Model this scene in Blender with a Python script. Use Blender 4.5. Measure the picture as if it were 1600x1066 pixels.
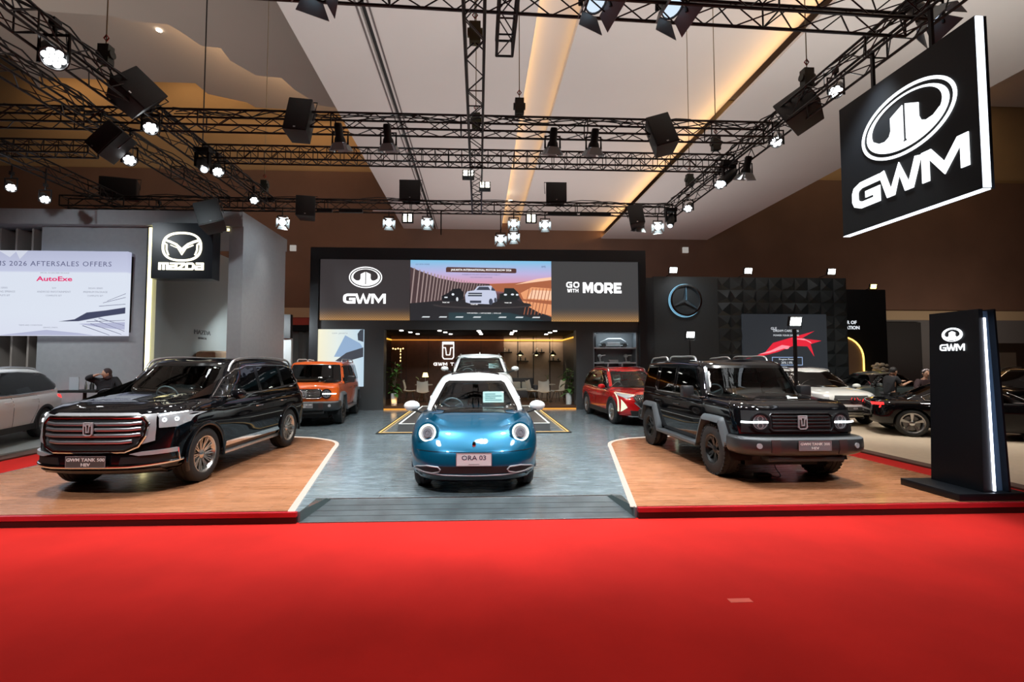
import bpy, bmesh, math, random
from mathutils import Vector, Matrix, geometry
from mathutils.bvhtree import BVHTree
R = math.radians
S = bpy.context.scene
COL = S.collection
for o in list(bpy.data.objects): bpy.data.objects.remove(o)

# ------------------------------------------------------------------ camera
cam = bpy.data.objects.new('camera', bpy.data.cameras.new('camera'))
COL.objects.link(cam)
cam.location = (0.1, 0, 1.88)
cam.rotation_euler = (R(90 + 2.667), 0, R(-2.507))
cam.data.sensor_width = 36
cam.data.lens = 730 / 1600 * 36
cam.data.shift_x = 20 / 1600
cam.data.clip_end = 300
S.camera = cam
# ------------------------------------------------------------------ world and exposure
W = bpy.data.worlds.new('world'); S.world = W; W.use_nodes = True
W.node_tree.nodes['Background'].inputs[0].default_value = (0.62, 0.72, 0.80, 1)
W.node_tree.nodes['Background'].inputs[1].default_value = 0.10
S.view_settings.view_transform = 'Standard'
S.view_settings.look = 'None'
S.view_settings.exposure = 0.0
S.view_settings.gamma = 1.0
S.view_settings.use_curve_mapping = False
try:
    S.cycles.use_denoising = True
    S.cycles.sample_clamp_indirect = 4.0
    S.cycles.max_bounces = 8
    S.cycles.transparent_max_bounces = 12
    S.cycles.caustics_reflective = False
    S.cycles.caustics_refractive = False
except Exception: pass

# ------------------------------------------------------------------ lights of the hall
def spot(loc, to, power, color=(1, 1, 1), size=60, blend=0.6, radius=0.12):
    l = bpy.data.lights.new('spot_light', 'SPOT'); l.energy = power; l.color = color
    l.spot_size = R(size); l.spot_blend = blend; l.shadow_soft_size = radius
    o = bpy.data.objects.new('spot_light', l); COL.objects.link(o); o.location = loc
    o.rotation_euler = (Vector(to) - Vector(loc)).to_track_quat('-Z', 'Y').to_euler()
    return o
def area(loc, to, power, sx, sy, color=(1, 1, 1)):
    l = bpy.data.lights.new('area_light', 'AREA'); l.energy = power; l.color = color
    l.shape = 'RECTANGLE'; l.size = sx; l.size_y = sy
    o = bpy.data.objects.new('area_light', l); COL.objects.link(o); o.location = loc
    o.rotation_euler = (Vector(to) - Vector(loc)).to_track_quat('-Z', 'Y').to_euler()
    return o
COOL = (0.86, 0.95, 1.0); NEUT = (1, 0.96, 0.9); WARM = (1, 0.55, 0.18)
# stage key lights hung from the trusses
for x, y, tx, ty, p, c in [
        (-5.6, 6.2, -4.9, 7.6, 800, NEUT), (-3.2, 6.2, -3.6, 7.0, 620, COOL),
        (5.6, 6.2, 4.9, 7.6, 800, NEUT), (3.2, 6.2, 3.6, 7.0, 620, COOL),
        (-1.2, 6.2, -1.0, 7.6, 1100, COOL), (1.4, 6.2, 1.0, 7.6, 1100, COOL),
        (-5.9, 10.0, -4.7, 9.6, 600, NEUT), (5.9, 10.0, 4.7, 9.6, 600, NEUT),
        (-1.7, 9.3, -1.6, 8.6, 520, COOL), (1.8, 9.3, 1.6, 8.6, 520, COOL),
        (-2.6, 9.3, -4.6, 13.0, 900, NEUT), (2.4, 9.3, 4.6, 13.0, 800, NEUT), (0.2, 9.3, .14, 13.8, 1300, COOL),
        (0.3, 11.9, .14, 14.6, 1000, COOL), (-5.6, 13.9, -5.0, 14.8, 350, NEUT), (5.5, 13.8, 5.0, 14.8, 350, NEUT)]:
    spot((x, y, 6.3), (tx, ty, 0.1), p, c, 78, 0.6)
# fill spots added out of view above the camera side, for the car fronts
for x, tx, p in [(-5.8, -4.9, 1250), (-2.2, -.3, 900), (2.4, .4, 900), (5.8, 4.8, 1250)]:
    spot((x, 1.8, 6.3), (tx, 6.6, .9), p, (.93, .97, 1), 42, .7)
# hall down-lights over the aisle in front of the stage
for x, y, p in [(-3.5, 3.9, 470), (0.4, 4.2, 640), (4.0, 3.9, 360), (-1, 0.2, 330)]:
    spot((x, y, 9.0), (x, y + 0.4, 0), p, (1, 0.95, 0.9), 75, 1.0, 0.4)
# ------------------------------------------------------------------ materials
MATS = {}
def mat(name, col, rough=0.5, metal=0.0, emit=None, es=0.0, coat=0.0, noise=0.0, nscale=8.0, bump=0.0, spec=0.5):
    if name in MATS: return MATS[name]
    m = bpy.data.materials.new(name); m.use_nodes = True; nt = m.node_tree
    b = nt.nodes['Principled BSDF']
    b.inputs['Base Color'].default_value = (*col, 1)
    b.inputs['Roughness'].default_value = rough
    b.inputs['Metallic'].default_value = metal
    b.inputs['Specular IOR Level'].default_value = spec
    b.inputs['Coat Weight'].default_value = coat
    b.inputs['Coat Roughness'].default_value = 0.03
    if emit:
        b.inputs['Emission Color'].default_value = (*emit, 1); b.inputs['Emission Strength'].default_value = es
    if noise or bump:
        tc = nt.nodes.new('ShaderNodeTexCoord'); nz = nt.nodes.new('ShaderNodeTexNoise')
        nz.inputs['Scale'].default_value = nscale; nz.inputs['Detail'].default_value = 5
        nt.links.new(tc.outputs['Object'], nz.inputs['Vector'])
        if noise:
            mp = nt.nodes.new('ShaderNodeMapRange')
            mp.inputs['From Min'].default_value = 0.3; mp.inputs['From Max'].default_value = 0.7
            mp.inputs['To Min'].default_value = 1 - noise; mp.inputs['To Max'].default_value = 1 + noise
            mx = nt.nodes.new('ShaderNodeVectorMath'); mx.operation = 'SCALE'
            mx.inputs[0].default_value = col
            nt.links.new(nz.outputs['Fac'], mp.inputs['Value']); nt.links.new(mp.outputs['Result'], mx.inputs['Scale'])
            nt.links.new(mx.outputs['Vector'], b.inputs['Base Color'])
        if bump:
            bp = nt.nodes.new('ShaderNodeBump'); bp.inputs['Strength'].default_value = bump
            bp.inputs['Distance'].default_value = 0.02
            nt.links.new(nz.outputs['Fac'], bp.inputs['Height']); nt.links.new(bp.outputs['Normal'], b.inputs['Normal'])
    MATS[name] = m
    return m
def plank_mat(name, c1, c2, pw, pl, rough, rot=0.0, coat=0.0, gap=(0.02, 0.02, 0.02), grain=0.35):
    m = bpy.data.materials.new(name); m.use_nodes = True; nt = m.node_tree; N = nt.nodes.new; Lk = nt.links.new
    b = nt.nodes['Principled BSDF']; b.inputs['Roughness'].default_value = rough
    b.inputs['Coat Weight'].default_value = coat; b.inputs['Coat Roughness'].default_value = 0.12
    tc = N('ShaderNodeTexCoord'); mp = N('ShaderNodeMapping'); mp.inputs['Rotation'].default_value = (0, 0, rot)
    Lk(tc.outputs['Object'], mp.inputs['Vector'])
    br = N('ShaderNodeTexBrick'); br.inputs['Scale'].default_value = 1
    br.inputs['Brick Width'].default_value = pl; br.inputs['Row Height'].default_value = pw
    br.inputs['Mortar Size'].default_value = 0.0025; br.inputs['Color1'].default_value = (*c1, 1)
    br.inputs['Color2'].default_value = (*c2, 1); br.inputs['Mortar'].default_value = (*gap, 1)
    Lk(mp.outputs['Vector'], br.inputs['Vector'])
    m2 = N('ShaderNodeMapping'); m2.inputs['Scale'].default_value = (1.2, 14, 1); Lk(mp.outputs['Vector'], m2.inputs['Vector'])
    nz = N('ShaderNodeTexNoise'); nz.inputs['Scale'].default_value = 2.5; nz.inputs['Detail'].default_value = 8
    Lk(m2.outputs['Vector'], nz.inputs['Vector'])
    mr = N('ShaderNodeMapRange'); mr.inputs['From Min'].default_value = 0.3; mr.inputs['From Max'].default_value = 0.7
    mr.inputs['To Min'].default_value = 1 - grain; mr.inputs['To Max'].default_value = 1 + grain
    Lk(nz.outputs['Fac'], mr.inputs['Value'])
    sc = N('ShaderNodeVectorMath'); sc.operation = 'SCALE'
    Lk(br.outputs['Color'], sc.inputs[0]); Lk(mr.outputs['Result'], sc.inputs['Scale']); Lk(sc.outputs['Vector'], b.inputs['Base Color'])
    mr2 = N('ShaderNodeMapRange'); mr2.inputs['To Min'].default_value = rough - .06; mr2.inputs['To Max'].default_value = rough + .1
    Lk(nz.outputs['Fac'], mr2.inputs['Value']); Lk(mr2.outputs['Result'], b.inputs['Roughness'])
    MATS[name] = m
    return m
def emat(name, col, s, grad=None):
    """light-giving surface"""
    if name in MATS: return MATS[name]
    m = mat(name, (0.02, 0.02, 0.02), 0.4, emit=col, es=s)
    if grad:
        nt = m.node_tree; N = nt.nodes.new
        tc = N('ShaderNodeTexCoord'); sp = N('ShaderNodeSeparateXYZ'); nt.links.new(tc.outputs['Object'], sp.inputs[0])
        axis, a, c, stops = grad
        mr = N('ShaderNodeMapRange'); mr.inputs['From Min'].default_value = a; mr.inputs['From Max'].default_value = c
        cr = N('ShaderNodeValToRGB'); el = cr.color_ramp.elements
        while len(el) < len(stops): el.new(0.5)
        for e, (p, cc) in zip(el, stops): e.position = p; e.color = (*cc, 1)
        nt.links.new(sp.outputs[axis], mr.inputs['Value']); nt.links.new(mr.outputs['Result'], cr.inputs['Fac'])
        nt.links.new(cr.outputs['Color'], nt.nodes['Principled BSDF'].inputs['Emission Color'])
    return m
def glass_mat(name, tint, refl=1.0):
    if name in MATS: return MATS[name]
    m = bpy.data.materials.new(name); m.use_nodes = True; nt = m.node_tree; nt.nodes.clear(); N = nt.nodes.new
    out = N('ShaderNodeOutputMaterial'); mx = N('ShaderNodeMixShader'); tr = N('ShaderNodeBsdfTransparent')
    gl = N('ShaderNodeBsdfGlossy'); fr = N('ShaderNodeFresnel'); fr.inputs['IOR'].default_value = 1.5
    tr.inputs['Color'].default_value = (*tint, 1); gl.inputs['Roughness'].default_value = 0.02
    gl.inputs['Color'].default_value = (refl, refl, refl, 1)
    nt.links.new(fr.outputs[0], mx.inputs[0]); nt.links.new(tr.outputs[0], mx.inputs[1]); nt.links.new(gl.outputs[0], mx.inputs[2])
    nt.links.new(mx.outputs[0], out.inputs['Surface'])
    MATS[name] = m
    return m
BLK = mat('black_paint_steel', (0.012, 0.012, 0.013), 0.45, 0.3)
BLKP = mat('black_plastic', (0.015, 0.016, 0.017), 0.5)
GRYP = mat('grey_plastic', (0.07, 0.075, 0.08), 0.5)
CHR = mat('chrome', (0.75, 0.76, 0.78), 0.08, 1.0)
ALU = mat('brushed_aluminium', (0.62, 0.63, 0.64), 0.28, 1.0, noise=0.1, nscale=30)
RUB = mat('tyre_rubber', (0.018, 0.018, 0.018), 0.75, bump=0.3, nscale=60)
WHT = emat('white_led', (1, 1, 1), 9.0)
WHTS = emat('white_sign_light', (0.93, 0.97, 1), 2.2)

# ------------------------------------------------------------------ mesh builder
class MB:
    def __init__(s): s.v = []; s.f = []
    def add(s, vs, fs):
        n = len(s.v); s.v += [tuple(v) for v in vs]; s.f += [tuple(i + n for i in f) for f in fs]; return s
    def box(s, x0, x1, y0, y1, z0, z1, M=None):
        vs = [Vector((x, y, z)) for x in (x0, x1) for y in (y0, y1) for z in (z0, z1)]
        if M is not None: vs = [M @ v for v in vs]
        return s.add(vs, [(0, 1, 3, 2), (4, 6, 7, 5), (0, 4, 5, 1), (2, 3, 7, 6), (0, 2, 6, 4), (1, 5, 7, 3)])
    def cyl(s, p0, p1, r0, r1=None, n=12, caps=True):
        if r1 is None: r1 = r0
        p0 = Vector(p0); p1 = Vector(p1); d = (p1 - p0).normalized()
        a = d.orthogonal().normalized(); b = d.cross(a)
        vs = []
        for p, r in ((p0, r0), (p1, r1)):
            for i in range(n):
                t = 2 * math.pi * i / n; vs.append(p + a * math.cos(t) * r + b * math.sin(t) * r)
        fs = [(i, (i + 1) % n, n + (i + 1) % n, n + i) for i in range(n)]
        if caps: fs += [tuple(range(n - 1, -1, -1)), tuple(range(n, 2 * n))]
        return s.add(vs, fs)
    def tube(s, pts, r, n=8, closed=False, caps=True, r2=None, up=None):
        """sweep; r may be a list; r2 = second semi-axis"""
        P = [Vector(p) for p in pts]; m = len(P); vs = []
        if m < 2: return s
        prev = None
        for i in range(m):
            if closed: d = P[(i + 1) % m] - P[i - 1]
            else: d = P[min(i + 1, m - 1)] - P[max(i - 1, 0)]
            if d.length < 1e-9: d = Vector((0, 0, 1))
            d.normalize()
            if up is not None:
                u = Vector(up[i]) if isinstance(up, list) else Vector(up)
                a = u - d * u.dot(d)
                if a.length < 1e-6: a = d.orthogonal()
                a.normalize()
            elif prev is None: a = d.orthogonal().normalized()
            else:
                a = prev - d * prev.dot(d)
                if a.length < 1e-6: a = d.orthogonal()
                a.normalize()
            prev = a; b = d.cross(a)
            rr = r[i] if isinstance(r, (list, tuple)) else r
            q = rr if r2 is None else r2
            for k in range(n):
                t = 2 * math.pi * (k + .5) / n; vs.append(P[i] + a * math.cos(t) * rr + b * math.sin(t) * q)
        fs = []
        for i in range(m if closed else m - 1):
            for k in range(n):
                j = (i + 1) % m; fs.append((i * n + k, i * n + (k + 1) % n, j * n + (k + 1) % n, j * n + k))
        if caps and not closed: fs += [tuple(range(n - 1, -1, -1)), tuple(range((m - 1) * n, m * n))]
        return s.add(vs, fs)
    def prism(s, poly, a, b, f):
        """poly 2D list extruded between depths a,b ; f(u,v,w)->xyz"""
        n = len(poly)
        vs = [f(u, v, a) for u, v in poly] + [f(u, v, b) for u, v in poly]
        tri = geometry.tessellate_polygon([[Vector((u, v, 0)) for u, v in poly]])
        fs = [tuple(t) for t in tri] + [tuple(n + i for i in reversed(t)) for t in tri]
        fs += [(i, (i + 1) % n, n + (i + 1) % n, n + i) for i in range(n)]
        return s.add(vs, fs)
    def lathe(s, prof, n=32, f=None, caps=False):
        """prof = [(r, h)] about local axis; f(x,y,h)->xyz"""
        f = f or (lambda x, y, h: (x, y, h)); vs = []
        for r, h in prof:
            for i in range(n):
                t = 2 * math.pi * i / n; vs.append(f(r * math.cos(t), r * math.sin(t), h))
        fs = []
        for j in range(len(prof) - 1):
            for i in range(n): fs.append((j * n + i, j * n + (i + 1) % n, (j + 1) * n + (i + 1) % n, (j + 1) * n + i))
        if caps: fs += [tuple(range(n - 1, -1, -1)), tuple(range((len(prof) - 1) * n, len(prof) * n))]
        return s.add(vs, fs)
    def ellipsoid(s, c, rx, ry, rz, n=16, m=10, M=None):
        vs = []; c = Vector(c)
        for j in range(m + 1):
            p = math.pi * j / m
            for i in range(n):
                t = 2 * math.pi * i / n
                v = Vector((rx * math.sin(p) * math.cos(t), ry * math.sin(p) * math.sin(t), rz * math.cos(p)))
                if M is not None: v = M @ v
                vs.append(c + v)
        fs = [(j * n + i, (j + 1) * n + i, (j + 1) * n + (i + 1) % n, j * n + (i + 1) % n) for j in range(m) for i in range(n)]
        return s.add(vs, fs)
    def join(s, other, M=None):
        return s.add([(M @ Vector(v)) if M is not None else v for v in other.v], other.f)
    def build(s, name, m, parent=None, ang=35, weld=True, bevel=0):
        me = bpy.data.meshes.new(name); me.from_pydata(s.v, [], s.f)
        if weld:
            bm = bmesh.new(); bm.from_mesh(me); bmesh.ops.remove_doubles(bm, verts=bm.verts, dist=0.0002)
            bmesh.ops.recalc_face_normals(bm, faces=bm.faces)
            if bevel:
                es = [e for e in bm.edges if len(e.link_faces) == 2 and e.calc_face_angle(0) > 0.6]
                bmesh.ops.bevel(bm, geom=es, offset=bevel, segments=2, affect='EDGES', profile=0.5)
            bm.to_mesh(me); bm.free()
        me.materials.append(m)
        me.polygons.foreach_set('use_smooth', [True] * len(me.polygons))
        try: me.set_sharp_from_angle(angle=R(ang))
        except Exception: pass
        o = bpy.data.objects.new(name, me); COL.objects.link(o)
        if parent is not None: o.parent = parent
        return o
def tag(o, label=None, cat=None, group=None, kind=None):
    if label: o['label'] = label
    if cat: o['category'] = cat
    if group: o['group'] = group
    if kind: o['kind'] = kind
    return o
def thing(name, label, cat, loc=(0, 0, 0), rz=0, group=None):
    o = bpy.data.objects.new(name, None); COL.objects.link(o); o.location = loc; o.rotation_euler = (0, 0, rz)
    o.empty_display_size = 0.2
    return tag(o, label, cat, group)
def struct(o): o['kind'] = 'structure'; return o
def kids(o): return [c for c in bpy.data.objects if c.parent == o]
def copy_tree(o, label=None, parent=None, **k):
    ch = kids(o); c = o.copy(); COL.objects.link(c)
    if parent is not None: c.parent = parent
    if label: c['label'] = label
    for q in ch: copy_tree(q, None, c)
    return c
XZ = lambda y0: (lambda u, v, w: (u, y0 + w, v))
def strokepoly(pts, w, closed=False):
    """mitred outline of a polyline; for closed returns (outer, inner)"""
    n = len(pts); L = []; Rr = []
    for i in range(n):
        p = Vector(pts[i])
        if closed or 0 < i < n - 1:
            a = (p - Vector(pts[i - 1])).normalized(); b = (Vector(pts[(i + 1) % n]) - p).normalized()
            na = Vector((-a.y, a.x)); nb = Vector((-b.y, b.x)); m = na + nb
            if m.length < 1e-5: m = na
            m.normalize(); k = min(1 / max(m.dot(na), 0.35), 2.2); off = m * (w / 2 * k)
        else:
            d = (Vector(pts[1]) - p) if i == 0 else (p - Vector(pts[i - 1])); d.normalize(); off = Vector((-d.y, d.x)) * w / 2
        L.append(tuple(p + off)); Rr.append(tuple(p - off))
    if closed: return L, Rr
    return L + Rr[::-1]
def stroke(mb, pts, w, a, b, f, closed=False):
    """thick line as quads so that any shape works"""
    n = len(pts)
    if closed: Lp, Rp = strokepoly(pts, w, True)
    else:
        o = strokepoly(pts, w); Lp, Rp = o[:n], o[n:][::-1]
    for i in range(n if closed else n - 1):
        j = (i + 1) % n; q = [Lp[i], Lp[j], Rp[j], Rp[i]]
        vs = [f(u, v, a) for u, v in q] + [f(u, v, b) for u, v in q]
        fs = [(0, 1, 2, 3), (7, 6, 5, 4), (0, 4, 5, 1), (2, 6, 7, 3)]
        if not closed and i == 0: fs.append((3, 7, 4, 0))
        if not closed and i == n - 2: fs.append((1, 5, 6, 2))
        mb.add(vs, fs)
def ell(cx, cy, rx, ry, n=40, a0=0, a1=360, close=False):
    k = n if not close else n
    return [(cx + rx * math.cos(R(a0 + (a1 - a0) * i / (n if a1 - a0 == 360 else n - 1))), cy + ry * math.sin(R(a0 + (a1 - a0) * i / (n if a1 - a0 == 360 else n - 1)))) for i in range(n)]
def text(body, size, M, m, name='lettering', parent=None, ext=0.004, bold=0.0, align='CENTER', sx=1.0, spacing=1.0):
    cu = bpy.data.curves.new(name, 'FONT'); cu.body = body; cu.size = size; cu.extrude = ext; cu.offset = bold
    cu.align_x = align; cu.align_y = 'CENTER'; cu.resolution_u = 2; cu.space_character = spacing
    o = bpy.data.objects.new(name, cu); COL.objects.link(o)
    dg = bpy.context.evaluated_depsgraph_get(); me = bpy.data.meshes.new_from_object(o.evaluated_get(dg))
    bpy.data.objects.remove(o); me.transform(M @ Matrix.Diagonal((sx, 1, 1, 1))); me.materials.clear(); me.materials.append(m); me.name = name
    r = bpy.data.objects.new(name, me); COL.objects.link(r)
    if parent is not None: r.parent = parent
    return r
def frame(origin, right, up):
    """matrix: x->right, y->up, z->normal toward viewer"""
    r = Vector(right).normalized(); u = Vector(up).normalized(); n = r.cross(u)
    M = Matrix.Identity(4)
    for i in range(3): M[i][0] = r[i]; M[i][1] = u[i]; M[i][2] = n[i]; M[i][3] = origin[i]
    return M
FRONT = lambda x, y, z: frame((x, y, z), (1, 0, 0), (0, 0, 1))   # faces -y

def smooth2(pts, n=6):
    out = []
    for i in range(len(pts) - 1):
        p0 = pts[max(i - 1, 0)]; p1 = pts[i]; p2 = pts[i + 1]; p3 = pts[min(i + 2, len(pts) - 1)]
        for k in range(n):
            t = k / n
            out.append(tuple(0.5 * (2 * b + (c - a) * t + (2 * a - 5 * b + 4 * c - d) * t * t + (3 * b - a - 3 * c + d) * t ** 3) for a, b, c, d in zip(p0, p1, p2, p3)))
    return out + [pts[-1]]
# logo shapes ---------------------------------------------------------------
def gwm_emblem(mb, s, f, t=0.01):
    """oval emblem, s = half width"""
    def pr(poly): mb.prism([(u * s, v * s) for u, v in poly], 0, t, f)
    stroke(mb, [(u * s, v * s) for u, v in ell(0, 0, .975, .63, 56)], .055 * s, 0, t, f, True)
    # crescent: thick inner ring, heavier at the foot, merging with two towers
    o = ell(0, 0, .87, .53, 56)
    i_ = ell(0, .045, .755, .455, 56)
    n = 56
    for k in range(n):
        j = (k + 1) % n; q = [(a * s, b * s) for a, b in (o[k], o[j], i_[j], i_[k])]
        vs = [f(u, v, 0) for u, v in q] + [f(u, v, t) for u, v in q]
        mb.add(vs, [(0, 1, 2, 3), (7, 6, 5, 4), (0, 4, 5, 1), (2, 6, 7, 3)])
    for g in (1, -1):
        pr([(g * u, v) for u, v in [(.03, .33), (.30, .20), (.30, -.06), (.34, -.16), (.44, -.21), (.58, -.19), (.70, -.10), (.74, -.2), (.6, -.38), (.42, -.45), (.2, -.48), (.08, -.46), (.03, -.36)]])
def gwm_letters(mb, s, f, t=0.01, k=1.0):
    """s = letter height; centred"""
    o = -1.86
    def st(p, w=.24): stroke(mb, [((o + u) * s, (v - .5) * s) for u, v in p], w * s * k, 0, t, f)
    st([(1.06, .88), (.36, .88), (.17, .78), (.12, .64), (.12, .36), (.17, .22), (.36, .12), (.94, .12), (.94, .46), (.52, .46)])
    o += 1.10
    st([(.02, 1), (.27, .10), (.38, .10), (.62, .86), (.86, .10), (.97, .10), (1.22, 1)], .20)
    o += 1.32
    st([(.1, 0), (.1, .90), (.21, .90), (.62, .22), (1.03, .90), (1.14, .90), (1.14, 0)], .21)
STROKES = {'G': ([(1, .87), (.3, .87), (.12, .7), (.12, .3), (.3, .13), (.9, .13), (.9, .5), (.55, .5)], 1.1), 'O': ([(.3, .12), (.1, .3), (.1, .7), (.3, .88), (.7, .88), (.9, .7), (.9, .3), (.7, .12), (.29, .12)], 1.08),
    'W': ([(.06, 1), (.25, .1), (.35, .1), (.55, .85), (.75, .1), (.85, .1), (1.04, 1)], 1.16), 'I': ([(.12, 0), (.12, 1)], .32), 'T': ([(.0, .88), (.9, .88)], 0), 't': ([(.45, .88), (.45, 0)], .98), 'H': ([(.1, 0), (.1, 1)], 0), 'h': ([(.1, .5), (.8, .5)], 0), 'j': ([(.8, 0), (.8, 1)], 1.0),
    'M': ([(.1, 0), (.1, .9), (.2, .9), (.55, .3), (.9, .9), (1.0, .9), (1.0, 0)], 1.2), 'R': ([(.1, 0), (.1, .88), (.65, .88), (.82, .75), (.82, .55), (.65, .42), (.1, .42)], 0), 'r': ([(.5, .42), (.84, 0)], 1.0), 'E': ([(.85, .88), (.1, .88), (.1, .12), (.85, .12)], 0), 'e': ([(.1, .5), (.75, .5)], .96),
    'A': ([(.05, 0), (.4, .9), (.55, .9), (.9, 0)], 0), 'a': ([(.25, .3), (.7, .3)], 1.0), 'N': ([(.1, 0), (.1, .9), (.2, .9), (.75, .1), (.85, .1), (.85, 1)], 1.0), 'K': ([(.1, 0), (.1, 1)], 0), 'k': ([(.85, 1), (.25, .5), (.9, 0)], 1.0), ' ': ([], .45)}
def heavy(mb, txt, h, w, f, t=.01, sx=1.0, gap=.12):
    """bold stroke lettering centred on the origin"""
    txt = txt.replace('T', 'Tt').replace('H', 'Hhj').replace('R', 'Rr').replace('E', 'Ee').replace('A', 'Aa').replace('K', 'Kk')
    tot = sum(STROKES[c][1] + (gap if STROKES[c][1] else 0) for c in txt) - gap; o = -tot / 2
    for c in txt:
        P, adv = STROKES[c]
        if P: stroke(mb, [((o + u) * h * sx, (v - .5) * h) for u, v in P], w * h, 0, t, f)
        o += adv + (gap if adv else 0)
# ------------------------------------------------------------------ floors and stage
def pix(x, y): return (x, y)
carpet = mat('red_carpet', (0.50, 0.016, 0.012), 0.92, noise=0.10, nscale=1.3, bump=0.12, spec=0.15)
fl = struct(MB().box(-70, 70, -14, 60, -0.3, 0).build('floor', carpet)); tag(fl, 'red exhibition carpet covering the hall floor', 'floor')
# carpet crease mark
tag(MB().box(2.08, 2.26, 3.67, 3.73, -0.001, 0.003).build('carpet_tape', mat('tape', (0.8, 0.12, 0.08), 0.6)), 'small pale strip of tape stuck on the red carpet', 'tape')
dark = plank_mat('dark_planks', (0.16, 0.20, 0.22), (0.19, 0.235, 0.255), 0.22, 2.4, 0.24, coat=0.5)
wood = plank_mat('warm_planks', (0.40, 0.165, 0.075), (0.50, 0.22, 0.11), 0.18, 1.6, 0.26, coat=0.3, gap=(0.2, 0.1, 0.06), grain=0.15)
XL, XR, Y0, Y1 = -7.5, 7.12, 5.7, 17.6
mb = MB(); mb.prism([(XL, Y0), (-2.0, Y0), (-2.0, 6.22), (2.0, 6.22), (2.0, Y0), (XR, Y0), (XR, Y1), (6.5, Y1), (6.5, 22.1), (-5.85, 22.1), (-5.85, Y1), (XL, Y1)], 0.0, 0.12, lambda u, v, w: (u, v, w))
st = mb.build('stage_platform', dark); tag(st, 'low stage platform with glossy dark plank top', 'stage')
rp = MB(); rp.add([(-2.0, 6.22, .12), (2.0, 6.22, .12), (2.0, 5.68, 0.0), (-2.0, 5.68, 0.0), (-2.0, 6.22, 0), (2.0, 6.22, 0)], [(0, 3, 2, 1), (0, 1, 5, 4), (3, 4, 5, 2), (0, 4, 3), (1, 2, 5)])
ramp = rp.build('ramp', mat('ramp_sheet', (0.08, 0.095, 0.10), 0.16, coat=0.6, noise=0.3, nscale=3)); tag(ramp, 'glossy dark entry ramp between the two wood floors', 'ramp')
for yy, zz in ((6.06, .0845), (5.94, .058), (5.82, .031)):
    MB().box(-1.98, 1.98, yy - .004, yy + .004, zz, zz + .004).build('groove_strip', mat('groove', (0.1, 0.11, 0.12), 0.3), ramp)
for a, b in (((-2.0, 6.22, .123), (2.0, 6.22, .123)), ((-2.0, 5.67, .004), (2.0, 5.67, .004))):
    MB().tube([a, b], .008, 6).build('metal_edge', ALU, ramp)
for s in (-1, 1): # angled cheeks of the ramp
    MB().add([(s * 2.0, 5.69, .13), (s * 1.86, 6.2, .135), (s * 1.86, 6.26, .122), (s * 2.0, 6.26, .12), (s * 2.0, 5.69, .0), (s * 1.8, 6.2, .12)], [(0, 1, 2, 3), (0, 4, 5, 1)]).build('side_cheek', mat('cheek', (.06, .08, .08), .2, coat=.5), ramp)
def arcp(cx, cy, r, a0, a1, n=8): return [(cx + r * math.cos(R(a0 + (a1 - a0) * i / n)), cy + r * math.sin(R(a0 + (a1 - a0) * i / n))) for i in range(n + 1)]
def wood_floor(edge, outer, label):
    """edge: polyline front->back along the inner border"""
    t = thing('wood_floor', label, 'floor', group='lit wood display floors')
    MB().prism(edge + outer, .1205, .132, lambda u, v, w: (u, v, w)).build('planks', wood, t)
    m = MB(); stroke(m, edge, .075, .1215, .136, lambda u, v, w: (u, v, w)); m.build('led_edge', emat('led_edge', (1, .86, .74), 1.0), t)
    return t
eL = [(-2.11, 5.71), (-2.85, 9.75)] + smooth2([(-2.88, 9.95), (-2.98, 10.4), (-3.25, 10.8), (-3.8, 11.2)], 4) + [(-5.3, 11.62), (-7.3, 12.0)]
eR = [(1.99, 5.71), (2.85, 9.72)] + smooth2([(2.88, 9.9), (2.98, 10.2), (3.2, 10.5), (3.6, 10.8)], 4) + [(4.4, 11.02), (7.1, 11.3)]
wood_floor(eL, [(XL + .02, 5.71)], 'curved wood display floor with glowing edge under the left black suv')
wood_floor(eR, [(XR - .02, 5.71)], 'curved wood display floor with glowing edge under the right black suv')
redtrim = mat('red_trim', (0.5, 0.02, 0.03), 0.25, coat=.4)
fas = mat('fascia_black', (0.012, 0.008, 0.008), 0.3)
for a, b, nm in ((XL, -2.03, 'left'), (2.03, XR, 'right')):
    t = thing('stage_fascia', 'low %s stage front edge with red strip above a black band' % nm, 'stage edge', group='stage front edges')
    MB().box(a, b, 5.655, 5.698, 0.0, .075).build('kick_band', fas, t)
    MB().box(a, b, 5.645, 5.70, .076, .128).build('red_strip', redtrim, t)
# side aisles and neighbours' floors
brown = mat('brown_trim', (0.10, 0.045, 0.03), 0.6)
struct(MB().box(-9.4, -9.0, 5.7, 24, 0.0, .03).build('trim_1', brown)); struct(MB().box(8.1, 8.36, 5.0, 24, 0.0, .03).build('trim_2', brown))
tag(MB().box(-30, -9.4, 5.7, 24, .0, .06).build('pale_floor', mat('pale_floor', (0.42, 0.44, 0.43), 0.35, noise=.06)), 'pale grey raised floor under the white suv on the left', 'floor')
tag(MB().box(8.36, 40, 5.0, 30, .0, .02).build('beige_floor', mat('beige_floor', (0.62, 0.50, 0.37), 0.45, noise=.05)), 'beige carpet floor of the stand on the right', 'floor')

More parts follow.
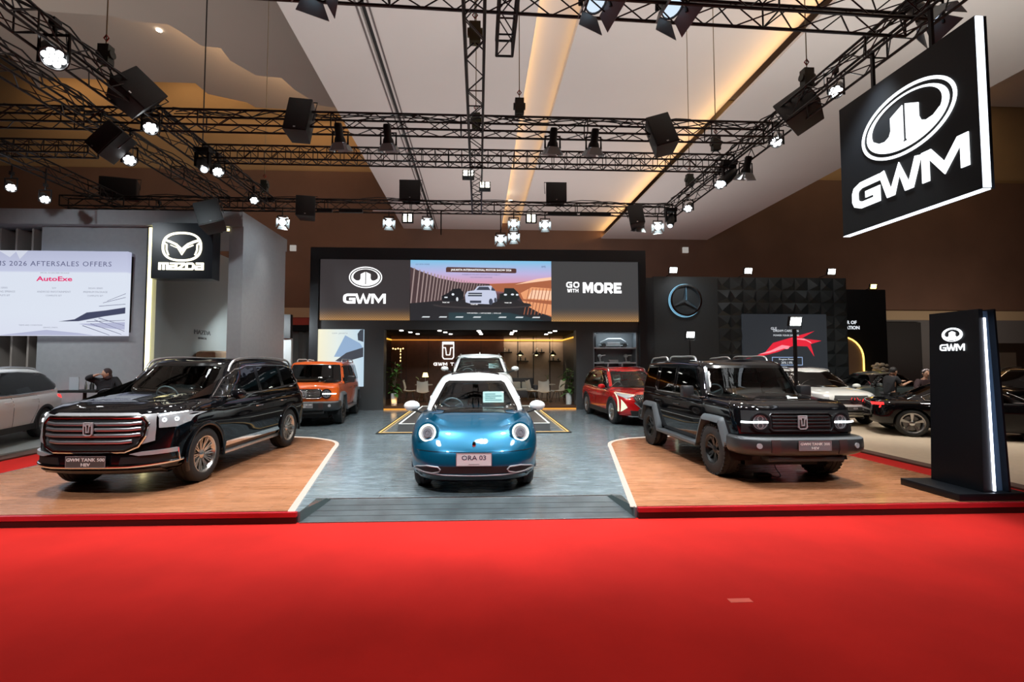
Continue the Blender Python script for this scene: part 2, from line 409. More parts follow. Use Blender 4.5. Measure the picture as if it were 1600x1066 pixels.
# ------------------------------------------------------------------ hall shell
brw = mat('hall_wall_brown', (0.135, 0.072, 0.048), 0.8, noise=.12, nscale=.3)
bei = mat('hall_wall_beige', (0.30, 0.20, 0.10), 0.8, noise=.08, nscale=.3)
bandm = mat('beige_band', (0.42, 0.32, 0.2), .7)
struct(MB().box(-70, 70, 41.7, 42, 6.7, 19).build('wall_back', brw))
struct(MB().box(-70, 70, 41.9, 42.2, 19, 30).build('wall_back_upper', bei))
struct(MB().box(-70, 70, 41.5, 41.9, 5.85, 6.7).build('trim_3', bandm))
struct(MB().box(-70, 0, 41.6, 42, 0, 5.85).build('wall_back_lower_left', mat('wall_red', (.32, .035, .02), .6)))
struct(MB().box(0, 70, 41.7, 42, 0, 5.85).build('wall_back_lower_right', mat('wall_grey', (.13, .13, .13), .7)))
struct(MB().box(-70, -69.6, -14, 42, 0, 30).build('wall_left', brw)); struct(MB().box(69.6, 70, -14, 42, 0, 30).build('wall_right', brw))
struct(MB().box(-70, 70, -14.4, -14, 0, 30).build('wall_front', brw))
ceilm = mat('ceiling_white', (0.60, 0.57, 0.55), 0.85, noise=.04, nscale=.15)
struct(MB().box(-70, 70, -14, 42, 29, 29.4).build('ceiling', mat('ceiling_upper', (.42, .38, .33), .85)))
warmled = emat('warm_cove', (1, .52, .14), 5.0)
struct(MB().box(-6.65, -3.95, -12, 41.7, 13.9, 14.2).build('ceiling_panel_1', ceilm))
struct(MB().box(-3.75, 2.1, -12, 41.7, 13.9, 14.2).build('ceiling_panel_2', ceilm))
struct(MB().box(-3.95, -3.75, -12, 41.7, 14.15, 14.3).build('ceiling_slot', BLKP))
for x in (-4.05, -3.62): struct(MB().box(x - .03, x + .03, -12, 41.7, 13.87, 13.9).build('ceiling_rail', mat('rail', (.12, .1, .1), .6)))
struct(MB().box(1.8, 3.9, -12, 41.7, 14.5, 14.6).build('ceiling_panel_3', ceilm))
struct(MB().box(3.6, 11.5, -12, 41.7, 13.9, 14.2).build('ceiling_panel_4', ceilm))
struct(MB().box(11.25, 21.1, -12, 41.7, 13.2, 13.32).build('ceiling_panel_5', ceilm))
def cove(x0, x1, y0, y1, z): return struct(MB().box(x0, x1, y0, y1, z, z + .02).build('cove_led', warmled))
def barlight(x, y, z, ln, to, p, w=.1, c=WARM):
    l = bpy.data.lights.new('cove_light', 'AREA'); l.shape = 'RECTANGLE'; l.size = w; l.size_y = ln; l.energy = p; l.color = c; l.spread = R(150)
    o = bpy.data.objects.new('cove_light', l); COL.objects.link(o); o.location = (x, y, z)
    z = -Vector(to).normalized(); yv = Vector((0, 1, 0)); xv = yv.cross(z).normalized(); yv = z.cross(xv)
    o.rotation_euler = Matrix((xv, yv, z)).transposed().to_euler()
    return o
barlight(2.0, 20, 14.24, 44, (1, 0, .6), 150); barlight(3.72, 20, 14.24, 44, (-1, 0, .8), 60)
barlight(11.60, 20, 13.42, 44, (-1, 0, .22), 380)
# grey service box near the end of the white ceiling
# left faceted ceiling
fac = mat('ceiling_grey', (0.40, 0.37, 0.34), 0.85, noise=.06, nscale=.1)
def slab(poly, z, h, m, nm='ceiling_facet'): return struct(MB().prism(poly, z, z + h, lambda u, v, w: (u, v, w)).build(nm, m))
edgeA = [(-60, 23.6), (-25.57, 24.1), (-19.1, 24.48), (-18.36, 24.81), (-16.59, 24.97), (-16.28, 25.44), (-15.79, 26.66), (-14.78, 26.78), (-14.83, 27.92), (-13.98, 29.32), (-12.48, 29.52), (-12.16, 30.77), (-11.12, 32.65), (-6.7, 33.6)]
slab(edgeA + [(-6.7, -12), (-60, -12)], 20, .5, fac)
slab([(-60, 20), (-60, 34), (-34.7, 32.8), (-32.1, 32.5), (-33.8, 36.7), (-32.45, 35.04), (-24.39, 35.32), (-21.36, 35.35), (-21.22, 36.77), (-18.78, 37.84), (-18.37, 38.59), (-6.7, 39.4), (-6.7, 20)], 23, .5, fac)
slab([(21.2, -12), (21.2, 41.7), (70, 41.7), (70, -12)], 26.5, .4, fac)
for i in (2, 4, 6, 8, 10):
    (x0, y0), (x1, y1) = edgeA[i], edgeA[i + 2 if i + 2 < len(edgeA) else i + 1]
    l = bpy.data.lights.new('cove_light', 'AREA'); l.shape = 'RECTANGLE'; l.size = .3; l.size_y = 2.0; l.energy = 260; l.color = (1, .6, .3); l.spread = R(120)
    o = bpy.data.objects.new('cove_light', l); COL.objects.link(o); o.location = ((x0 + x1) / 2, (y0 + y1) / 2 - .5, 21.3); o.rotation_euler = Vector((.1, .9, 1)).to_track_quat('-Z', 'Y').to_euler()
for x, y, z in ((-20.2, 29.6, 19.98 + 3), (47.5, 33.5, 26.48), (2.4, 34, 13.88), (-14, 30, 22.98)):
    t = tag(MB().cyl((x, y, z - .06), (x, y, z), .16, n=16).build('ceiling_downlight', emat('downlight', (1, .85, .65), 8)), 'small round warm downlight glowing in the hall ceiling', 'ceiling light', 'hall ceiling downlights')
# warm wall washers on the upper wall, left side
for x, p in ((-34, 200), (-24, 200), (-14, 200)): area((x, 39.6, 27.2), (x, 42, 20), p, 8, .5, (1, .62, .3))
for x, p in ((28, 500), (42, 500)): area((x, 39.6, 26), (x, 42, 22), p, 6, .5, (1, .7, .4))
# unseen area lights added as general fill for hall ceiling and far wall
area((0, 12, 8.6), (0, 14, 14), 900, 22, 16, (1, .95, .92))
area((5, 30, 7), (5, 30, 14), 900, 22, 14, (1, .95, .92))
area((-25, 22, 9), (-20, 26, 22), 1000, 20, 14, (1, .9, .8))
area((42, 34, 3), (44, 41.7, 11), 380, 14, 3, (1, .85, .7))
area((14, 10, 8), (14, 12, 14), 500, 10, 10, (1, .97, .9))

# ------------------------------------------------------------------ main stand wall
stand = mat('stand_charcoal', (0.045, 0.048, 0.050), 0.45, noise=.05, nscale=2)
standd = mat('stand_black', (0.016, 0.018, 0.022), 0.4)
BX0, BX1 = -6.15, 6.48
t = thing('screen_backdrop', 'large charcoal stand wall with black frame around the screens', 'wall', (0, 17.6, .12))
F = lambda m: m
m = MB(); m.box(BX0, BX1, -.12, .5, 5.62, 6.06).box(BX0, -5.84, -.12, .5, 0, 5.62).box(6.22, BX1, -.12, .5, 0, 5.62).build('black_frame', standd, t)
m = MB(); m.box(-5.84, -3.44, 0, .5, 0, 3.0).box(3.8, 4.45, 0, .5, 0, 3.0).box(6.14, 6.22, 0, .5, 0, 3.0).box(4.45, 6.14, 0, .5, 2.93, 3.0).box(4.45, 6.14, 0, .5, 0, .6)
m.box(-5.84, 6.22, 0, .5, 3.0, 5.62).build('panel', stand, t)
# screens (LED walls)
def pattern_mat(nm, base):
    m = emat(nm, base, 1.0); nt = m.node_tree; N = nt.nodes.new; Lk = nt.links.new; b = nt.nodes['Principled BSDF']
    tc = N('ShaderNodeTexCoord'); sp = N('ShaderNodeSeparateXYZ'); Lk(tc.outputs['Object'], sp.inputs[0])
    ch = N('ShaderNodeTexChecker'); ch.inputs['Scale'].default_value = 22; Lk(tc.outputs['Object'], ch.inputs['Vector'])
    gr = N('ShaderNodeMapRange'); gr.inputs['From Min'].default_value = 3.36; gr.inputs['From Max'].default_value = 4.0
    gr.inputs['To Min'].default_value = 1; gr.inputs['To Max'].default_value = 0; Lk(sp.outputs[2], gr.inputs['Value'])
    pw = N('ShaderNodeMath'); pw.operation = 'POWER'; pw.inputs[1].default_value = 2.2; Lk(gr.outputs[0], pw.inputs[0])
    c2 = N('ShaderNodeMapRange'); c2.inputs['To Min'].default_value = .45; Lk(ch.outputs['Fac'], c2.inputs['Value'])
    ml = N('ShaderNodeMath'); ml.operation = 'MULTIPLY'; Lk(pw.outputs[0], ml.inputs[0]); Lk(c2.outputs[0], ml.inputs[1])
    mx = N('ShaderNodeMix'); mx.data_type = 'RGBA'; mx.inputs[6].default_value = (*base, 1); mx.inputs[7].default_value = (.75, .38, .1, 1)
    Lk(ml.outputs[0], mx.inputs[0]); Lk(mx.outputs[2], b.inputs['Emission Color']); return m
def screen(nm, x0, x1, z0, z1, m, label, y=17.6):
    t = thing(nm, label, 'screen', (0, y, 0)); MB().box(x0, x1, -.06, 0, z0, z1).build('display', m, t); return t
s1 = screen('led_screen', -5.80, -2.49, 3.47, 5.76, pattern_mat('led_dark_a', (.040, .034, .036)), 'dark led wall left of the centre screen showing a white oval emblem over three letters')
m = MB(); gwm_emblem(m, .61, lambda u, v, w: (-4.13 + u, -.062 - w, 5.07 + v)); m.build('emblem', emat('sign_a', (1, 1, 1), 1.6), s1)
m = MB(); gwm_letters(m, .37, lambda u, v, w: (-4.15 + u * 1.16, -.062 - w, 4.27 + v)); m.build('lettering', MATS['sign_a'], s1)
s3 = screen('led_screen', 2.86, 6.20, 3.45, 5.78, pattern_mat('led_dark_b', (.055, .055, .057)), 'dark led wall right of the centre screen showing a white three word slogan')
for tx, x, z, h, w, sx in (('GO', 3.68, 4.845, .23, .21, .98), ('WITH', 3.68, 4.625, .14, .16, .80), ('MORE', 4.83, 4.735, .40, .25, .82)):
    m = MB(); heavy(m, tx, h, w, lambda u, v, q, x=x, z=z: (x + u, -.062 - q, z + v), sx=sx); m.build('lettering', MATS['sign_a'], s3)
# centre screen picture
SX0, SX1, SZ0, SZ1 = -2.47, 2.85, 3.47, 5.75
sky = emat('screen_sky', (1, 1, 1), .95, (2, SZ0, SZ1, [(0, (.02, .03, .04)), (.3, (.03, .03, .035)), (.44, (.10, .05, .06)), (.60, (.75, .33, .42)), (.78, (.55, .48, .78)), (1, (.22, .58, .85))]))
s2 = screen('led_screen', SX0, SX1, SZ0, SZ1, sky, 'bright centre led screen showing three cars under a pink and blue sky')
P2 = lambda d: (lambda u, v, w: (SX0 + u * 5.32, -.061 - d - w, SZ0 + v * 2.28))
def pic(polys, col, s, d, nm='picture'):
    m = MB()
    for p in polys: m.prism(p, 0, .0008, P2(d))
    return m.build(nm, emat('pic_%d' % len(MATS), col, s), s2)
m = []
for k in range(24): # leaning fins of the left colonnade
    u = k / 24; x = .012 + .52 * u ** .82; top = .87 - .28 * u ** .7; bot = .28 + .17 * u; w = .020 * (1 - u) + .006
    m.append([(x - .012, bot), (x - .012 + w * .35, bot), (x + .012 + w * .35, top - .01), (x + .012, top)])
pic([[(0, .25), (.0, .88), (.06, .82), (.2, .70), (.35, .63), (.56, .61), (.56, .4), (.3, .28)]], (.075, .045, .048), 1, .0005)
pic(m, (.36, .27, .26), 1, .0015)
pic([[(.56, .61), (.56, .5), (.76, .45), (.8, .3), (.86, .2), (1, .06), (1, .72), (.9, .68), (.75, .63)]], (.42, .13, .06), 1, .0006)
pic([[(.78, .46), (.86, .56), (1, .54), (1, .33), (.8, .36)], [(.79, .33), (1, .27), (1, .08), (.86, .16)]], (.85, .36, .17), 1, .0012)
pic([[(.74, .60), (1, .68), (1, .73), (.9, .7)], [(.83, .37 ), (1, .35), (1, .50), (.86, .51)]], (1, .62, .42), 1, .0016)
pic([[(x, .10), (x + .006, .10), (x + .045, .54), (x + .04, .54)] for x in [.80 + .025 * i for i in range(7)]], (.38, .12, .06), 1, .002)
pic([[(0, 0), (0, .28), (.25, .33), (.5, .36), (.75, .35), (.86, .2), (1, .02), (1, 0)]], (.022, .022, .026), 1, .0018)
pic([[(.27, .0), (.27, .13), (.7, .13), (.95, 0)]], (.02, .045, .055), 1, .002)
pic([ell(.51, .25, .35, .055, 30)], (.05, .043, .045), 1, .0024); pic([ell(.51, .27, .345, .05, 30)], (.025, .023, .026), 1, .003)
# the cars in the picture
pic([[(.22, .33), (.22, .40), (.27, .46), (.30, .52), (.35, .53), (.375, .46), (.375, .36), (.34, .33)]], (.012, .014, .018), 1, .0036)
pic([[(.63, .34), (.63, .44), (.66, .46), (.665, .54), (.73, .54), (.765, .46), (.77, .37), (.75, .34)]], (.014, .02, .02), 1, .0036)
pic([[(.39, .30), (.385, .42), (.40, .48), (.45, .50), (.475, .57), (.57, .58), (.60, .50), (.61, .42), (.61, .32), (.56, .27), (.42, .28)]], (.58, .62, .78), 1, .0036)
pic([[(.405, .40), (.41, .46), (.505, .46), (.505, .40)], [(.42, .29), (.42, .33), (.5, .33), (.5, .29)], [(.465, .505), (.485, .56), (.55, .56), (.565, .505)], [(.57, .5), (.575, .56), (.595, .52), (.60, .49)], ell(.568, .31, .014, .055, 14), ell(.60, .34, .009, .04, 12)], (.05, .06, .09), 1, .0044)
pic([[(.405, .425), (.405, .435), (.505, .435), (.505, .425)], [(.24, .37), (.24, .39), (.262, .39), (.262, .37)], ell(.30, .43, .01, .02, 10), ell(.33, .35, .008, .035, 12), ell(.672, .43, .012, .016, 10), ell(.722, .435, .012, .016, 10), ell(.755, .43, .01, .016, 10)], (.75, .8, .85), 1, .005)
pic([[(.25, .80), (.25, .87), (.26, .885), (.74, .87), (.75, .86), (.75, .80), (.74, .79), (.26, .80)]], (.09, .04, .035), 1, .004)
for tx, u, v, sz, cc in (('JAKARTA INTERNATIONAL MOTOR SHOW 2026', .5, .838, .105, 'sign_a'), ('EXPERIENCE THE NEXT GENERATION OF MOBILITY', .5, .76, .062, 'pic_txt'), ('DISCOVER MORE AT OUR STAND', .5, .715, .055, 'pic_txt'), ('GO WITH MORE', .085, .925, .07, 'pic_txt'), ('IIMS', .945, .90, .10, 'pic_txt'),
                     ('TANK 500', .25, .295, .06, 'sign_a'), ('TANK 500', .45, .265, .06, 'sign_a'), ('TANK 300', .69, .295, .06, 'sign_a'), ('GWM INDONESIA   |   GWM INDONESIA   |   GWM.CO.ID', .52, .12, .05, 'sign_a')):
    emat('pic_txt', (.10, .12, .25), 1)
    text(tx, sz, FRONT(SX0 + u * 5.32, -.068, SZ0 + v * 2.28), MATS[cc], parent=s2, ext=.0005)
pic([[(u - .03, .045), (u - .02, .065), (u + .03, .065), (u + .025, .045)] for u in (.11, .23, .345, .47, .65, .77, .89)], (.7, .75, .78), 1, .004)
# left portrait screen beside the orange car
s4 = screen('led_screen', -5.84, -4.17, 1.0, 3.12, emat('screen_pale', (1, 1, 1), .95, (0, -5.9, -4.2, [(0, (.95, .88, .62)), (.45, (.80, .88, .84)), (1, (.55, .72, .85))])), 'pale portrait screen behind the orange suv')
MB().prism([(-5.25, 2.1), (-4.85, 2.9), (-4.3, 2.6), (-4.18, 2.4), (-4.18, 2.1)], -.062, -.061, lambda u, v, w: (u, w, v)).build('picture', emat('pic_blue', (.28, .42, .62), 1), s4)
MB().prism([(-5.2, 1.95), (-4.8, 2.25), (-4.18, 2.45), (-4.18, 2.1), (-4.9, 1.9)], -.064, -.063, lambda u, v, w: (u, w, v)).prism([(-4.4, 2.95), (-4.3, 3.1), (-4.18, 3.12), (-4.18, 2.65), (-4.38, 2.72)], -.064, -.063, lambda u, v, w: (u, w, v)).build('picture', emat('pic_dk', (.04, .05, .07), 1), s4)
text('GWM  JAKARTA', .08, FRONT(-5.05, -.064, 2.97), emat('pic_gr', (.35, .4, .42), 1), parent=s4, ext=.0005)

# ------------------------------------------------------------------ lounge recess
RZ = .27
rm = mat('lounge_wood_wall', (0.10, 0.045, 0.030), 0.5, noise=.2, nscale=4)
t = thing('lounge_room', 'recessed lounge behind the stand wall with dark wood and beige panels', 'lounge', (0, 0, 0))
m = MB(); m.box(-4.0, 4.6, 17.72, 21.6, .12, RZ).build('raised_floor', mat('lounge_floor', (.09, .045, .025), .3, coat=.3), t)
m = MB(); m.box(-4.0, 1.25, 21.5, 21.6, RZ, 3.12).build('wood_back_panel', rm, t)
for x in (-3.2, -2.2, -1.0, .2): MB().box(x - .008, x + .008, 21.49, 21.5, RZ, 3.1).build('panel_joint', BLKP, t)
m = MB(); m.box(1.25, 4.0, 21.5, 21.6, RZ, 3.12).build('beige_back_panel', mat('lounge_beige', (.34, .27, .22), .6, noise=.06), t)
for x in (1.9, 2.62, 3.38): MB().box(x - .02, x + .02, 21.485, 21.5, RZ, 3.1).build('panel_joint', BLKP, t)
m = MB(); m.box(-4.0, -3.9, 17.75, 21.5, RZ, 3.12).box(4.0, 4.6, 17.75, 21.5, RZ, 3.12).build('side_wall', standd, t)
MB().box(-4.0, 4.6, 17.75, 21.6, 3.12, 3.3).build('soffit', mat('soffit_black', (.006, .006, .008), .85, spec=.1), t)
WL = emat('warm_led', (1, .46, .05), 1.5)
m = MB(); m.box(-3.88, 1.24, 21.44, 21.48, 2.9, 2.94); m.build('led_strip', emat('warm_led_dim', (1, .36, .05), .8), t)
m = MB(); m.box(1.26, 3.98, 21.44, 21.48, 2.88, 2.95).box(-3.9, -3.86, 17.9, 21.48, 2.9, 2.95).box(3.96, 4.0, 17.9, 21.48, 2.9, 2.95).build('led_strip', WL, t)
m = MB(); m.box(-3.44, 3.8, 17.70, 17.72, .125, .165).build('floor_led_strip', emat('warm_led_floor', (1, .42, .05), 1.1), t)
m = MB(); m.box(-3.44, 3.8, 17.64, 17.70, .12, .3).box(-3.44, 3.8, 17.6, 17.7, .12, .125)
area((2.6, 21.25, 3.0), (2.6, 21.5, 1.2), 22, 2.6, .1, (1, .75, .5)); area((-1.4, 21.25, 3.0), (-1.4, 21.5, 1.2), 5, 4.5, .1, (1, .45, .2))
area((0.2, 18.2, .4), (0.2, 20, .27), 10, 7, .1, (1, .5, .1))
spots = [(630, 520.5), (691, 521.5), (752, 522), (808, 523), (872, 523), (645, 527.5), (700, 527.5), (754, 528), (803, 528.5), (861, 528)]
for i, (x, y) in enumerate([(-2.85, 17.95), (-1.4, 17.95), (0.1, 17.95), (1.5, 17.95), (3.05, 17.95), (-2.65, 18.9), (-1.25, 18.9), (0.15, 18.9), (1.45, 18.9), (3.0, 18.9), (-2.5, 20), (-1.1, 20), (.2, 20), (1.5, 20), (3.0, 20)]):
    o = MB().cyl((x, y, 3.09), (x, y, 3.13), .075, n=14).build('recessed_downlight', emat('dl', (1, .97, .9), 7))
    tag(o, 'round recessed downlight in the black lounge soffit', 'ceiling light', 'lounge downlights')
for x in (-2.2, 0, 2.3): spot((x, 19.2, 3.0), (x, 19.6, .3), 60, (1, .85, .65), 110, .8, .08)
# lit tank sign on the wood wall
t = thing('wall_sign', 'white backlit shield sign above the letters on the dark wood lounge wall', 'sign', (-1.30, 21.48, 2.42))
g = lambda u, v, w: (u, -w - .01, v)
m = MB(); stroke(m, [(-.25, .40), (.25, .40), (.25, -.28), (.19, -.36), (-.19, -.36), (-.25, -.28)], .035, 0, .03, g, True)
stroke(m, [(-.25, .15), (-.12, .15), (-.08, -.18), (.08, -.18), (.12, .15), (.25, .15)], .03, 0, .03, g); stroke(m, [(-.25, .33), (.25, .33)], .05, 0, .03, g); m.build('emblem', emat('sign_b', (1, .98, .95), 2.2), t)
m = MB(); heavy(m, 'GWM TANK', .14, .17, lambda u, v, q: (.1 + u, -.02 - q, -.60 + v), sx=1.25); m.build('lettering', MATS['sign_b'], t)
# shelf niche with scale models on the right
t = thing('display_shelf', 'grey wall niche with three lit shelves of car models', 'shelf', (0, 17.6, 0))
gr = mat('niche_grey', (.16, .19, .21), .5); gl = emat('shelf_edge', (.35, .45, .5), .8)
MB().box(4.45, 6.14, .44, .5, .6, 3.07).build('back_panel', gr, t); MB().box(4.45, 4.49, 0, .44, .6, 3.07).box(6.1, 6.14, 0, .44, .6, 3.07).box(4.45, 6.14, 0, .44, 3.03, 3.07).build('side_panel', gr, t)
for z in (2.42, 1.85, 1.25): MB().box(4.49, 6.1, 0, .44, z, z + .05).build('shelf_board', mat('shelf_pale', (.4, .46, .5), .4), t)
for x in (5.0, 5.55): MB().box(x, x + .05, .02, .44, 1.3, 1.85).build('divider', mat('shelf_pale', (.4, .46, .5), .4), t)
area((5.3, 17.55, 3.0), (5.3, 18.0, 2.0), 7, 1.4, .1, COOL)

# ------------------------------------------------------------------ podium
t = thing('podium', 'low dark podium with white light line and outer gold light frame', 'podium', (0, 0, .12))
MB().prism([(-1.95, 12.1), (1.95, 12.1), (1.95, 17.35), (-1.95, 17.35)], 0, .20, lambda u, v, w: (u, v, w)).build('platform', mat('podium_grey', (.10, .10, .10), .3, coat=.3), t)
m = MB(); stroke(m, [(-1.92, 12.13), (1.92, 12.13), (1.92, 17.0), (-1.92, 17.0)], .035, .20, .203, lambda u, v, w: (u, v, w), True); m.build('white_led_line', emat('pod_white', (.95, 1, .92), 2.2), t)
m = MB(); stroke(m, [(-2.40, 11.75), (2.40, 11.75), (2.40, 17.45), (-2.40, 17.45)], .06, .0, .03, lambda u, v, w: (u, v, w), True); m.build('outer_frame', mat('frame_dark', (.03, .03, .03), .3), t)
m = MB(); stroke(m, [(-2.36, 11.79), (2.36, 11.79), (2.36, 17.40), (-2.36, 17.40)], .035, .030, .034, lambda u, v, w: (u, v, w), True); m.build('gold_led_line', emat('pod_gold', (1, .62, .2), 1.6), t)
# ------------------------------------------------------------------ vehicles
def resample(P, n):
    L = [0]
    for a, b in zip(P, P[1:]): L.append(L[-1] + math.dist(a, b))
    out = []; k = 0
    for i in range(n):
        s = L[-1] * i / (n - 1)
        while k < len(L) - 2 and L[k + 1] < s: k += 1
        t = (s - L[k]) / max(L[k + 1] - L[k], 1e-9); out.append(tuple(a + (b - a) * min(max(t, 0), 1) for a, b in zip(P[k], P[k + 1])))
    return out
def interp(pts, x):
    """smooth interpolation of [(x, z)...] sorted by x"""
    if x <= pts[0][0]: return pts[0][1]
    if x >= pts[-1][0]: return pts[-1][1]
    for i in range(len(pts) - 1):
        if x <= pts[i + 1][0]:
            x0, y0 = pts[i]; x1, y1 = pts[i + 1]; h = x1 - x0
            m0 = (y1 - pts[i - 1][1]) / (x1 - pts[i - 1][0]) if i > 0 else (y1 - y0) / h
            m1 = (pts[i + 2][1] - y0) / (pts[i + 2][0] - x0) if i < len(pts) - 2 else (y1 - y0) / h
            t = (x - x0) / h; t2 = t * t; t3 = t2 * t
            return (2 * t3 - 3 * t2 + 1) * y0 + (t3 - 2 * t2 + t) * h * m0 + (-2 * t3 + 3 * t2) * y1 + (t3 - t2) * h * m1
def blob(levels, zb, zt, nF=30, nS=80, nR=26, sub=5, capf=None, crown=0.0, cap_in=.4, waist=None):
    """levels: (t, xf, Lf, nf, xr, Lr, nr, hw).  Lofted closed body, +x is the front"""
    LV = smooth2(levels, sub)
    NP = nF + nS + nR
    def outline(L):
        t, xf, Lf, nf, xr, Lr, nr, hw = L
        a = [(xf - Lf + Lf * max(math.cos(R(90 * i / 120)), 0) ** (2 / nf), hw * math.sin(R(90 * i / 120)) ** (2 / nf)) for i in range(121)]
        b = [(xr + Lr - Lr * math.sin(R(90 * i / 120)) ** (2 / nr), hw * max(math.cos(R(90 * i / 120)), 0) ** (2 / nr)) for i in range(121)]
        A = resample(a, nF + 1)[:-1]; B = resample(b, nR)
        Sd = [(a[-1][0] + (b[0][0] - a[-1][0]) * i / nS, hw) for i in range(nS)]
        H = A + Sd + B
        if waist: H = [(x, y * waist(x)) for x, y in H]
        return H + [(x, -y) for x, y in H[-2:0:-1]]
    vs = []; rows = []
    def addrow(pts):
        rows.append(list(range(len(vs), len(vs) + len(pts)))); vs.extend(pts)
    first = outline(LV[0])
    sp = lambda x: min(max(x, LV[0][4] + cap_in), LV[0][1] - cap_in)
    for s in (0.02, .5): addrow([(sp(x) + s * (x - sp(x)), s * y, zb(x)) for x, y in first])
    for L in LV:
        addrow([(x, y, zb(x) + (zt(x) - zb(x)) * L[0]) for x, y in outline(L)])
    last = outline(LV[-1])
    for s in (.94, .86, .76, .66, .56, .46, .36, .26, .16, .08, 0.01):
        row = []
        for x, y in last:
            q = sp(x); X = q + s * (x - q); Y = s * y
            row.append((X, Y, zt(X) + crown * (1 - s * s) + (capf(X, Y) if capf else 0)))
        addrow(row)
    n = len(first); m = MB(); fs = []
    for a, b in zip(rows, rows[1:]):
        for i in range(n): fs.append((a[i], a[(i + 1) % n], b[(i + 1) % n], b[i]))
    for rw, fl in ((rows[0], True), (rows[-1], False)):
        h = n // 2
        for i in range(h):
            q = [rw[i], rw[i + 1], rw[(n - i - 1) % n], rw[(n - i) % n]]
            u = []
            for v in q:
                if v not in u: u.append(v)
            if len(u) > 2: fs.append(tuple(reversed(u)) if fl else tuple(u))
    m.add(vs, fs); return m
def pip(p, poly):
    x, y = p; c = False; j = len(poly) - 1
    for i in range(len(poly)):
        xi, yi = poly[i]; xj, yj = poly[j]
        if (yi > y) != (yj > y) and x < (xj - xi) * (y - yi) / (yj - yi) + xi: c = not c
        j = i
    return c
def dense(poly, step, closed=True):
    out = []; n = len(poly)
    for i in range(n if closed else n - 1):
        a = poly[i]; b = poly[(i + 1) % n]; k = max(1, int(math.ceil(math.dist(a, b) / step)))
        out += [tuple(p + (q - p) * j / k for p, q in zip(a, b)) for j in range(k)]
    if not closed: out.append(tuple(poly[-1]))
    return out
class Body:
    """surface to drape details on"""
    def __init__(s, objs):
        vs = []; fs = []
        for o in objs:
            n = len(vs); vs += [v.co.copy() for v in o.data.vertices]; fs += [tuple(i + n for i in p.vertices) for p in o.data.polygons]
        s.t = BVHTree.FromPolygons(vs, fs)
    def hit(s, view, u, v):
        if view == 'L': o, d, q = (u, 3, v), (0, -1, 0), (u, .9, v)
        elif view == 'R': o, d, q = (u, -3, v), (0, 1, 0), (u, -.9, v)
        elif view == 'F': o, d, q = (5, u, v), (-1, 0, 0), (2.0, u, v)
        elif view == 'B': o, d, q = (-5, u, v), (1, 0, 0), (-2.0, u, v)
        else: o, d, q = (u, v, 4), (0, 0, -1), (u, v, 1.2)
        h, nn, i, dist = s.t.ray_cast(Vector(o), Vector(d))
        if h is None: h, nn, i, dist = s.t.find_nearest(Vector(q))
        if nn.dot(Vector(d)) > 0: nn = -nn
        return h, nn
    def drape(s, view, poly, holes=(), off=.004, thick=.012, step=.05, mb=None):
        mb = mb or MB()
        out = dense(poly, step); P = list(out); E = [(i, (i + 1) % len(out)) for i in range(len(out))]
        HO = []
        for h in holes:
            hd = dense(h, step); HO.append(hd); n = len(P); P += hd; E += [(n + i, n + (i + 1) % len(hd)) for i in range(len(hd))]
        us = [p[0] for p in out]; vv = [p[1] for p in out]
        def far(p, Q): return all((p[0] - q[0]) ** 2 + (p[1] - q[1]) ** 2 > (step * .45) ** 2 for q in Q)
        g = []
        nu = int((max(us) - min(us)) / step) + 1; nv = int((max(vv) - min(vv)) / step) + 1
        for i in range(nu + 1):
            for j in range(nv + 1):
                p = (min(us) + (i + .5 * (j % 2)) * step, min(vv) + j * step)
                if pip(p, out) and not any(pip(p, h) for h in HO) and far(p, P): g.append(p)
        A = P + g
        rv, re, rf, *_ = geometry.delaunay_2d_cdt([Vector(p) for p in A], E, [], 0, 1e-5)
        tri = []
        for f in rf:
            c = (sum(rv[i][0] for i in f) / len(f), sum(rv[i][1] for i in f) / len(f))
            if pip(c, out) and not any(pip(c, h) for h in HO): tri.append(tuple(f))
        top = []; bot = []
        for p in rv:
            h, n = s.hit(view, p[0], p[1]); top.append(h + n * off); bot.append(h + n * (off - thick))
        cnt = {}
        for f in tri:
            for i in range(len(f)):
                a, b = f[i], f[(i + 1) % len(f)]; k = (min(a, b), max(a, b)); cnt[k] = cnt.get(k, 0) + 1
        n = len(rv); fs = list(tri) + [(a, b, b + n, a + n) for (a, b), c in cnt.items() if c == 1]
        used = set(i for f in fs for i in f); mp = {}; VS = []
        for i in sorted(used): mp[i] = len(VS); VS.append((top + bot)[i])
        mb.add(VS, [tuple(mp[i] for i in f) for f in fs]); return mb
    def trim(s, view, pts, r, off=0.0, closed=False, mb=None, r2=None, step=.06, n=8):
        mb = mb or MB(); P = dense(pts, step, closed); pp = []; nn = []
        for u, v in P:
            h, q = s.hit(view, u, v); pp.append(h + q * off); nn.append(q)
        mb.tube(pp, r, n, closed, r2=r2, up=nn if r2 else None); return mb
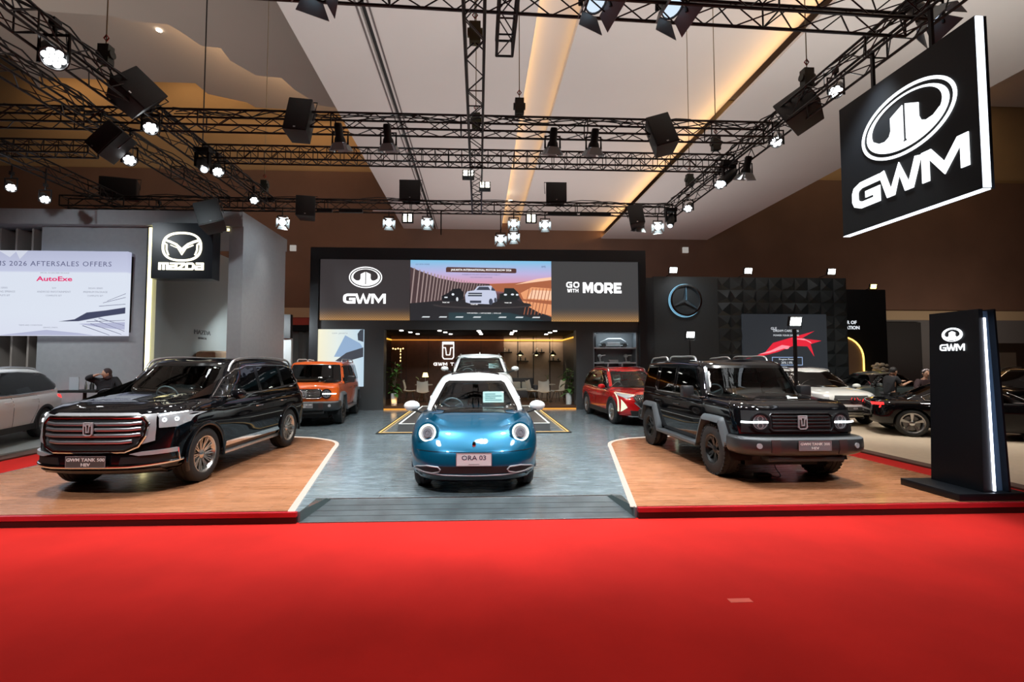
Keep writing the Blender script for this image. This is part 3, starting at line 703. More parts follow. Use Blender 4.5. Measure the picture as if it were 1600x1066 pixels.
def cut_arches(root, tub, c, hw, ra):
    """open the wheel arches in the shell and line them with dark tunnels"""
    bm = bmesh.new(); bm.from_mesh(tub.data); dead = set(); jobs = []
    for xa in c['axles']:
        zc = c['wr'] + c.get('az', 0)
        if c.get('square'): P = [(xa - ra * 1.12, -.2), (xa - ra * 1.06, zc), (xa - ra * .62, zc + ra * .98), (xa + ra * .62, zc + ra * .98), (xa + ra * 1.06, zc), (xa + ra * 1.12, -.2)]
        else: P = [(xa - ra * .98, -.2)] + [(xa - ra * math.cos(R(a)), zc + ra * math.sin(R(a))) for a in range(-10, 191, 5)] + [(xa + ra * .98, -.2)]
        for s in (1, -1):
            fs = [f for f in bm.faces if f.calc_center_median().y * s > hw - .34 and pip((f.calc_center_median().x, f.calc_center_median().z), P)]
            dead.update(fs); jobs.append((xa, zc, s, P))
    bnd = {}
    for f in dead:
        for v in f.verts:
            if any(g not in dead for g in v.link_faces): bnd[v] = 1
    for v in bnd:
        xa, zc, s, P = min(jobs, key=lambda j: abs(j[0] - v.co.x) + (0 if j[2] * v.co.y > 0 else 9))
        if abs(v.co.y) < hw - .30: continue
        cx, cz = xa, zc - .05; dx, dz = v.co.x - cx, v.co.z - cz; L = math.hypot(dx, dz)
        if L < 1e-4: continue
        dx /= L; dz /= L; best = None
        for a, b in zip(P, P[1:]):
            ex, ez = b[0] - a[0], b[1] - a[1]; det = dx * (-ez) + dz * ex
            if abs(det) < 1e-9: continue
            t = ((a[0] - cx) * (-ez) + (a[1] - cz) * ex) / det; u = (dx * (a[1] - cz) - dz * (a[0] - cx)) / det
            if t > 0 and -.001 <= u <= 1.001 and (best is None or t < best): best = t
        if best and abs(best - L) < .13: v.co.x = cx + dx * best; v.co.z = cz + dz * best
    bmesh.ops.delete(bm, geom=list(dead), context='FACES'); bm.to_mesh(tub.data); bm.free()
    tub.data.polygons.foreach_set('use_smooth', [True] * len(tub.data.polygons))
    try: tub.data.set_sharp_from_angle(angle=R(40))
    except Exception: pass
    for xa, zc, s, P in jobs:
        m = MB(); n = len(P); yo = s * (hw - .035); yi = s * (hw - .36); Q = [(x, max(z, .31)) for x, z in P]
        vs = [(x, yo, z) for x, z in Q] + [(x, yi, z) for x, z in Q]
        m.add(vs, [(i, i + 1, n + i + 1, n + i) for i in range(n - 1)]); tri = geometry.tessellate_polygon([[Vector((x, z, 0)) for x, z in Q]]); m.add([(x, yi, z) for x, z in Q], [tuple(t) for t in tri])
        m.build('wheel_well', BLKP, root, 40)
def paint(name, col, rough=.25, metal=.0, coat=1.0): 
    return mat(name, col, rough, metal, coat=coat)
GLASS = glass_mat('car_glass', (.62, .72, .70))
GLASSD = glass_mat('car_glass_dark', (.10, .12, .12))
def wheel(parent, x, y, z, Rr, w, rim_r, style, rm, side, proto=None):
    """tyre with rim and hub as children, built for the +y side"""
    if proto is not None:
        c = copy_tree(proto, parent=parent); c.location = (x, y, z); c.rotation_euler = (0, 0, 0 if side > 0 else math.pi); return c
    f = lambda a, b, h: (a, h, b); h = w / 2
    m = MB(); m.lathe([(rim_r - .01, -h * .85), (rim_r + .01, -h), (Rr - .045, -h - .004), (Rr - .012, -h * .86), (Rr, -h * .7), (Rr, -h * .3), (Rr - .01, -h * .28), (Rr - .01, -h * .22), (Rr, -h * .2), (Rr, h * .2), (Rr - .01, h * .22), (Rr - .01, h * .28), (Rr, h * .3), (Rr, h * .7), (Rr - .012, h * .86), (Rr - .045, h + .004), (rim_r + .03, h + .002), (rim_r + .01, h), (rim_r - .01, h * .85)], 44, f)
    if style == 'off':
        for i in range(36):
            a = 2 * math.pi * i / 36
            for s in (-1, 1):
                M = Matrix.Rotation(a, 4, 'Y') @ Matrix.Translation((Rr - .02, s * h * .82, 0)); m.box(-.012, .022, -h * .17, h * .17, -.022, .022, M)
    t = m.build('wheel', RUB, parent, 40); t.location = (x, y, z); t.rotation_euler = (0, 0, 0 if side > 0 else math.pi)
    d = h - .02
    m = MB(); m.lathe([(rim_r - .012, -h * .8), (rim_r - .03, -h * .5), (rim_r - .05, 0), (rim_r - .035, d - .03), (rim_r - .012, d), (rim_r + .012, d + .012), (rim_r + .006, d + .02), (rim_r - .01, d + .016), (rim_r - .028, d - .01)], 44, f)
    def spoke(a, w0, w1, r0, r1, z0, z1, th=.02):
        c, s_ = math.cos(a), math.sin(a)
        def g(r, q, hh): return (r * c - q * s_, hh, r * s_ + q * c)
        vs = [g(r0, -w0, z0), g(r0, w0, z0), g(r1, w1, z1), g(r1, -w1, z1), g(r0, -w0, z0 - th), g(r0, w0, z0 - th), g(r1, w1, z1 - th), g(r1, -w1, z1 - th)]
        m.add(vs, [(0, 1, 2, 3), (7, 6, 5, 4), (0, 4, 5, 1), (1, 5, 6, 2), (2, 6, 7, 3), (3, 7, 4, 0)])
    if style == 'multi':
        for i in range(10):
            a = 2 * math.pi * i / 10
            for q in (-.13, .13): spoke(a + q * .7, .010, .007, .06, rim_r - .015, d - .035, d - .004)
            spoke(a + math.pi / 10, .006, .005, .06, rim_r - .015, d - .055, d - .02)
    elif style == 'off':
        for i in range(6):
            a = 2 * math.pi * i / 6 + .3
            for q in (-.16, .16): spoke(a + q, .017, .015, .05, rim_r - .01, d - .03, d - .008, .03)
    elif style == 'star':
        for i in range(5):
            a = 2 * math.pi * i / 5 + math.pi / 2
            for q in (-.13, .13): spoke(a + q * .3, .012, .030, .05, rim_r - .01, d - .03, d - .004, .025)
    else:
        for i in range(5):
            a = 2 * math.pi * i / 5 + .2; spoke(a, .03, .045, .05, rim_r - .01, d - .03, d - .006, .025); 
            spoke(a + .5, .012, .02, .05, rim_r - .01, d - .04, d - .012, .02)
    r = m.build('rim', rm, t, 30)
    MB().lathe([(0.001, d - .012), (.035, d - .014), (.062, d - .03), (.066, d - .07)], 20, f).build('hub_cap', rm, t)
    MB().cyl((0, -.01, 0), (0, .02, 0), rim_r * .72, n=24).build('brake_disc', mat('disc_steel', (.25, .25, .26), .4, .9), t)
    return t
def seat(parent, x, y, z, m, w=.5, h=.62):
    s = MB(); s.box(-.09, .05, -w / 2, w / 2, -.35, h - .35); 
    o = s.build('seat', m, parent, bevel=.03); o.location = (x, y, z); o.rotation_euler = (0, R(-12), 0)
    hd = MB(); hd.box(-.07, .03, -.13, .13, 0, .17); q = hd.build('headrest', m, parent, bevel=.03); q.location = (x - .05, y, z + h - .34); q.rotation_euler = (0, R(-8), 0)
def car(c):
    """c: dict of dimensions; returns root and Body"""
    root = thing(c['name'], c['label'], 'car', c['loc'], c['rz'])
    pm = c['paint']; pt = c.get('paint_top', pm)
    zt = lambda x: interp(c['top'], x); zb = lambda x: interp(c['bot'], x)
    tub = blob(c['tub'], zb, zt, capf=c.get('capf'), crown=c.get('crown', .02), cap_in=c.get('cap_in', .45), waist=c.get('waist')).build('body_shell', pm, root, 30)
    hw = c['hw']; ra = c['arch']
    cut_arches(root, tub, c, hw, ra)
    rz_ = lambda x: interp(c['roof'], x)
    cab = blob(c['cab'], lambda x: c['belt'], rz_, nF=40, nS=c.get('nS', 110), nR=34, sub=7, crown=c.get('rcrown', .025), cap_in=c.get('cab_in', .3), waist=c.get('cwaist')).build('cabin', pt, root, 40)
    B = Body([tub, cab])
    op = c.get('open', False)
    # windows ------------------------------------------------------------
    gm = GLASS if op else GLASSD
    def ins(poly, d):
        cx = sum(p[0] for p in poly) / len(poly); cy = sum(p[1] for p in poly) / len(poly); out = []
        n = len(poly); area2 = sum(poly[i][0] * poly[(i + 1) % n][1] - poly[(i + 1) % n][0] * poly[i][1] for i in range(n)); sg = 1 if area2 > 0 else -1
        L, Rr = strokepoly(poly, 2 * d, True); return L if sg > 0 else Rr
    frit = mat('window_frit', (.004, .004, .004), .15)
    kill = []
    for view in ('L', 'R'):
        for w_, holes in c['side_windows']:
            m = B.drape(view, w_, [ins(h, .0) for h in holes] if op else [], off=.005, thick=.01, step=.06); fr = m.build('window_frame', frit, root, 60)
            for h in holes:
                kill.append((view, ins(h, -.02)))
                B.drape(view, ins(h, -.01), off=.003 if op else .008, thick=.002, step=.08).build('side_window', gm, root, 60)
    for view, key in (('F', 'windshield'), ('B', 'rear_window')):
        if key not in c: continue
        w_ = c[key]; B.drape(view, w_, [ins(w_, .045)] if op else [], off=.005, thick=.01, step=.06).build(key + '_frame', frit, root, 60)
        kill.append((view, ins(w_, .025))); B.drape(view, ins(w_, .02), off=.003 if op else .008, thick=.002, step=.07).build(key, c.get('wsglass', gm), root, 60)
    if op:
        bm = bmesh.new(); bm.from_mesh(cab.data); bm.normal_update(); dl = []
        for f in bm.faces:
            q = f.calc_center_median(); n = f.normal
            for view, poly in kill:
                if view == 'L' and n.y > .5 and pip((q.x, q.z), poly): dl.append(f); break
                if view == 'R' and n.y < -.5 and pip((q.x, q.z), poly): dl.append(f); break
                if view == 'F' and n.x > .2 and pip((q.y, q.z), poly): dl.append(f); break
                if view == 'B' and n.x < -.3 and pip((q.y, q.z), poly): dl.append(f); break
        bmesh.ops.delete(bm, geom=dl, context='FACES'); bm.to_mesh(cab.data); bm.free()
        tm = mat('interior_dark', (.03, .03, .033), .7) if 'trimcol' not in c else mat(c['name'] + '_trim', c['trimcol'], .6)
        xs = c['seat_x']; zz = c['belt']
        for x in xs:
            for y in (-.38, .38): seat(root, x, y, zz, tm)
        xd = c['dash_x']; m = MB(); m.box(xd - .1, xd + .35, -.7, .7, zz - .05, zz + .07); m.build('dashboard', mat('interior_dark', (.03, .03, .033), .7), root, bevel=.03)
        yw = -.38 if not c.get('lhd') else .38
        yw = -yw if c.get('rhd_flip') else yw
        M = Matrix.Translation((xd - .28, yw, zz + .08)) @ Matrix.Rotation(R(-66), 4, 'Y')
        m = MB(); m.tube([M @ Vector((.18 * math.cos(R(a)), .18 * math.sin(R(a)), 0)) for a in range(0, 360, 15)], .014, 6, True)
        for a in (0, 120, 240): m.tube([M @ Vector((0, 0, 0)), M @ Vector((.18 * math.cos(R(a + 180)), .18 * math.sin(R(a + 180)), 0))], .014, 6)
        m.build('steering_wheel', mat('wheel_grey', (.25, .27, .3), .5), root)
        MB().box(c['cab'][-1][1] - .14, c['cab'][-1][1] - .10, -.12, .12, zz + (rz_(0) - zz) * .80, zz + (rz_(0) - zz) * .9).build('rear_view_mirror', BLKP, root)
    # wheels ---------------------------------------------------------------
    pr = None; yw = hw - c['tw'] / 2 - c.get('tin', .02)
    for xa in c['axles']:
        for s in (1, -1):
            q = wheel(root, xa, s * yw, c['wr'], c['wr'], c['tw'], c['rim_r'], c['style'], c['rim_m'], s, pr)
            pr = pr or q
    # doors: seam lines and handles ---------------------------------------------
    for view in ('L', 'R'):
        for d in c.get('doors', []):
            B.drape(view, d, [ins(d, .006)], off=.0012, thick=.006, step=.09).build('door_gap', frit, root)
        for hx, hz in c.get('handles', []):
            h0, n0 = B.hit(view, hx, hz); sg = 1 if view == 'L' else -1
            m = MB(); m.tube([(hx - .1, h0.y - sg * .01, hz), (hx - .08, h0.y + sg * .028, hz), (hx + .08, h0.y + sg * .028, hz), (hx + .1, h0.y - sg * .01, hz)], .011, 8); m.build('door_handle', c.get('handle_m', pm), root)
    # mirrors -------------------------------------------------------------------------
    mx, my, mz, ms = c['mirror']
    for s in (1, -1):
        m = MB()
        if c.get('mirror_box'): m.box(-.07, .07, -.10, .10, -.10, .10)
        else: m.ellipsoid((0, 0, 0), .085, .13, .085, 18, 12)
        o = m.build('wing_mirror', c.get('mirror_m', pt), root, bevel=.03 if c.get('mirror_box') else 0); o.location = (mx, s * my, mz); o.scale = (ms, ms, ms)
        if not c.get('mirror_box'): o.rotation_euler = (0, 0, R(-12 * s))
        a = MB(); a.tube([(.02, 0, -.05), (.06, -s * .12, -.09), (.08, -s * .22, -.13)], .022, 8, r2=.04, up=(0, 0, 1)); a.build('mirror_arm', BLKP, o)
        g = MB(); g.box(-.086 if not c.get('mirror_box') else -.074, -.07, -.085, .085, -.05, .05); 
    # floor pan
    m = MB(); m.box(c['axles'][1] - .3, c['axles'][0] + .3, -hw + .36, hw - .36, .2, .45); m.build('underbody', BLKP, root)
    return root, B
def rails(root, B, pts, y, m, h=.05, r=.02):
    for s in (1, -1):
        P = []
        for i, x in enumerate(pts):
            hh, n = B.hit('T', x, s * y); P.append((x, s * y, hh.z + (h if 0 < i < len(pts) - 1 else -.01)))
        MB().tube(smooth2(P, 4), r, 10).build('roof_rail', m, root)
def plate(root, B, y, z, w, h, face, txt, tm, off=.03, size=.1):
    hh, n = B.hit('F', y, z); x = hh.x + off
    o = MB().box(-.008, 0, -w / 2, w / 2, -h / 2, h / 2).build('licence_plate', face, root); o.location = (x, y, z)
    fr = MB(); stroke(fr, [(-w / 2, -h / 2), (w / 2, -h / 2), (w / 2, h / 2), (-w / 2, h / 2)], .008, 0, .004, lambda u, v, q: (q, u, v), True); fr.build('plate_frame', mat('plate_edge', (.35, .35, .36), .4, .5), o)
    for i, (s_, sz, dz) in enumerate(txt):
        text(s_, sz, frame((.0015, 0, dz), (0, 1, 0), (0, 0, 1)), tm, parent=o, ext=.002, sx=1.15, bold=.001)
    return o
def disc(mb, p, n, r0, r1, h0, h1, N=28):
    """ring/disc lathed about axis n at p: r0 inner, r1 outer"""
    n = Vector(n).normalized(); a = n.orthogonal().normalized(); b = n.cross(a); p = Vector(p)
    f = lambda x, y, h: p + a * x + b * y + n * h
    mb.lathe([(r0, h0), (r0, h1), (r1, h1), (r1, h0)] if r0 > 0 else [(.0005, h1), (r1, h1), (r1, h0)], N, f)
def tank_badge(root, x, y, z, s, sub=None):
    o = MB(); g = lambda u, v, w: (x + w, y + u, z + v)
    stroke(o, [(-.62 * s, .95 * s), (.62 * s, .95 * s), (.62 * s, -.75 * s), (.42 * s, -.95 * s), (-.42 * s, -.95 * s), (-.62 * s, -.75 * s)], .14 * s, 0, .02, g, True)
    stroke(o, [(-.5 * s, .5 * s), (-.24 * s, .5 * s), (-.18 * s, -.45 * s), (.18 * s, -.45 * s), (.24 * s, .5 * s), (.5 * s, .5 * s)], .16 * s, 0, .022, g)
    stroke(o, [(-.55 * s, .72 * s), (.55 * s, .72 * s)], .2 * s, 0, .02, g)
    b = o.build('badge', mat('badge_silver', (.6, .6, .62), .4, .3), root); 
    MB().box(x - .01, x + .004, y - .6 * s, y + .6 * s, z - .92 * s, z + .92 * s).build('badge_field', mat('badge_dark', (.03, .03, .03), .3), b)

# ---- large black suv, left ------------------------------------------------------
def L8(t, xf, xr, hw, Lf=.8, nf=3.2, Lr=.6, nr=3.6): return (t, xf, Lf, nf, xr, Lr, nr, hw)
SILV = mat('rim_silver', (.62, .60, .56), .22, .9); RBLK = mat('rim_black', (.012, .012, .012), .3, .5, coat=.3)
HLAMP = emat('headlamp_led', (.93, .97, 1), 5.0); LENS = mat('lamp_lens', (.60, .64, .67), .22, .35, coat=1)
def big_suv():
    bp = mat('black_paint', (.004, .004, .005), .5, coat=1, spec=.0)
    c = dict(name='suv', label='large black seven-seat suv with chrome grille on the left wood floor', loc=(-4.86, 8.66, .132), rz=R(-90 - 1.8), paint=bp,
        top=[(-2.45, 1.16), (-1.5, 1.18), (0, 1.17), (.95, 1.17), (1.3, 1.20), (1.9, 1.17), (2.2, 1.12), (2.35, 1.08)], bot=[(-2.4, .36), (-1.2, .30), (1.2, .30), (2.3, .27)],
        tub=[L8(0, 2.10, -2.30, .84), L8(.05, 2.26, -2.40, .915), L8(.16, 2.33, -2.44, .945), L8(.38, 2.33, -2.45, .955), L8(.62, 2.31, -2.43, .967), L8(.76, 2.30, -2.42, .96), L8(.88, 2.28, -2.40, .94), L8(.96, 2.22, -2.38, .905), L8(1, 2.12, -2.33, .86)],
        hw=.967, arch=.435, wr=.395, az=.015, tw=.265, rim_r=.262, axles=(1.425, -1.425), style='multi', rim_m=SILV, crown=.045, capf=lambda x, y: .022 * math.exp(-((abs(y) - .48) / .09) ** 2) * (1 if x > 1.1 else 0) * min(1, max(0, (2.15 - x) / .3)),
        belt=1.10, roof=[(-2.3, 1.70), (-1.9, 1.76), (-1, 1.815), (0, 1.815), (.6, 1.79), (1.3, 1.76)],
        cab=[L8(0, 1.32, -2.38, .915, .42, 2.6, .5, 3), L8(.18, 1.14, -2.34, .895, .42, 2.6, .5, 3), L8(.5, .83, -2.26, .83, .4, 2.6, .5, 3), L8(.8, .54, -2.17, .765, .38, 2.6, .5, 3), L8(.92, .42, -2.10, .725, .36, 2.6, .5, 3), L8(1, .26, -1.98, .65, .36, 2.6, .5, 3)],
        windshield=[(-.76, 1.20), (.76, 1.20), (.62, 1.70), (.45, 1.735), (-.45, 1.735), (-.62, 1.70)],
        side_windows=[([(1.02, 1.20), (.62, 1.49), (.35, 1.63), (0, 1.695), (-.7, 1.71), (-1.5, 1.69), (-1.85, 1.63), (-2.06, 1.50), (-2.08, 1.40), (-1.95, 1.31), (-1.7, 1.27), (0, 1.21)],
                       [[(.80, 1.23), (.58, 1.46), (.33, 1.59), (.02, 1.665), (-.22, 1.675), (-.22, 1.235)], [(-.34, 1.24), (-.34, 1.675), (-1.15, 1.675), (-1.15, 1.27)], [(-1.27, 1.28), (-1.27, 1.67), (-1.62, 1.65), (-1.86, 1.58), (-2.0, 1.46), (-1.93, 1.35), (-1.7, 1.30)]])],
        doors=[[(1.0, .45), (1.0, 1.12), (-.28, 1.16), (-.28, .45)], [(-.28, .45), (-.28, 1.16), (-1.3, 1.18), (-1.28, .95), (-1.0, .7), (-.9, .45)]], handles=[(-.12, .98), (-1.1, 1.0)], handle_m=CHR,
        mirror=(.78, 1.06, 1.24, 1.05), open=True, seat_x=(.0, -1.0), dash_x=.62)
    r, B = car(c)
    for v in 'LR': B.trim(v, c['side_windows'][0][0], .011, .006, True).build('window_chrome', CHR, r)
    rails(r, B, (.45, .25, -.5, -1.4, -1.85, -2.0), .70, ALU, .06, .022)
    # chrome lower side trims and sills
    for v in 'LR': B.drape(v, [(.92, .43), (.92, .50), (-.85, .50), (-.95, .43)], off=.02, thick=.04).build('side_moulding', CHR, r)
    for s in (1, -1): MB().box(-.95, .95, min(s * .80, s * .95), max(s * .80, s * .95), .30, .36).build('side_step', ALU, r, bevel=.01)
    # wheel lips
    for nm, (xa) in (('front', 1.425), ('rear', -1.425)):
        for v, s in (('L', 1), ('R', -1)):
            m = MB(); P = [(xa + .447 * math.cos(R(a)), s * .965, .41 + .447 * math.sin(R(a))) for a in range(-22, 203, 9)]
            m.tube(P, .02, 8, r2=.035, up=(0, 1, 0)); m.build('wheel_arch_lip', bp, r)
    # grille
    go = [(-.60, 1.02), (.60, 1.02), (.66, .95), (.64, .78), (.58, .66), (.45, .60), (-.45, .60), (-.58, .66), (-.64, .78), (-.66, .95)]
    g = B.drape('F', go, off=.012, thick=.03).build('grille', mat('grille_black', (.006, .006, .007), .6), r)
    B.trim('F', go, .020, .02, True, r2=.026).build('grille_surround', CHR, g)
    m = MB()
    for i, z in enumerate((.945, .875, .80, .715)): 
        w = .60 if i < 3 else .52
        B.trim('F', [(-w, z + .012), (-w + .12, z), (w - .12, z), (w, z + .012)], .011, .03, r2=.022, mb=m)
    m.build('grille_bar', mat('bar_chrome', (.5, .5, .52), .3, .85), g)
    B.drape('F', [(-.60, 1.035), (-.52, 1.075), (.52, 1.075), (.60, 1.035)], off=.016, thick=.03).build('hood_trim', mat('satin_chrome', (.55, .56, .58), .3, .5), r)
    # chrome side blocks of the grille
    for s in (1, -1):
        B.drape('F', [(s * .56, 1.05), (s * .72, 1.06), (s * .74, .90), (s * .74, .72), (s * .62, .68), (s * .665, .80), (s * .665, .95)], off=.022, thick=.04).build('grille_side_block', mat('satin_chrome', (.55, .56, .58), .3, .5), r)
        # headlamps on the corners
        hp = [(s * .745, 1.04), (s * .93, 1.075), (s * .955, 1.06), (s * .95, .93), (s * .90, .88), (s * .765, .88)]
        h = B.drape('F', hp, off=.010, thick=.04, step=.035).build('headlight', LENS, r, 50)
        m = MB()
        for y in (.80, .885):
            q, n = B.hit('F', s * y, .98); n = (n + Vector((.3, 0, 0))).normalized(); disc(m, q + n * .012, n, .018, .026, 0, .006, 16)
        m.build('led_ring', HLAMP, h)
        B.trim('F', [(s * .75, 1.035), (s * .92, 1.068)], .007, .016).build('led_strip', HLAMP, h)
        hp2 = [(1.98, 1.075), (1.98, .95), (2.14, .90), (2.14, 1.06)]
        B.drape('L' if s > 0 else 'R', hp2, off=.010, thick=.03, step=.035).build('headlight_side', LENS, r, 50)
        # bumper corner chrome frames
        B.drape('F', [(s * .50, .56), (s * .62, .585), (s * .90, .60), (s * .90, .545), (s * .60, .535)], off=.03, thick=.05).build('fog_light_chrome', mat('satin_chrome', (.55, .56, .58), .3, .5), r)
        B.trim('F', [(s * .90, .60), (s * .905, .44)], .010, .03).build('bumper_trim', CHR, r)
        B.drape('F', [(s * .38, .43), (s * .40, .52), (s * .86, .53), (s * .88, .44)], off=.006, thick=.02).build('lower_intake', mat('grille_black', (.006, .006, .007), .6), r)
    m = MB(); B.trim('F', [(-.92, .43), (-.5, .405), (.5, .405), (.92, .43)], .014, .022, r2=.022, mb=m); m.build('bumper_chrome_bar', CHR, r)
    m = MB(); B.drape('F', [(-.8, .28), (-.78, .36), (.78, .36), (.8, .28)], off=.02, thick=.04, mb=m); m.build('skid_plate', mat('skid', (.10, .10, .10), .35, .6), r)
    tank_badge(r, B.hit('F', 0, .88)[0].x + .05, 0, .89, .085)
    plate(r, B, -.0, .475, .50, .14, mat('plate_dark', (.09, .085, .08), .35), [('GWM TANK 500', .058, .025), ('HEV', .055, -.038)], mat('plate_text', (.8, .8, .78), .5), .045)
    return r
# ---- boxy off-roader -------------------------------------------------------------
def boxy(label, loc, rz, pnt, rim, hero=True):
    c = dict(name='off_road_suv', label=label, loc=loc, rz=rz, paint=pnt,
        top=[(-2.1, 1.17), (0, 1.17), (.9, 1.17), (1.1, 1.19), (1.8, 1.175), (2.1, 1.14)], bot=[(-2.1, .50), (-1, .42), (1, .42), (2.1, .50)],
        tub=[L8(0, 2.0, -2.0, .80, .3, 3.6, .3, 3.6), L8(.06, 2.06, -2.04, .845, .3, 3.6, .3, 3.6), L8(.3, 2.09, -2.06, .875, .32, 3.6, .3, 3.6), L8(.55, 2.09, -2.06, .885, .32, 3.6, .3, 3.6), L8(.78, 2.07, -2.05, .88, .34, 3.4, .3, 3.6), L8(.9, 2.05, -2.04, .865, .34, 3.4, .3, 3.6), L8(.97, 2.0, -2.02, .835, .34, 3.2, .3, 3.6), L8(1, 1.93, -1.97, .79, .34, 3.2, .3, 3.6)],
        hw=.925, arch=.44, wr=.39, tw=.255, tin=.0, rim_r=.225, axles=(1.33, -1.36), style='off', rim_m=rim, crown=.03, cap_in=.5, square=True,
        capf=lambda x, y: .022 * (1 if x > 1.0 else 0) * (1 / (1 + math.exp((abs(y) - .42) * 60))) * min(1, max(0, (2.0 - x) / .15)),
        belt=1.12, roof=[(-2.1, 1.76), (-1, 1.79), (0, 1.79), (.6, 1.775), (1.2, 1.75)],
        cab=[L8(0, 1.06, -2.04, .855, .2, 3, .22, 3), L8(.2, .99, -2.03, .84, .2, 3, .22, 3), L8(.5, .87, -2.0, .80, .2, 3, .22, 3), L8(.82, .74, -1.97, .755, .2, 3, .22, 3), L8(.93, .68, -1.95, .73, .2, 3, .22, 3), L8(1, .58, -1.88, .67, .22, 3, .25, 3)],
        windshield=[(-.74, 1.19), (.74, 1.19), (.78, 1.22), (.69, 1.67), (.65, 1.70), (-.65, 1.70), (-.69, 1.67), (-.78, 1.22)],
        side_windows=[([(.93, 1.18), (.66, 1.64), (.6, 1.67), (-.16, 1.68), (-.19, 1.65), (-.19, 1.18)], [[(.86, 1.20), (.62, 1.62), (.57, 1.645), (-.14, 1.65), (-.165, 1.63), (-.165, 1.20)]]),
                      ([(-.27, 1.18), (-.27, 1.68), (-1.02, 1.68), (-1.04, 1.65), (-1.04, 1.18)], [[(-.295, 1.20), (-.295, 1.65), (-1.0, 1.65), (-1.015, 1.63), (-1.015, 1.20)]]),
                      ([(-1.18, 1.20), (-1.18, 1.68), (-1.80, 1.66), (-1.84, 1.62), (-1.84, 1.24), (-1.8, 1.20)], [[(-1.205, 1.23), (-1.205, 1.65), (-1.77, 1.63), (-1.81, 1.60), (-1.81, 1.26), (-1.78, 1.23)]])],
        doors=[[(.95, .52), (.95, 1.12), (-.23, 1.14), (-.23, .52)], [(-.23, .52), (-.23, 1.14), (-1.1, 1.14), (-1.1, .9), (-.86, .7), (-.8, .52)]], handles=[(-.08, .98), (-.95, .98)], handle_m=BLKP,
        mirror=(.72, 1.03, 1.26, 1.0), mirror_box=True, mirror_m=mat('mirror_black', (.02, .02, .022), .35, coat=.3), open=hero, seat_x=(.15, -.8), dash_x=.6)
    r, B = car(c)
    fl = mat('flare_grey', (.10, .11, .118), .5)
    for xa in c['axles']:
        for s in (1, -1):
            ra = c['arch']; z0 = c['wr']
            k = 1 if xa > 0 else -1
            zf = .56 if k > 0 else .42; zr = .42 if k > 0 else .56
            P = [(xa - ra * 1.16, zr), (xa - ra * 1.06, z0 + .14), (xa - ra * .70, z0 + ra * 1.02), (xa - ra * .5, z0 + ra * 1.11), (xa + ra * .5, z0 + ra * 1.11), (xa + ra * .70, z0 + ra * 1.02), (xa + ra * 1.06, z0 + .14), (xa + ra * 1.16, zf)]
            m = MB(); Q = smooth2(P, 3)
            # flat wide flare: profile swept along arch
            vs = []; n = len(Q)

            o = strokepoly(Q, .10); Lp, Rp = o[:n], o[n:][::-1]
            cx, cz = xa, z0
            for i in range(n):
                a_, b_ = Lp[i], Rp[i]
                out, inn = (a_, b_) if math.dist(a_, (cx, cz)) > math.dist(b_, (cx, cz)) else (b_, a_)
                tt = abs(i / (n - 1) - .5) * 2; kk = 1 - .45 * tt ** 3
                out = (inn[0] + (out[0] - inn[0]) * kk, inn[1] + (out[1] - inn[1]) * kk)
                mid = ((out[0] * .45 + inn[0] * .55), (out[1] * .45 + inn[1] * .55))
                vs += [(out[0], s * .86, out[1]), (out[0] * .9 + inn[0] * .1, s * .905, out[1] * .9 + inn[1] * .1), (mid[0], s * .955, mid[1]), (inn[0], s * .965, inn[1]), (inn[0], s * .80, inn[1])]
            fs = [(i * 5 + k_, i * 5 + k_ + 1, i * 5 + k_ + 6, i * 5 + k_ + 5) for i in range(n - 1) for k_ in range(4)] + [(0, 1, 2, 3, 4), tuple((n - 1) * 5 + q for q in (4, 3, 2, 1, 0))]
            m.add(vs, fs); m.build('wheel_arch_flare', fl, r, 40)
    rl = mat('rail_silver', (.5, .52, .53), .35, .8)
    rails(r, B, (.30, .2, -.3, -.75, -.85), .66, rl, .07, .020); rails(r, B, (-.95, -1.05, -1.5, -1.8, -1.9), .66, rl, .07, .020)
    for s in (1, -1): MB().box(-.88, .84, min(s * .80, s * .97), max(s * .80, s * .97), .36, .42).build('side_step', mat('step_grey', (.16, .17, .18), .4, .5), r, bevel=.015)
    # front bumper
    bm_ = blob([L8(0, 2.14, 1.72, .80, .42, 3.4, .1, 4), L8(.12, 2.22, 1.72, .90, .42, 3.4, .1, 4), L8(.35, 2.27, 1.72, .945, .4, 3.6, .1, 4), L8(.8, 2.27, 1.72, .95, .4, 3.6, .1, 4), L8(.93, 2.25, 1.72, .945, .4, 3.6, .1, 4), L8(1, 2.2, 1.72, .92, .4, 3.6, .1, 4)], lambda x: .42, lambda x: .70, nS=6, nR=6, sub=3, cap_in=.2)
    bmp = bm_.build('front_bumper', mat('bumper_grey', (.028, .030, .032), .4, coat=.2), r, 40)
    B2 = Body([bmp])
    for s in (1, -1):
        B2.drape('F', [(s * .42, .48), (s * .42, .67), (s * .54, .67), (s * .54, .50)], off=.012, thick=.03).build('bumper_hook_panel', mat('hook_panel', (.05, .03, .03), .4), bmp)
        q, n = B2.hit('F', s * .70, .59); m = MB(); disc(m, q, n, 0, .038, -.01, .012, 16); m.build('fog_light', LENS, bmp)
    m = MB(); m.box(2.0, 2.2, -.55, .55, .36, .44); m.build('skid_plate', BLKP, r, bevel=.02)
    B2.drape('F', [(-.9, .695), (-.9, .67), (.9, .67), (.9, .695)], off=.006, thick=.01).build('bumper_top_lip', fl, bmp)
    # rear bumper + spare
    MB().box(-2.16, -1.85, -.90, .90, .45, .68).build('rear_bumper', BLKP, r, bevel=.04)
    # grille
    go = [(-.42, 1.02), (.42, 1.02), (.46, .98), (.46, .82), (.42, .78), (-.42, .78), (-.46, .82), (-.46, .98)]
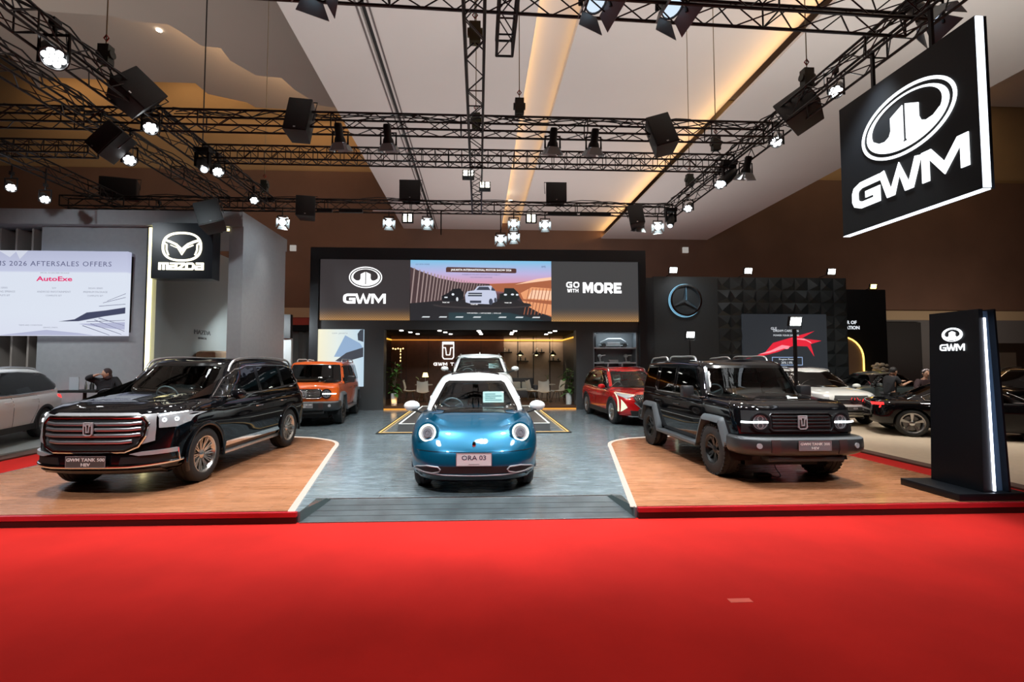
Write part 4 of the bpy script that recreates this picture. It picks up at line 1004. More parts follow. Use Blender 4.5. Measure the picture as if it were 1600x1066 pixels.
    g = B.drape('F', [(-.80, 1.06), (.80, 1.06), (.82, .75), (-.82, .75)], off=.008, thick=.02).build('grille', mat('grille_black', (.006, .006, .007), .6), r) if hero else B.drape('F', go, off=.008, thick=.02).build('grille', mat('grille_black', (.006, .006, .007), .6), r)
    m = MB(); B.trim('F', go, .012, .02, True, m)
    bar = mat('grille_bar_dark', (.05, .052, .055), .25, .6) if hero else CHR
    for z in (.975, .93, .885, .84): B.trim('F', [(-.42, z), (.42, z)], .009, .02, mb=m, r2=.016)
    m.build('grille_bar', bar, g)
    tank_badge(r, B.hit('F', 0, .9)[0].x + .035, 0, .90, .095)
    for s in (1, -1):
        q, n = B.hit('F', s * .585, .90); n = Vector((1, s * .12, 0)).normalized(); x0 = q + n * .0
        m = MB(); disc(m, x0, n, .108, .135, -.05, .035, 36); h = m.build('headlight', mat('lamp_bezel', (.03, .03, .033), .2, .5), r)
        m = MB(); disc(m, x0, n, 0, .108, -.05, .016, 36); m.build('lens', mat('lamp_dark', (.10, .11, .12), .35, .3), h)
        m = MB(); disc(m, x0 + Vector((0, 0, .05)), n, .03, .042, 0, .025, 20); disc(m, x0 + Vector((0, 0, -.05)), n, .03, .042, 0, .025, 20); disc(m, x0, n, .092, .102, 0, .022, 36); m.build('inner_ring', mat('ring_silver', (.5, .52, .55), .35, .6), h)
        m = MB(); y0 = s * .47; y1 = s * .80
        m.tube([x0 + n * .03 + Vector((0, -s * .11, 0)), x0 + n * .03 + Vector((0, s * .11, 0)), x0 + Vector((-.05, s * .25, 0))], .014, 8, r2=.010, up=(0, 0, 1)); m.build('led_strip', emat('drl_led', (.95, 1, 1), 4.5), h)
    plate_m = mat('plate_grey', (.22, .22, .24), .4)
    h0 = B2.hit('F', 0, .58)[0].x - B.hit('F', 0, .58)[0].x
    plate(r, B2, .05, .60, .46, .13, plate_m, [('GWM TANK 300', .050, .022), ('HEV', .05, -.035)], mat('plate_text', (.8, .8, .78), .5), .025)
    if hero:
        for v in 'LR': B.trim(v, [(.93, 1.175), (-1.04, 1.175), (-1.16, 1.25)], .009, .008).build('window_trim', CHR, r)
    # hood lines, wipers, antenna
    for s in (1, -1): B.trim('T', [(1.08, s * .12), (1.10, s * .70)], .010, .012).build('wiper', BLKP, r)
    return r
# ---- small blue car in the centre ------------------------------------------------
def mini_car():
    blue = mat('blue_paint', (.0, .10, .19), .30, .55, coat=1.0); wp = paint('white_paint', (.80, .82, .80), .3)
    c = dict(name='hatchback', label='small round blue hatchback with white roof and mirrors at the stage centre', loc=(.04, 8.30, .12), rz=R(-90), paint=blue, paint_top=wp,
        top=[(-2.1, .98), (-1.5, 1.02), (0, 1.0), (1.0, 1.0), (1.4, .955), (1.75, .86), (1.95, .74), (2.1, .66)], bot=[(-2.1, .20), (2.1, .16)],
tub=[L8(0, 1.90, -1.95, .76, .9, 3.3, .8, 3.0), L8(.08, 2.0, -2.03, .85, .9, 3.3, .8, 3.0), L8(.2, 2.06, -2.08, .895, .9, 3.3, .8, 3.0), L8(.42, 2.08, -2.10, .912, .9, 3.3, .8, 3.0), L8(.62, 2.07, -2.09, .914, .9, 3.2, .8, 3.0), L8(.78, 2.04, -2.05, .902, .9, 3.0, .8, 3.0), L8(.9, 1.96, -1.99, .872, .9, 2.8, .8, 2.8), L8(.97, 1.87, -1.92, .83, .9, 2.6, .8, 2.8), L8(1, 1.76, -1.85, .78, .9, 2.5, .8, 2.8)],
        hw=.90, arch=.37, wr=.335, tw=.22, tin=.06, rim_r=.225, axles=(1.325, -1.325), style='five', rim_m=ALU, crown=.055, cap_in=.8,
        capf=lambda x, y: .075 * math.exp(-((abs(y) - .60) / .17) ** 2) * min(1, max(0, (x - .9) / .5)) * min(1, max(0, (1.85 - x) / .35) + .35),
        belt=.93, roof=[(-2.0, 1.40), (-1.5, 1.49), (-.6, 1.555), (.1, 1.55), (.6, 1.50), (1.0, 1.42)],
        cab=[L8(0, 1.26, -2.0, .79, .62, 2.4, .8, 2.6), L8(.22, 1.02, -1.93, .775, .58, 2.4, .8, 2.6), L8(.5, .76, -1.80, .73, .54, 2.4, .75, 2.6), L8(.8, .46, -1.62, .635, .52, 2.3, .7, 2.5), L8(.93, .30, -1.52, .575, .50, 2.3, .65, 2.5), L8(1, .14, -1.4, .48, .46, 2.3, .6, 2.5)],
        rcrown=.035,
        windshield=[(-.64, 1.02), (.64, 1.02), (.675, 1.05), (.50, 1.42), (.44, 1.455), (-.44, 1.455), (-.50, 1.42), (-.675, 1.05)],
        side_windows=[([(.50, 1.0), (.26, 1.28), (.0, 1.40), (-.5, 1.43), (-1.1, 1.36), (-1.5, 1.15), (-1.45, 1.02)], [[(.44, 1.03), (.24, 1.25), (-.01, 1.37), (-.30, 1.395), (-.30, 1.03)], [(-.38, 1.03), (-.38, 1.395), (-.5, 1.40), (-1.05, 1.33), (-1.38, 1.14), (-1.35, 1.04)]])],
        doors=[[(.85, .33), (.85, .9), (-.34, .92), (-.34, .33)], [(-.34, .33), (-.34, .92), (-1.25, .95), (-1.15, .7), (-.85, .33)]], handles=[(-.15, .82), (-1.05, .84)],
        mirror=(.70, 1.01, 1.07, .98), open=True, seat_x=(.0, -.75), dash_x=.72, trimcol=(.10, .11, .12))
    r, B = car(c)
    # headlamps: glowing rings on raised round housings
    for s in (1, -1):
        q, n = B.hit('F', s * .625, .78); n = Vector((.93, s * .20, .30)).normalized(); q = Vector((q.x + .02, s * .635, .80))
        m = MB(); disc(m, q, n, .118, .148, -.30, .012, 40); h = m.build('headlight', blue, r)
        m = MB(); disc(m, q, n, 0, .120, -.05, .0, 40); m.build('lens', mat('lamp_bowl', (.45, .45, .48), .35, .3, coat=1), h)
        m = MB(); disc(m, q, n, .098, .120, 0, .018, 40); m.build('led_ring', emat('ring_led', (1, 1, .84), 2.2), h)
        m = MB(); disc(m, q, n, .030, .062, 0, .020, 28); disc(m, q, n, 0, .026, 0, .016, 18); m.build('projector', mat('projector', (.25, .25, .28), .25, .5), h)
    q, n = B.hit('F', 0, .66)
    m = MB(); m.ellipsoid(q + Vector((.008, 0, 0)), .02, .026, .048, 14, 10); m.build('badge', CHR, r)
    q, n = B.hit('T', 1.45, 0)
    m = MB(); B.trim('T', [(.9 + .1, -.02), (1.8, -.02)], .003, .0, mb=m); 
    # lower mouth
    B.drape('F', [(-.60, .305), (-.64, .395), (.64, .395), (.60, .305)], off=.006, thick=.02).build('lower_grille', mat('grille_black', (.01, .01, .012), .35), r)
    lo = B.drape('F', [(-.885, .17), (-.895, .27), (-.84, .30), (-.5, .275), (.5, .275), (.84, .30), (.895, .27), (.885, .17)], off=.008, thick=.02).build('lower_lip', mat('gloss_black', (.01, .012, .014), .15, coat=.5), r)
    m = MB(); B.trim('F', [(-.80, .355), (-.64, .31), (-.4, .287), (0, .28), (.4, .287), (.64, .31), (.80, .355)], .009, .016, mb=m); m.build('lower_chrome', mat('dark_chrome', (.22, .22, .24), .35, .5), r)
    for s in (1, -1):
        P = [(s * .44, .355), (s * .47, .388), (s * .62, .398), (s * .76, .375), (s * .80, .35), (s * .72, .320), (s * .55, .306), (s * .46, .325)]
        B.drape('F', P, off=.012, thick=.02).build('corner_duct', mat('grille_black', (.01, .01, .012), .35), r); B.trim('F', P, .011, .014, True).build('duct_chrome', mat('duct_metal', (.4, .4, .42), .35, .5), r)
    # crease under the bonnet edge: dark blue insert line
    B.trim('F', [(-.78, .585), (-.4, .575), (0, .572), (.4, .575), (.78, .585)], .004, .001).build('bonnet_gap', mat('window_frit', (.004, .004, .004), .15), r)
    plate(r, B, .0, .49, .46, .165, mat('plate_white', (.75, .77, .78), .35), [('ORA 03', .085, .02), ('______', .04, -.045)], mat('plate_ink', (.04, .06, .10), .5), .03)
    rw = MB(); B.drape('T', [(.0, -.42), (.0, .42), (-1.0, .42), (-1.0, -.42)], off=.004, thick=.01, step=.08, mb=rw); rw.build('sunroof', mat('window_frit', (.004, .004, .004), .15), r)
    MB().tube([(-1.35, 0, 1.5), (-1.55, 0, 1.62)], .008, 6).build('antenna', BLKP, r)
    # price card behind the windscreen
    price_card(r, .62, .30, 1.20, .34, .20, -30)
    for s in (1, -1): B.trim('T', [(1.02, s * .15), (1.10, s * .62)], .008, .012).build('wiper', BLKP, r)
    return r
def price_card(r, x, y, z, w, h, tilt):
    o = MB().box(-.003, .003, -w / 2, w / 2, -h / 2, h / 2).build('price_card', mat('card_white', (.75, .85, .85), .5), r); o.location = (x, y, z); o.rotation_euler = (0, R(tilt), 0)
    m = MB()
    for k in range(4): m.box(.003, .005, -w * .4, w * (.1 + .3 * (k % 2)), h * (.26 - .18 * k) - .008, h * (.26 - .18 * k) + .008)
    m.build('print', mat('card_ink', (.12, .3, .33), .5), o)
# ---- ordinary crossovers and saloons ------------------------------------------------
def crossover(name, label, loc, rz, pnt, L=4.5, Wd=1.84, H=1.65, wb=2.7, hood=.98, belt=.93, rake=.0, style='five', rim=None, rimr=.24, wr=.35, clad=True, rear_rake=.35, rail_m=ALU, low=.25, mirror_m=None, sedan=False, op=False, fh=.84, mup=0):
    hw = Wd / 2; xf = wb / 2 + (L - wb) * .45; xr = -(L - xf); T = H - .02
    bx = .98 + rake; tx = .28 + rake
    if sedan:
        cab = [L8(0, bx + .25, xr + .55, hw - .10, .45, 2.5, .5, 2.6), L8(.25, bx, xr + .78, hw - .12, .45, 2.5, .5, 2.6), L8(.6, bx - .38, xr + 1.12, hw - .19, .45, 2.5, .5, 2.6), L8(.88, tx - .05, xr + 1.42, hw - .27, .4, 2.5, .5, 2.6), L8(.96, tx - .18, xr + 1.55, hw - .32, .4, 2.5, .5, 2.6), L8(1, tx - .35, xr + 1.75, hw - .4, .4, 2.5, .5, 2.6)]
        roof = [(xr + .5, T - .18), (xr + 1.6, T - .05), (-.3, T - .03), (.4, T - .07), (1.0, T - .15)]
    else:
        cab = [L8(0, bx + .22, xr + .06, hw - .06, .45, 2.5, .5, 2.8), L8(.22, bx, xr + .09, hw - .08, .45, 2.5, .5, 2.8), L8(.5, bx - .28, xr + .09 + rear_rake * .25, hw - .13, .45, 2.5, .5, 2.8), L8(.82, tx + .06, xr + .1 + rear_rake * .7, hw - .21, .42, 2.5, .5, 2.8), L8(.94, tx - .08, xr + .12 + rear_rake, hw - .26, .4, 2.5, .5, 2.8), L8(1, tx - .25, xr + .3 + rear_rake, hw - .34, .4, 2.5, .5, 2.8)]
        roof = [(xr, T - .12), (xr + .7, T - .05), (-.6, T - .02), (.2, T - .04), (1.0, T - .12)]
    zr = T - .05
    def ws(z): # windscreen x at height
        return 0
    wtop = zr - .09
    if sedan: side = [(bx - .10, belt + .04), (tx + .16, zr - .12), (tx - .3, zr - .055), (-.6, zr - .05), (xr + 1.65, zr - .09), (xr + 1.02, belt + .13), (xr + 1.05, belt + .05)]
    else: side = [(bx - .10, belt + .05), (tx + .22, zr - .14), (tx - .1, zr - .065), (-.7, zr - .055), (xr + .95, zr - .09), (xr + .55, zr - .2), (xr + .42, belt + .20), (xr + .62, belt + .09), (-.5, belt + .05)]
    c = dict(name=name, label=label, loc=loc, rz=rz, paint=pnt,
        top=[(xr, hood + (.02 if not sedan else -.03)), (0, hood - .02), (bx, hood), (bx + .5, hood - .04), (xf - .25, fh + .03), (xf, fh - .06)], bot=[(xr, low + .08), (0, low), (xf, low)],
        tub=[L8(0, xf - .22, xr + .15, hw - .10, .8, 2.8, .6, 3), L8(.08, xf - .06, xr + .05, hw - .04, .8, 2.9, .6, 3), L8(.25, xf, xr, hw - .015, .8, 2.9, .6, 3), L8(.5, xf, xr, hw - .005, .8, 2.9, .6, 3), L8(.72, xf - .02, xr + .02, hw, .8, 2.9, .6, 3), L8(.88, xf - .05, xr + .04, hw - .025, .8, 2.8, .6, 3), L8(.96, xf - .11, xr + .07, hw - .06, .8, 2.8, .6, 3), L8(1, xf - .2, xr + .12, hw - .11, .8, 2.8, .6, 3)],
        hw=hw, arch=wr + .05, wr=wr, tw=.225, tin=.01, rim_r=rimr, axles=(wb / 2, -wb / 2), style=style, rim_m=rim or ALU, crown=.05, cap_in=.5,
        belt=belt - .02, roof=roof, cab=cab, nS=70 if op else 40, rcrown=.03,
        windshield=[(-hw + .22, hood + .04), (hw - .22, hood + .04), (hw - .36, zr - .09), (-hw + .36, zr - .09)], rear_window=[(-hw + .25, belt + .14), (hw - .25, belt + .14), (hw - .38, zr - .12), (-hw + .38, zr - .12)],
        side_windows=[(side, [side])], wsglass=None, doors=[[(.88, low + .12), (.88, belt), (-.22, belt), (-.22, low + .12)], [(-.22, low + .12), (-.22, belt), (-1.15, belt), (-1.1, .7), (-.85, low + .12)]],
        handles=[(-.05, belt - .1), (-1.0, belt - .08)], mirror=(bx - .18, hw + .10, belt + .12 + mup, .9), open=op, seat_x=(-.1, -.9), dash_x=.55, mirror_m=mirror_m)
    del c['wsglass']
    if mirror_m is None: del c['mirror_m']
    r, B = car(c)
    fr = mat('window_frit', (.004, .004, .004), .15)
    if clad:
        for xa in c['axles']:
            for s in (1, -1): MB().tube([(xa + (wr + .06) * math.cos(R(a)), s * (hw - .02), wr + (wr + .06) * math.sin(R(a))) for a in range(-15, 196, 12)], .03, 6, r2=.045, up=(0, 1, 0)).build('wheel_arch_cladding', BLKP, r)
        for s in (1, -1): MB().box(-wb / 2 + wr, wb / 2 - wr, min(s * (hw - .08), s * hw), max(s * (hw - .08), s * hw), low, low + .13).build('sill_cladding', BLKP, r)
    if rail_m: rails(r, B, (.15, .05, -.6, xr + 1.0, xr + .85), hw - .33, rail_m, .035, .014)
    B.trim('L', side, .008, .008, True).build('window_trim', CHR, r); B.trim('R', side, .008, .008, True).build('window_trim', CHR, r)
    return r, B, xf, hw
def star(mb, x, y, z, s, t=.015):
    g = lambda u, v, w: (x + w, y + u, z + v)
    stroke(mb, ell(0, 0, s, s, 32), .10 * s, 0, t, g, True)
    for k in range(3):
        a = R(90 + 120 * k); d = (math.cos(a), math.sin(a)); p = (-d[1], d[0])
        mb.prism([(p[0] * .10 * s, p[1] * .10 * s), (d[0] * .96 * s, d[1] * .96 * s), (-p[0] * .10 * s, -p[1] * .10 * s)], 0, t, g)
def build_cars():
    big_suv()
    bp = MATS['black_paint']
    boxy('black boxy off-road suv with grey wheel arch flares on the right wood floor', (4.70, 8.62, .132), R(-90), bp, RBLK)
    boxy('orange boxy off-road suv parked beside the pale portrait screen', (-4.90, 15.15, .122), R(-90 + 6), mat('orange_paint', (.85, .13, .012), .25, coat=1), RBLK, False)
    mini_car()
    wp = mat('white_paint', (.80, .82, .80), .3); rp = mat('red_car_paint', (.62, .008, .010), .22, .2, coat=1)
    # white crossover on the low podium
    r, B, xf, hw = crossover('crossover_suv', 'white suv on the low lit podium behind the blue hatchback', (.14, 15.0, .324), R(-90), wp, 4.62, 1.93, 1.86, 2.8, op=True, hood=1.22, belt=1.16, fh=1.05, mup=.10)
    B.drape('F', [(-.6, .8), (.6, .8), (.5, .45), (-.5, .45)], off=.008, thick=.02).build('grille', mat('grille_black', (.01, .01, .012), .35), r)
    m = MB(); m.tube([(-1.5, 0, 1.84), (-1.62, 0, 1.92)], .02, 6); m.build('roof_fin', wp, r)
    price_card(r, .42, .42, 1.46, .3, .16, -30)
    # red crossover
    r, B, xf, hw = crossover('crossover_suv', 'red suv with arrow shaped day lights in front of the shelf niche', (4.80, 14.85, .12), R(-90 + 2), rp, 4.47, 1.84, 1.64, 2.7, style='five', op=True)
    gm = B.drape('F', [(-.50, .80), (-.36, .86), (.36, .86), (.50, .80), (.42, .62), (.28, .50), (-.28, .50), (-.42, .62)], off=.012, thick=.03).build('grille', mat('grille_black', (.01, .01, .012), .35), r)
    m = MB()
    for k in range(-9, 10):
        y = k * .05; zt_ = .85 - abs(k) * .004; zb_ = .52 + max(0, abs(k) - 5) * .045
        B.trim('F', [(y, zt_), (y * .9, zb_)], .008, .02, mb=m)
    B.trim('F', [(-.48, .66), (-.30, .49), (.30, .49), (.48, .66)], .018, .02, mb=m); m.build('grille_bar', CHR, gm)
    dl = emat('day_light', (.85, .92, .66), 1.1)
    for s in (1, -1):
        h = B.drape('F', [(s * .45, .83), (s * .83, .90), (s * .84, .84), (s * .66, .76)], off=.012, thick=.03).build('headlight', LENS, r)
        B.trim('F', [(s * .42, .85), (s * .60, .87), (s * .84, .91)], .009, .016).build('led_strip', dl, h)
        B.drape('F', [(s * .79, .74), (s * .70, .60), (s * .66, .52), (s * .80, .40)], off=.014, thick=.03).build('day_light', dl, r)
        B.drape('F', [(s * .845, .90), (s * .862, .90), (s * .85, .38), (s * .83, .40)], off=.016, thick=.03).build('led_strip', dl, r)
    B.drape('F', [(-.6, .44), (.6, .44), (.55, .30), (-.55, .30)], off=.006, thick=.02).build('lower_grille', BLKP, r)
    B.trim('F', [(-.62, .30), (.62, .30)], .02, .02).build('skid_bar', CHR, r)
    price_card(r, .42, -.45, 1.22, .26, .14, -30)
    # white suv on the right neighbour stand
    r, B, xf, hw = crossover('crossover_suv', 'white suv with round star badge on the beige floor right of the black off-roader', (11.25, 15.4, .02), R(-90 - 6), wp, 4.65, 1.86, 1.70, 2.83, hood=1.05, belt=1.0, fh=.92)
    g = B.drape('F', [(-.46, .89), (.46, .89), (.52, .78), (.46, .66), (-.46, .66), (-.52, .78)], off=.012, thick=.03).build('grille', mat('grille_black', (.01, .01, .012), .35), r)
    m = MB(); star(m, B.hit('F', 0, .77)[0].x + .03, 0, .77, .10); B.trim('F', [(-.44, .77), (-.12, .77)], .012, .02, mb=m); B.trim('F', [(.12, .77), (.44, .77)], .012, .02, mb=m); m.build('badge', CHR, g)
    for s in (1, -1): B.drape('F', [(s * .60, .90), (s * .88, .93), (s * .88, .82), (s * .62, .78)], off=.012, thick=.03).build('headlight', LENS, r); B.drape('F', [(s * .62, .58), (s * .86, .62), (s * .84, .42), (s * .7, .42)], off=.010, thick=.02).build('side_intake', BLKP, r)
    B.drape('F', [(-.60, .42), (-.46, .58), (.46, .58), (.60, .42)], off=.01, thick=.02).build('lower_grille', BLKP, r); B.trim('F', [(-.8, .36), (.8, .36)], .014, .02).build('chrome_bar', CHR, r)
    plate(r, B, 0, .53, .42, .10, mat('plate_dark', (.03, .03, .03), .35), [('GLB', .06, 0)], mat('plate_text', (.8, .8, .78), .5), .03)
    # white suv on the left neighbour stand, tail towards us
    r, B, xf, hw = crossover('crossover_suv', 'white suv at the left edge with red tail lamp on the pale floor', (-10.85, 10.2, .10), R(-73.4), wp, 4.75, 1.9, 1.69, 2.87, hood=1.05, belt=1.02, rear_rake=.55)
    B.drape('B', [(.62, .95), (.90, .98), (.90, .90), (.62, .90)], off=.012, thick=.03).build('tail_lamp', emat('tail_red', (1, .02, .02), 2.5), r); B.drape('B', [(-.62, .95), (-.90, .98), (-.90, .90), (-.62, .90)], off=.012, thick=.03).build('tail_lamp', MATS['tail_red'], r)
    B.drape('L', [(-2.18, .95), (-1.95, .99), (-1.95, .93), (-2.2, .88)], off=.010, thick=.03).build('tail_lamp', MATS['tail_red'], r)
    # dark saloon with star wheels and others on the right
    r, B, xf, hw = crossover('saloon_car', 'black saloon with five double spoke wheels beside the tall black totem', (12.62, 11.5, .02), R(-28), bp, 4.12, 1.82, 1.44, 2.73, hood=.92, belt=.86, sedan=True, clad=False, rail_m=None, style='star', rim=ALU, rimr=.25, wr=.335, low=.2, fh=.74)
    for v in 'LR': B.drape(v, [(-2.25, .80), (-1.90, .84), (-1.90, .78), (-2.25, .74)], off=.010, thick=.03).build('tail_lamp', MATS['tail_red'], r)
    r, B, xf, hw = crossover('crossover_suv', 'dark suv standing behind the black saloon at the right edge', (19.2, 15.6, .02), R(185), bp, 4.7, 1.86, 1.72, 2.8)
    gp = mat('grey_green_paint', (.10, .13, .135), .3, .4, coat=1)
    r, B, xf, hw = crossover('saloon_car', 'grey green coupe behind the white suv and the crouching visitor', (15.6, 18.0, .02), R(180 + 12), gp, 4.7, 1.84, 1.55, 2.8, sedan=True, hood=.95, belt=.92, clad=False, rail_m=None)
    r, B, xf, hw = crossover('saloon_car', 'dark coupe on the beige floor far behind the visitors', (21.5, 19.5, .02), R(175), bp, 4.7, 1.84, 1.5, 2.8, sedan=True, clad=False, rail_m=None)
build_cars()
# ------------------------------------------------------------------ left neighbour stand (grey walls, white screen)
gw = mat('stand_grey', (.30, .315, .33), .55, noise=.04); gw2 = mat('stand_grey_green', (.30, .33, .32), .55)
t = thing('exhibition_booth', 'pale grey neighbouring stand with vertical yellow light strip and square column', 'stand', (0, 0, 0))
MB().box(-22, -6.25, 12.7, 15.6, 5.55, 5.95).build('header_beam', gw, t)
MB().box(-11.6, -8.72, 12.9, 13.1, .06, 5.55).build('screen_wall', gw, t)
MB().box(-22, -11.6, 13.4, 13.5, .06, 5.55).build('slat_backing', mat('slat_brown', (.075, .042, .035), .6), t)
m = MB()
for i in range(14): m.box(-11.95 - .42 * i, -11.90 - .42 * i, 13.0, 13.4, .06, 5.5)
m.build('vertical_slats', mat('slat_pale', (.30, .27, .24), .5), t)
MB().box(-6.62, -6.25, 12.75, 15.5, .06, 5.55).build('square_column', gw, t)
MB().box(-8.72, -8.55, 12.85, 17.2, .06, 5.5).build('side_wall', gw2, t)
MB().box(-8.76, -8.71, 12.74, 12.86, .06, 5.5).build('strip_frame', BLKP, t)
yl = emat('yellow_strip', (1, .86, .42), 3.2)
MB().box(-8.70, -8.63, 12.72, 12.80, .06, 5.47).box(-8.70, -8.32, 12.72, 12.80, 5.44, 5.49).box(-6.72, -6.62, 12.72, 12.80, 5.44, 5.49).build('led_strip', yl, t)
MB().box(-8.72, -6.6, 17.0, 17.15, .06, 2.75).build('back_partition', mat('booth_white', (.5, .53, .53), .5), t)
MB().box(-8.55, -6.6, 16.9, 17.1, 2.75, 3.6).build('dark_fascia', BLKP, t)
text('MAZDA', .20, frame((-8.545 + .0, 15.0, 2.82), (0, 1, 0), (0, 0, 1)), mat('grey_letter', (.12, .13, .13), .5), parent=t, ext=.01, sx=1.25)
text('SERVICES', .09, frame((-8.545, 15.0, 2.64), (0, 1, 0), (0, 0, 1)), MATS['grey_letter'], parent=t, ext=.01, sx=1.2)
bd = MB(); bd.box(-8.55, -7.9, 14.6, 15.9, .06, 2.25); o = bd.build('reception_counter', mat('oak', (.42, .27, .16), .5, noise=.1), None, bevel=.12); tag(o, 'rounded light oak cabinet under the small wall lettering', 'cabinet')
area((-7.3, 15.6, 3.4), (-7.3, 17, 1.6), 60, .5, .2, COOL)
o = MB().box(-7.62, -7.3, 16.6, 16.85, 2.86, 3.0).build('flood_light', emat('flood_em', (.92, .98, 1), 14)); tag(o, 'small bright floodlight above the white partition of the left stand', 'flood light')
# floodlight washing the grey walls
spot((-10.4, 8.4, 6.2), (-10.2, 12.9, 3.0), 260, (.85, .93, 1), 90, .8); spot((-6.8, 9.8, 6.2), (-6.7, 13, 3.6), 160, (.85, .95, 1), 80, .8); spot((-4.6, 12.4, 6.0), (-6.3, 14.2, 3.5), 110, (.8, .93, 1), 100, .9)
spot((-12, 9.0, 6.2), (-11, 10.5, .5), 700, (.95, .98, 1), 90, .8); spot((-8.0, 7.4, 6.3), (-10.3, 11.0, .8), 600, (.95, .98, 1), 70, .8)  # extra spots added to brighten the white suv and pale floor
# white screen
wsx0, wsx1, wz0, wz1 = -13.4, -9.21, 2.59, 4.83
scm = emat('screen_white', (1, 1, 1), .88, (2, wz0, wz1, [(0, (.78, .82, .96)), (.25, (.80, .86, .98)), (.74, (.80, .86, .98)), (.76, (.62, .66, .86)), (1, (.52, .55, .74))]))
t = thing('led_screen', 'large white led screen of the left stand listing aftersales offers', 'screen', (0, 12.7, 0))
MB().box(wsx0, wsx1, 0, .14, wz0, wz1).build('display', scm, t); MB().box(wsx0, wsx1, .14, .2, wz0 + .1, wz1 - .1).build('mount', BLKP, t)
ink = emat('ink', (.14, .15, .28), .8)
FW = lambda x, z: FRONT(x, -.003, z)
text('IIMS 2026 AFTERSALES OFFERS', .185, FW(-11.15, 4.48), ink, parent=t, ext=.001, sx=1.12, spacing=1.12)
text('AutoExe', .17, FW(-11.05, 4.08), emat('ink_red', (.85, .03, .18), .9), parent=t, ext=.001, sx=1.5, bold=.004)
gi = emat('ink_grey', (.42, .45, .55), .8)
for x, z, s, tx in ((-11.05, 4.24, .05, 'SPECIAL ACCESSORIES PACKAGE'), (-12.35, 3.84, .06, 'CX SERIES'), (-11.05, 3.84, .06, 'SUV'), (-9.9 - .1, 3.84, .06, 'SEDAN SERIES'), (-12.35, 3.74, .07, 'LOWERING SPRINGS'), (-11.05, 3.74, .07, 'ANDROID INFOTAINMENT'), (-10.0, 3.74, .07, 'PREMIUM PACKAGE'), (-12.35, 3.64, .06, 'COMPLETE SET'), (-11.05, 3.64, .06, 'COMPLETE SET'), (-10.0, 3.64, .06, 'COMPLETE SET'), (-11.6, 2.86, .05, 'TERMS AND CONDITIONS'), (-11.1, 2.80, .05, 'SERVICE | PARTS')):
    text(tx, s, FW(x, z), gi, parent=t, ext=.001)
def wp_(polys, col, s=.8, d=.002):
    m = MB()
    for p in polys: m.prism(p, -d - .0008, -d, lambda u, v, w: (u, w, v))
    m.build('picture', emat('wp_%d' % len(MATS), col, s), t)
wp_([[(-10.9, 2.96), (-10.5, 3.02), (-10.2, 3.2), (-9.7, 3.26), (-9.22, 3.34), (-9.22, 3.18), (-9.75, 3.10), (-10.1, 3.03), (-10.4, 2.97)]], (.05, .06, .13))
wp_([[(-10.4, 2.9), (-9.22, 2.95), (-9.22, 2.75), (-9.8, 2.80)], [(-12.2, 2.62), (-11.2, 2.74), (-10.4, 2.66), (-10.0, 2.60), (-12.4, 2.6)]], (.55, .58, .80))
wp_([[(x0, z0), (x0 + .01, z0 + .014), (x1, z1 + .012), (x1, z1)] for x0, z0, x1, z1 in ((-10.3, 2.85, -9.6, 2.60), (-10.0, 3.0, -9.22, 2.70), (-9.9, 3.05, -9.22, 2.85), (-10.1, 2.9, -9.3, 2.62), (-9.9, 3.36, -9.22, 3.42), (-9.8, 3.45, -9.22, 3.60), (-9.7, 3.5, -9.22, 3.7), (-10.2, 2.95, -9.22, 2.99))], (.12, .13, .25))
wp_([[(-12.5, 4.83), (-12.2, 4.65), (-12.05, 4.8), (-11.95, 4.60), (-11.75, 4.83)]], (.8, .84, .98))
# hanging square sign
t = thing('hanging_sign', 'black square sign with glowing winged oval emblem beside the yellow strip', 'sign', (-7.50, 12.2, 4.75))
MB().box(-.76, .76, 0, .35, -.72, .72).build('sign_box', mat('sign_black', (.008, .010, .014), .3), t)
g = lambda u, v, w: (u, -w, v + .10)
se = emat('sign_warm', (1, .95, .72), 2.2)
m = MB(); rr = [(.47 * math.copysign(abs(math.cos(R(a))) ** .8, math.cos(R(a))), .355 * math.copysign(abs(math.sin(R(a))) ** .8, math.sin(R(a)))) for a in range(0, 360, 8)]
stroke(m, rr, .05, .001, .03, g, True)
for s in (1, -1): stroke(m, [(s * .43, .17), (s * .30, .13), (s * .15, .06), (s * .04, -.04), (0, -.12)], .055, .001, .03, g); stroke(m, [(s * .44, .10), (s * .38, .05), (s * .38, -.08), (s * .33, -.22)], .03, .001, .03, g)
stroke(m, [(-.28, .04), (-.1, -.04), (0, -.2), (.1, -.04), (.28, .04)], .02, .001, .03, g); m.build('emblem', se, t)
m = MB(); g2 = lambda u, v, w: (u * .215 - .56, -w, v * .19 - .50)
def S_(p, w=.24): stroke(m, p, w, .001, .03, g2)
S_([(.1, 0), (.1, .88), (1.0, .88), (1.0, 0)]); S_([(.55, .88), (.55, 0)])
S_([(1.3, .88), (2.0, .88), (2.0, .0)]); S_([(2.0, .12), (1.32, .12), (1.32, .5), (2.0, .5)])
S_([(2.2, .88), (3.0, .88)]); S_([(2.95, .80), (2.3, .2)]); S_([(2.2, .12), (3.05, .12)])
S_([(3.2, .88), (3.85, .88), (4.0, .7), (4.0, .3), (3.85, .12), (3.2, .12), (3.2, .88)]); 
S_([(4.3, .88), (5.05, .88), (5.05, .0)]); S_([(5.05, .12), (4.32, .12), (4.32, .5), (5.05, .5)]); m.build('lettering', se, t)
for x in (-.6, .6): MB().box(x - .02, x + .02, .33, .70, .66, .82).build('bracket', BLK, t)
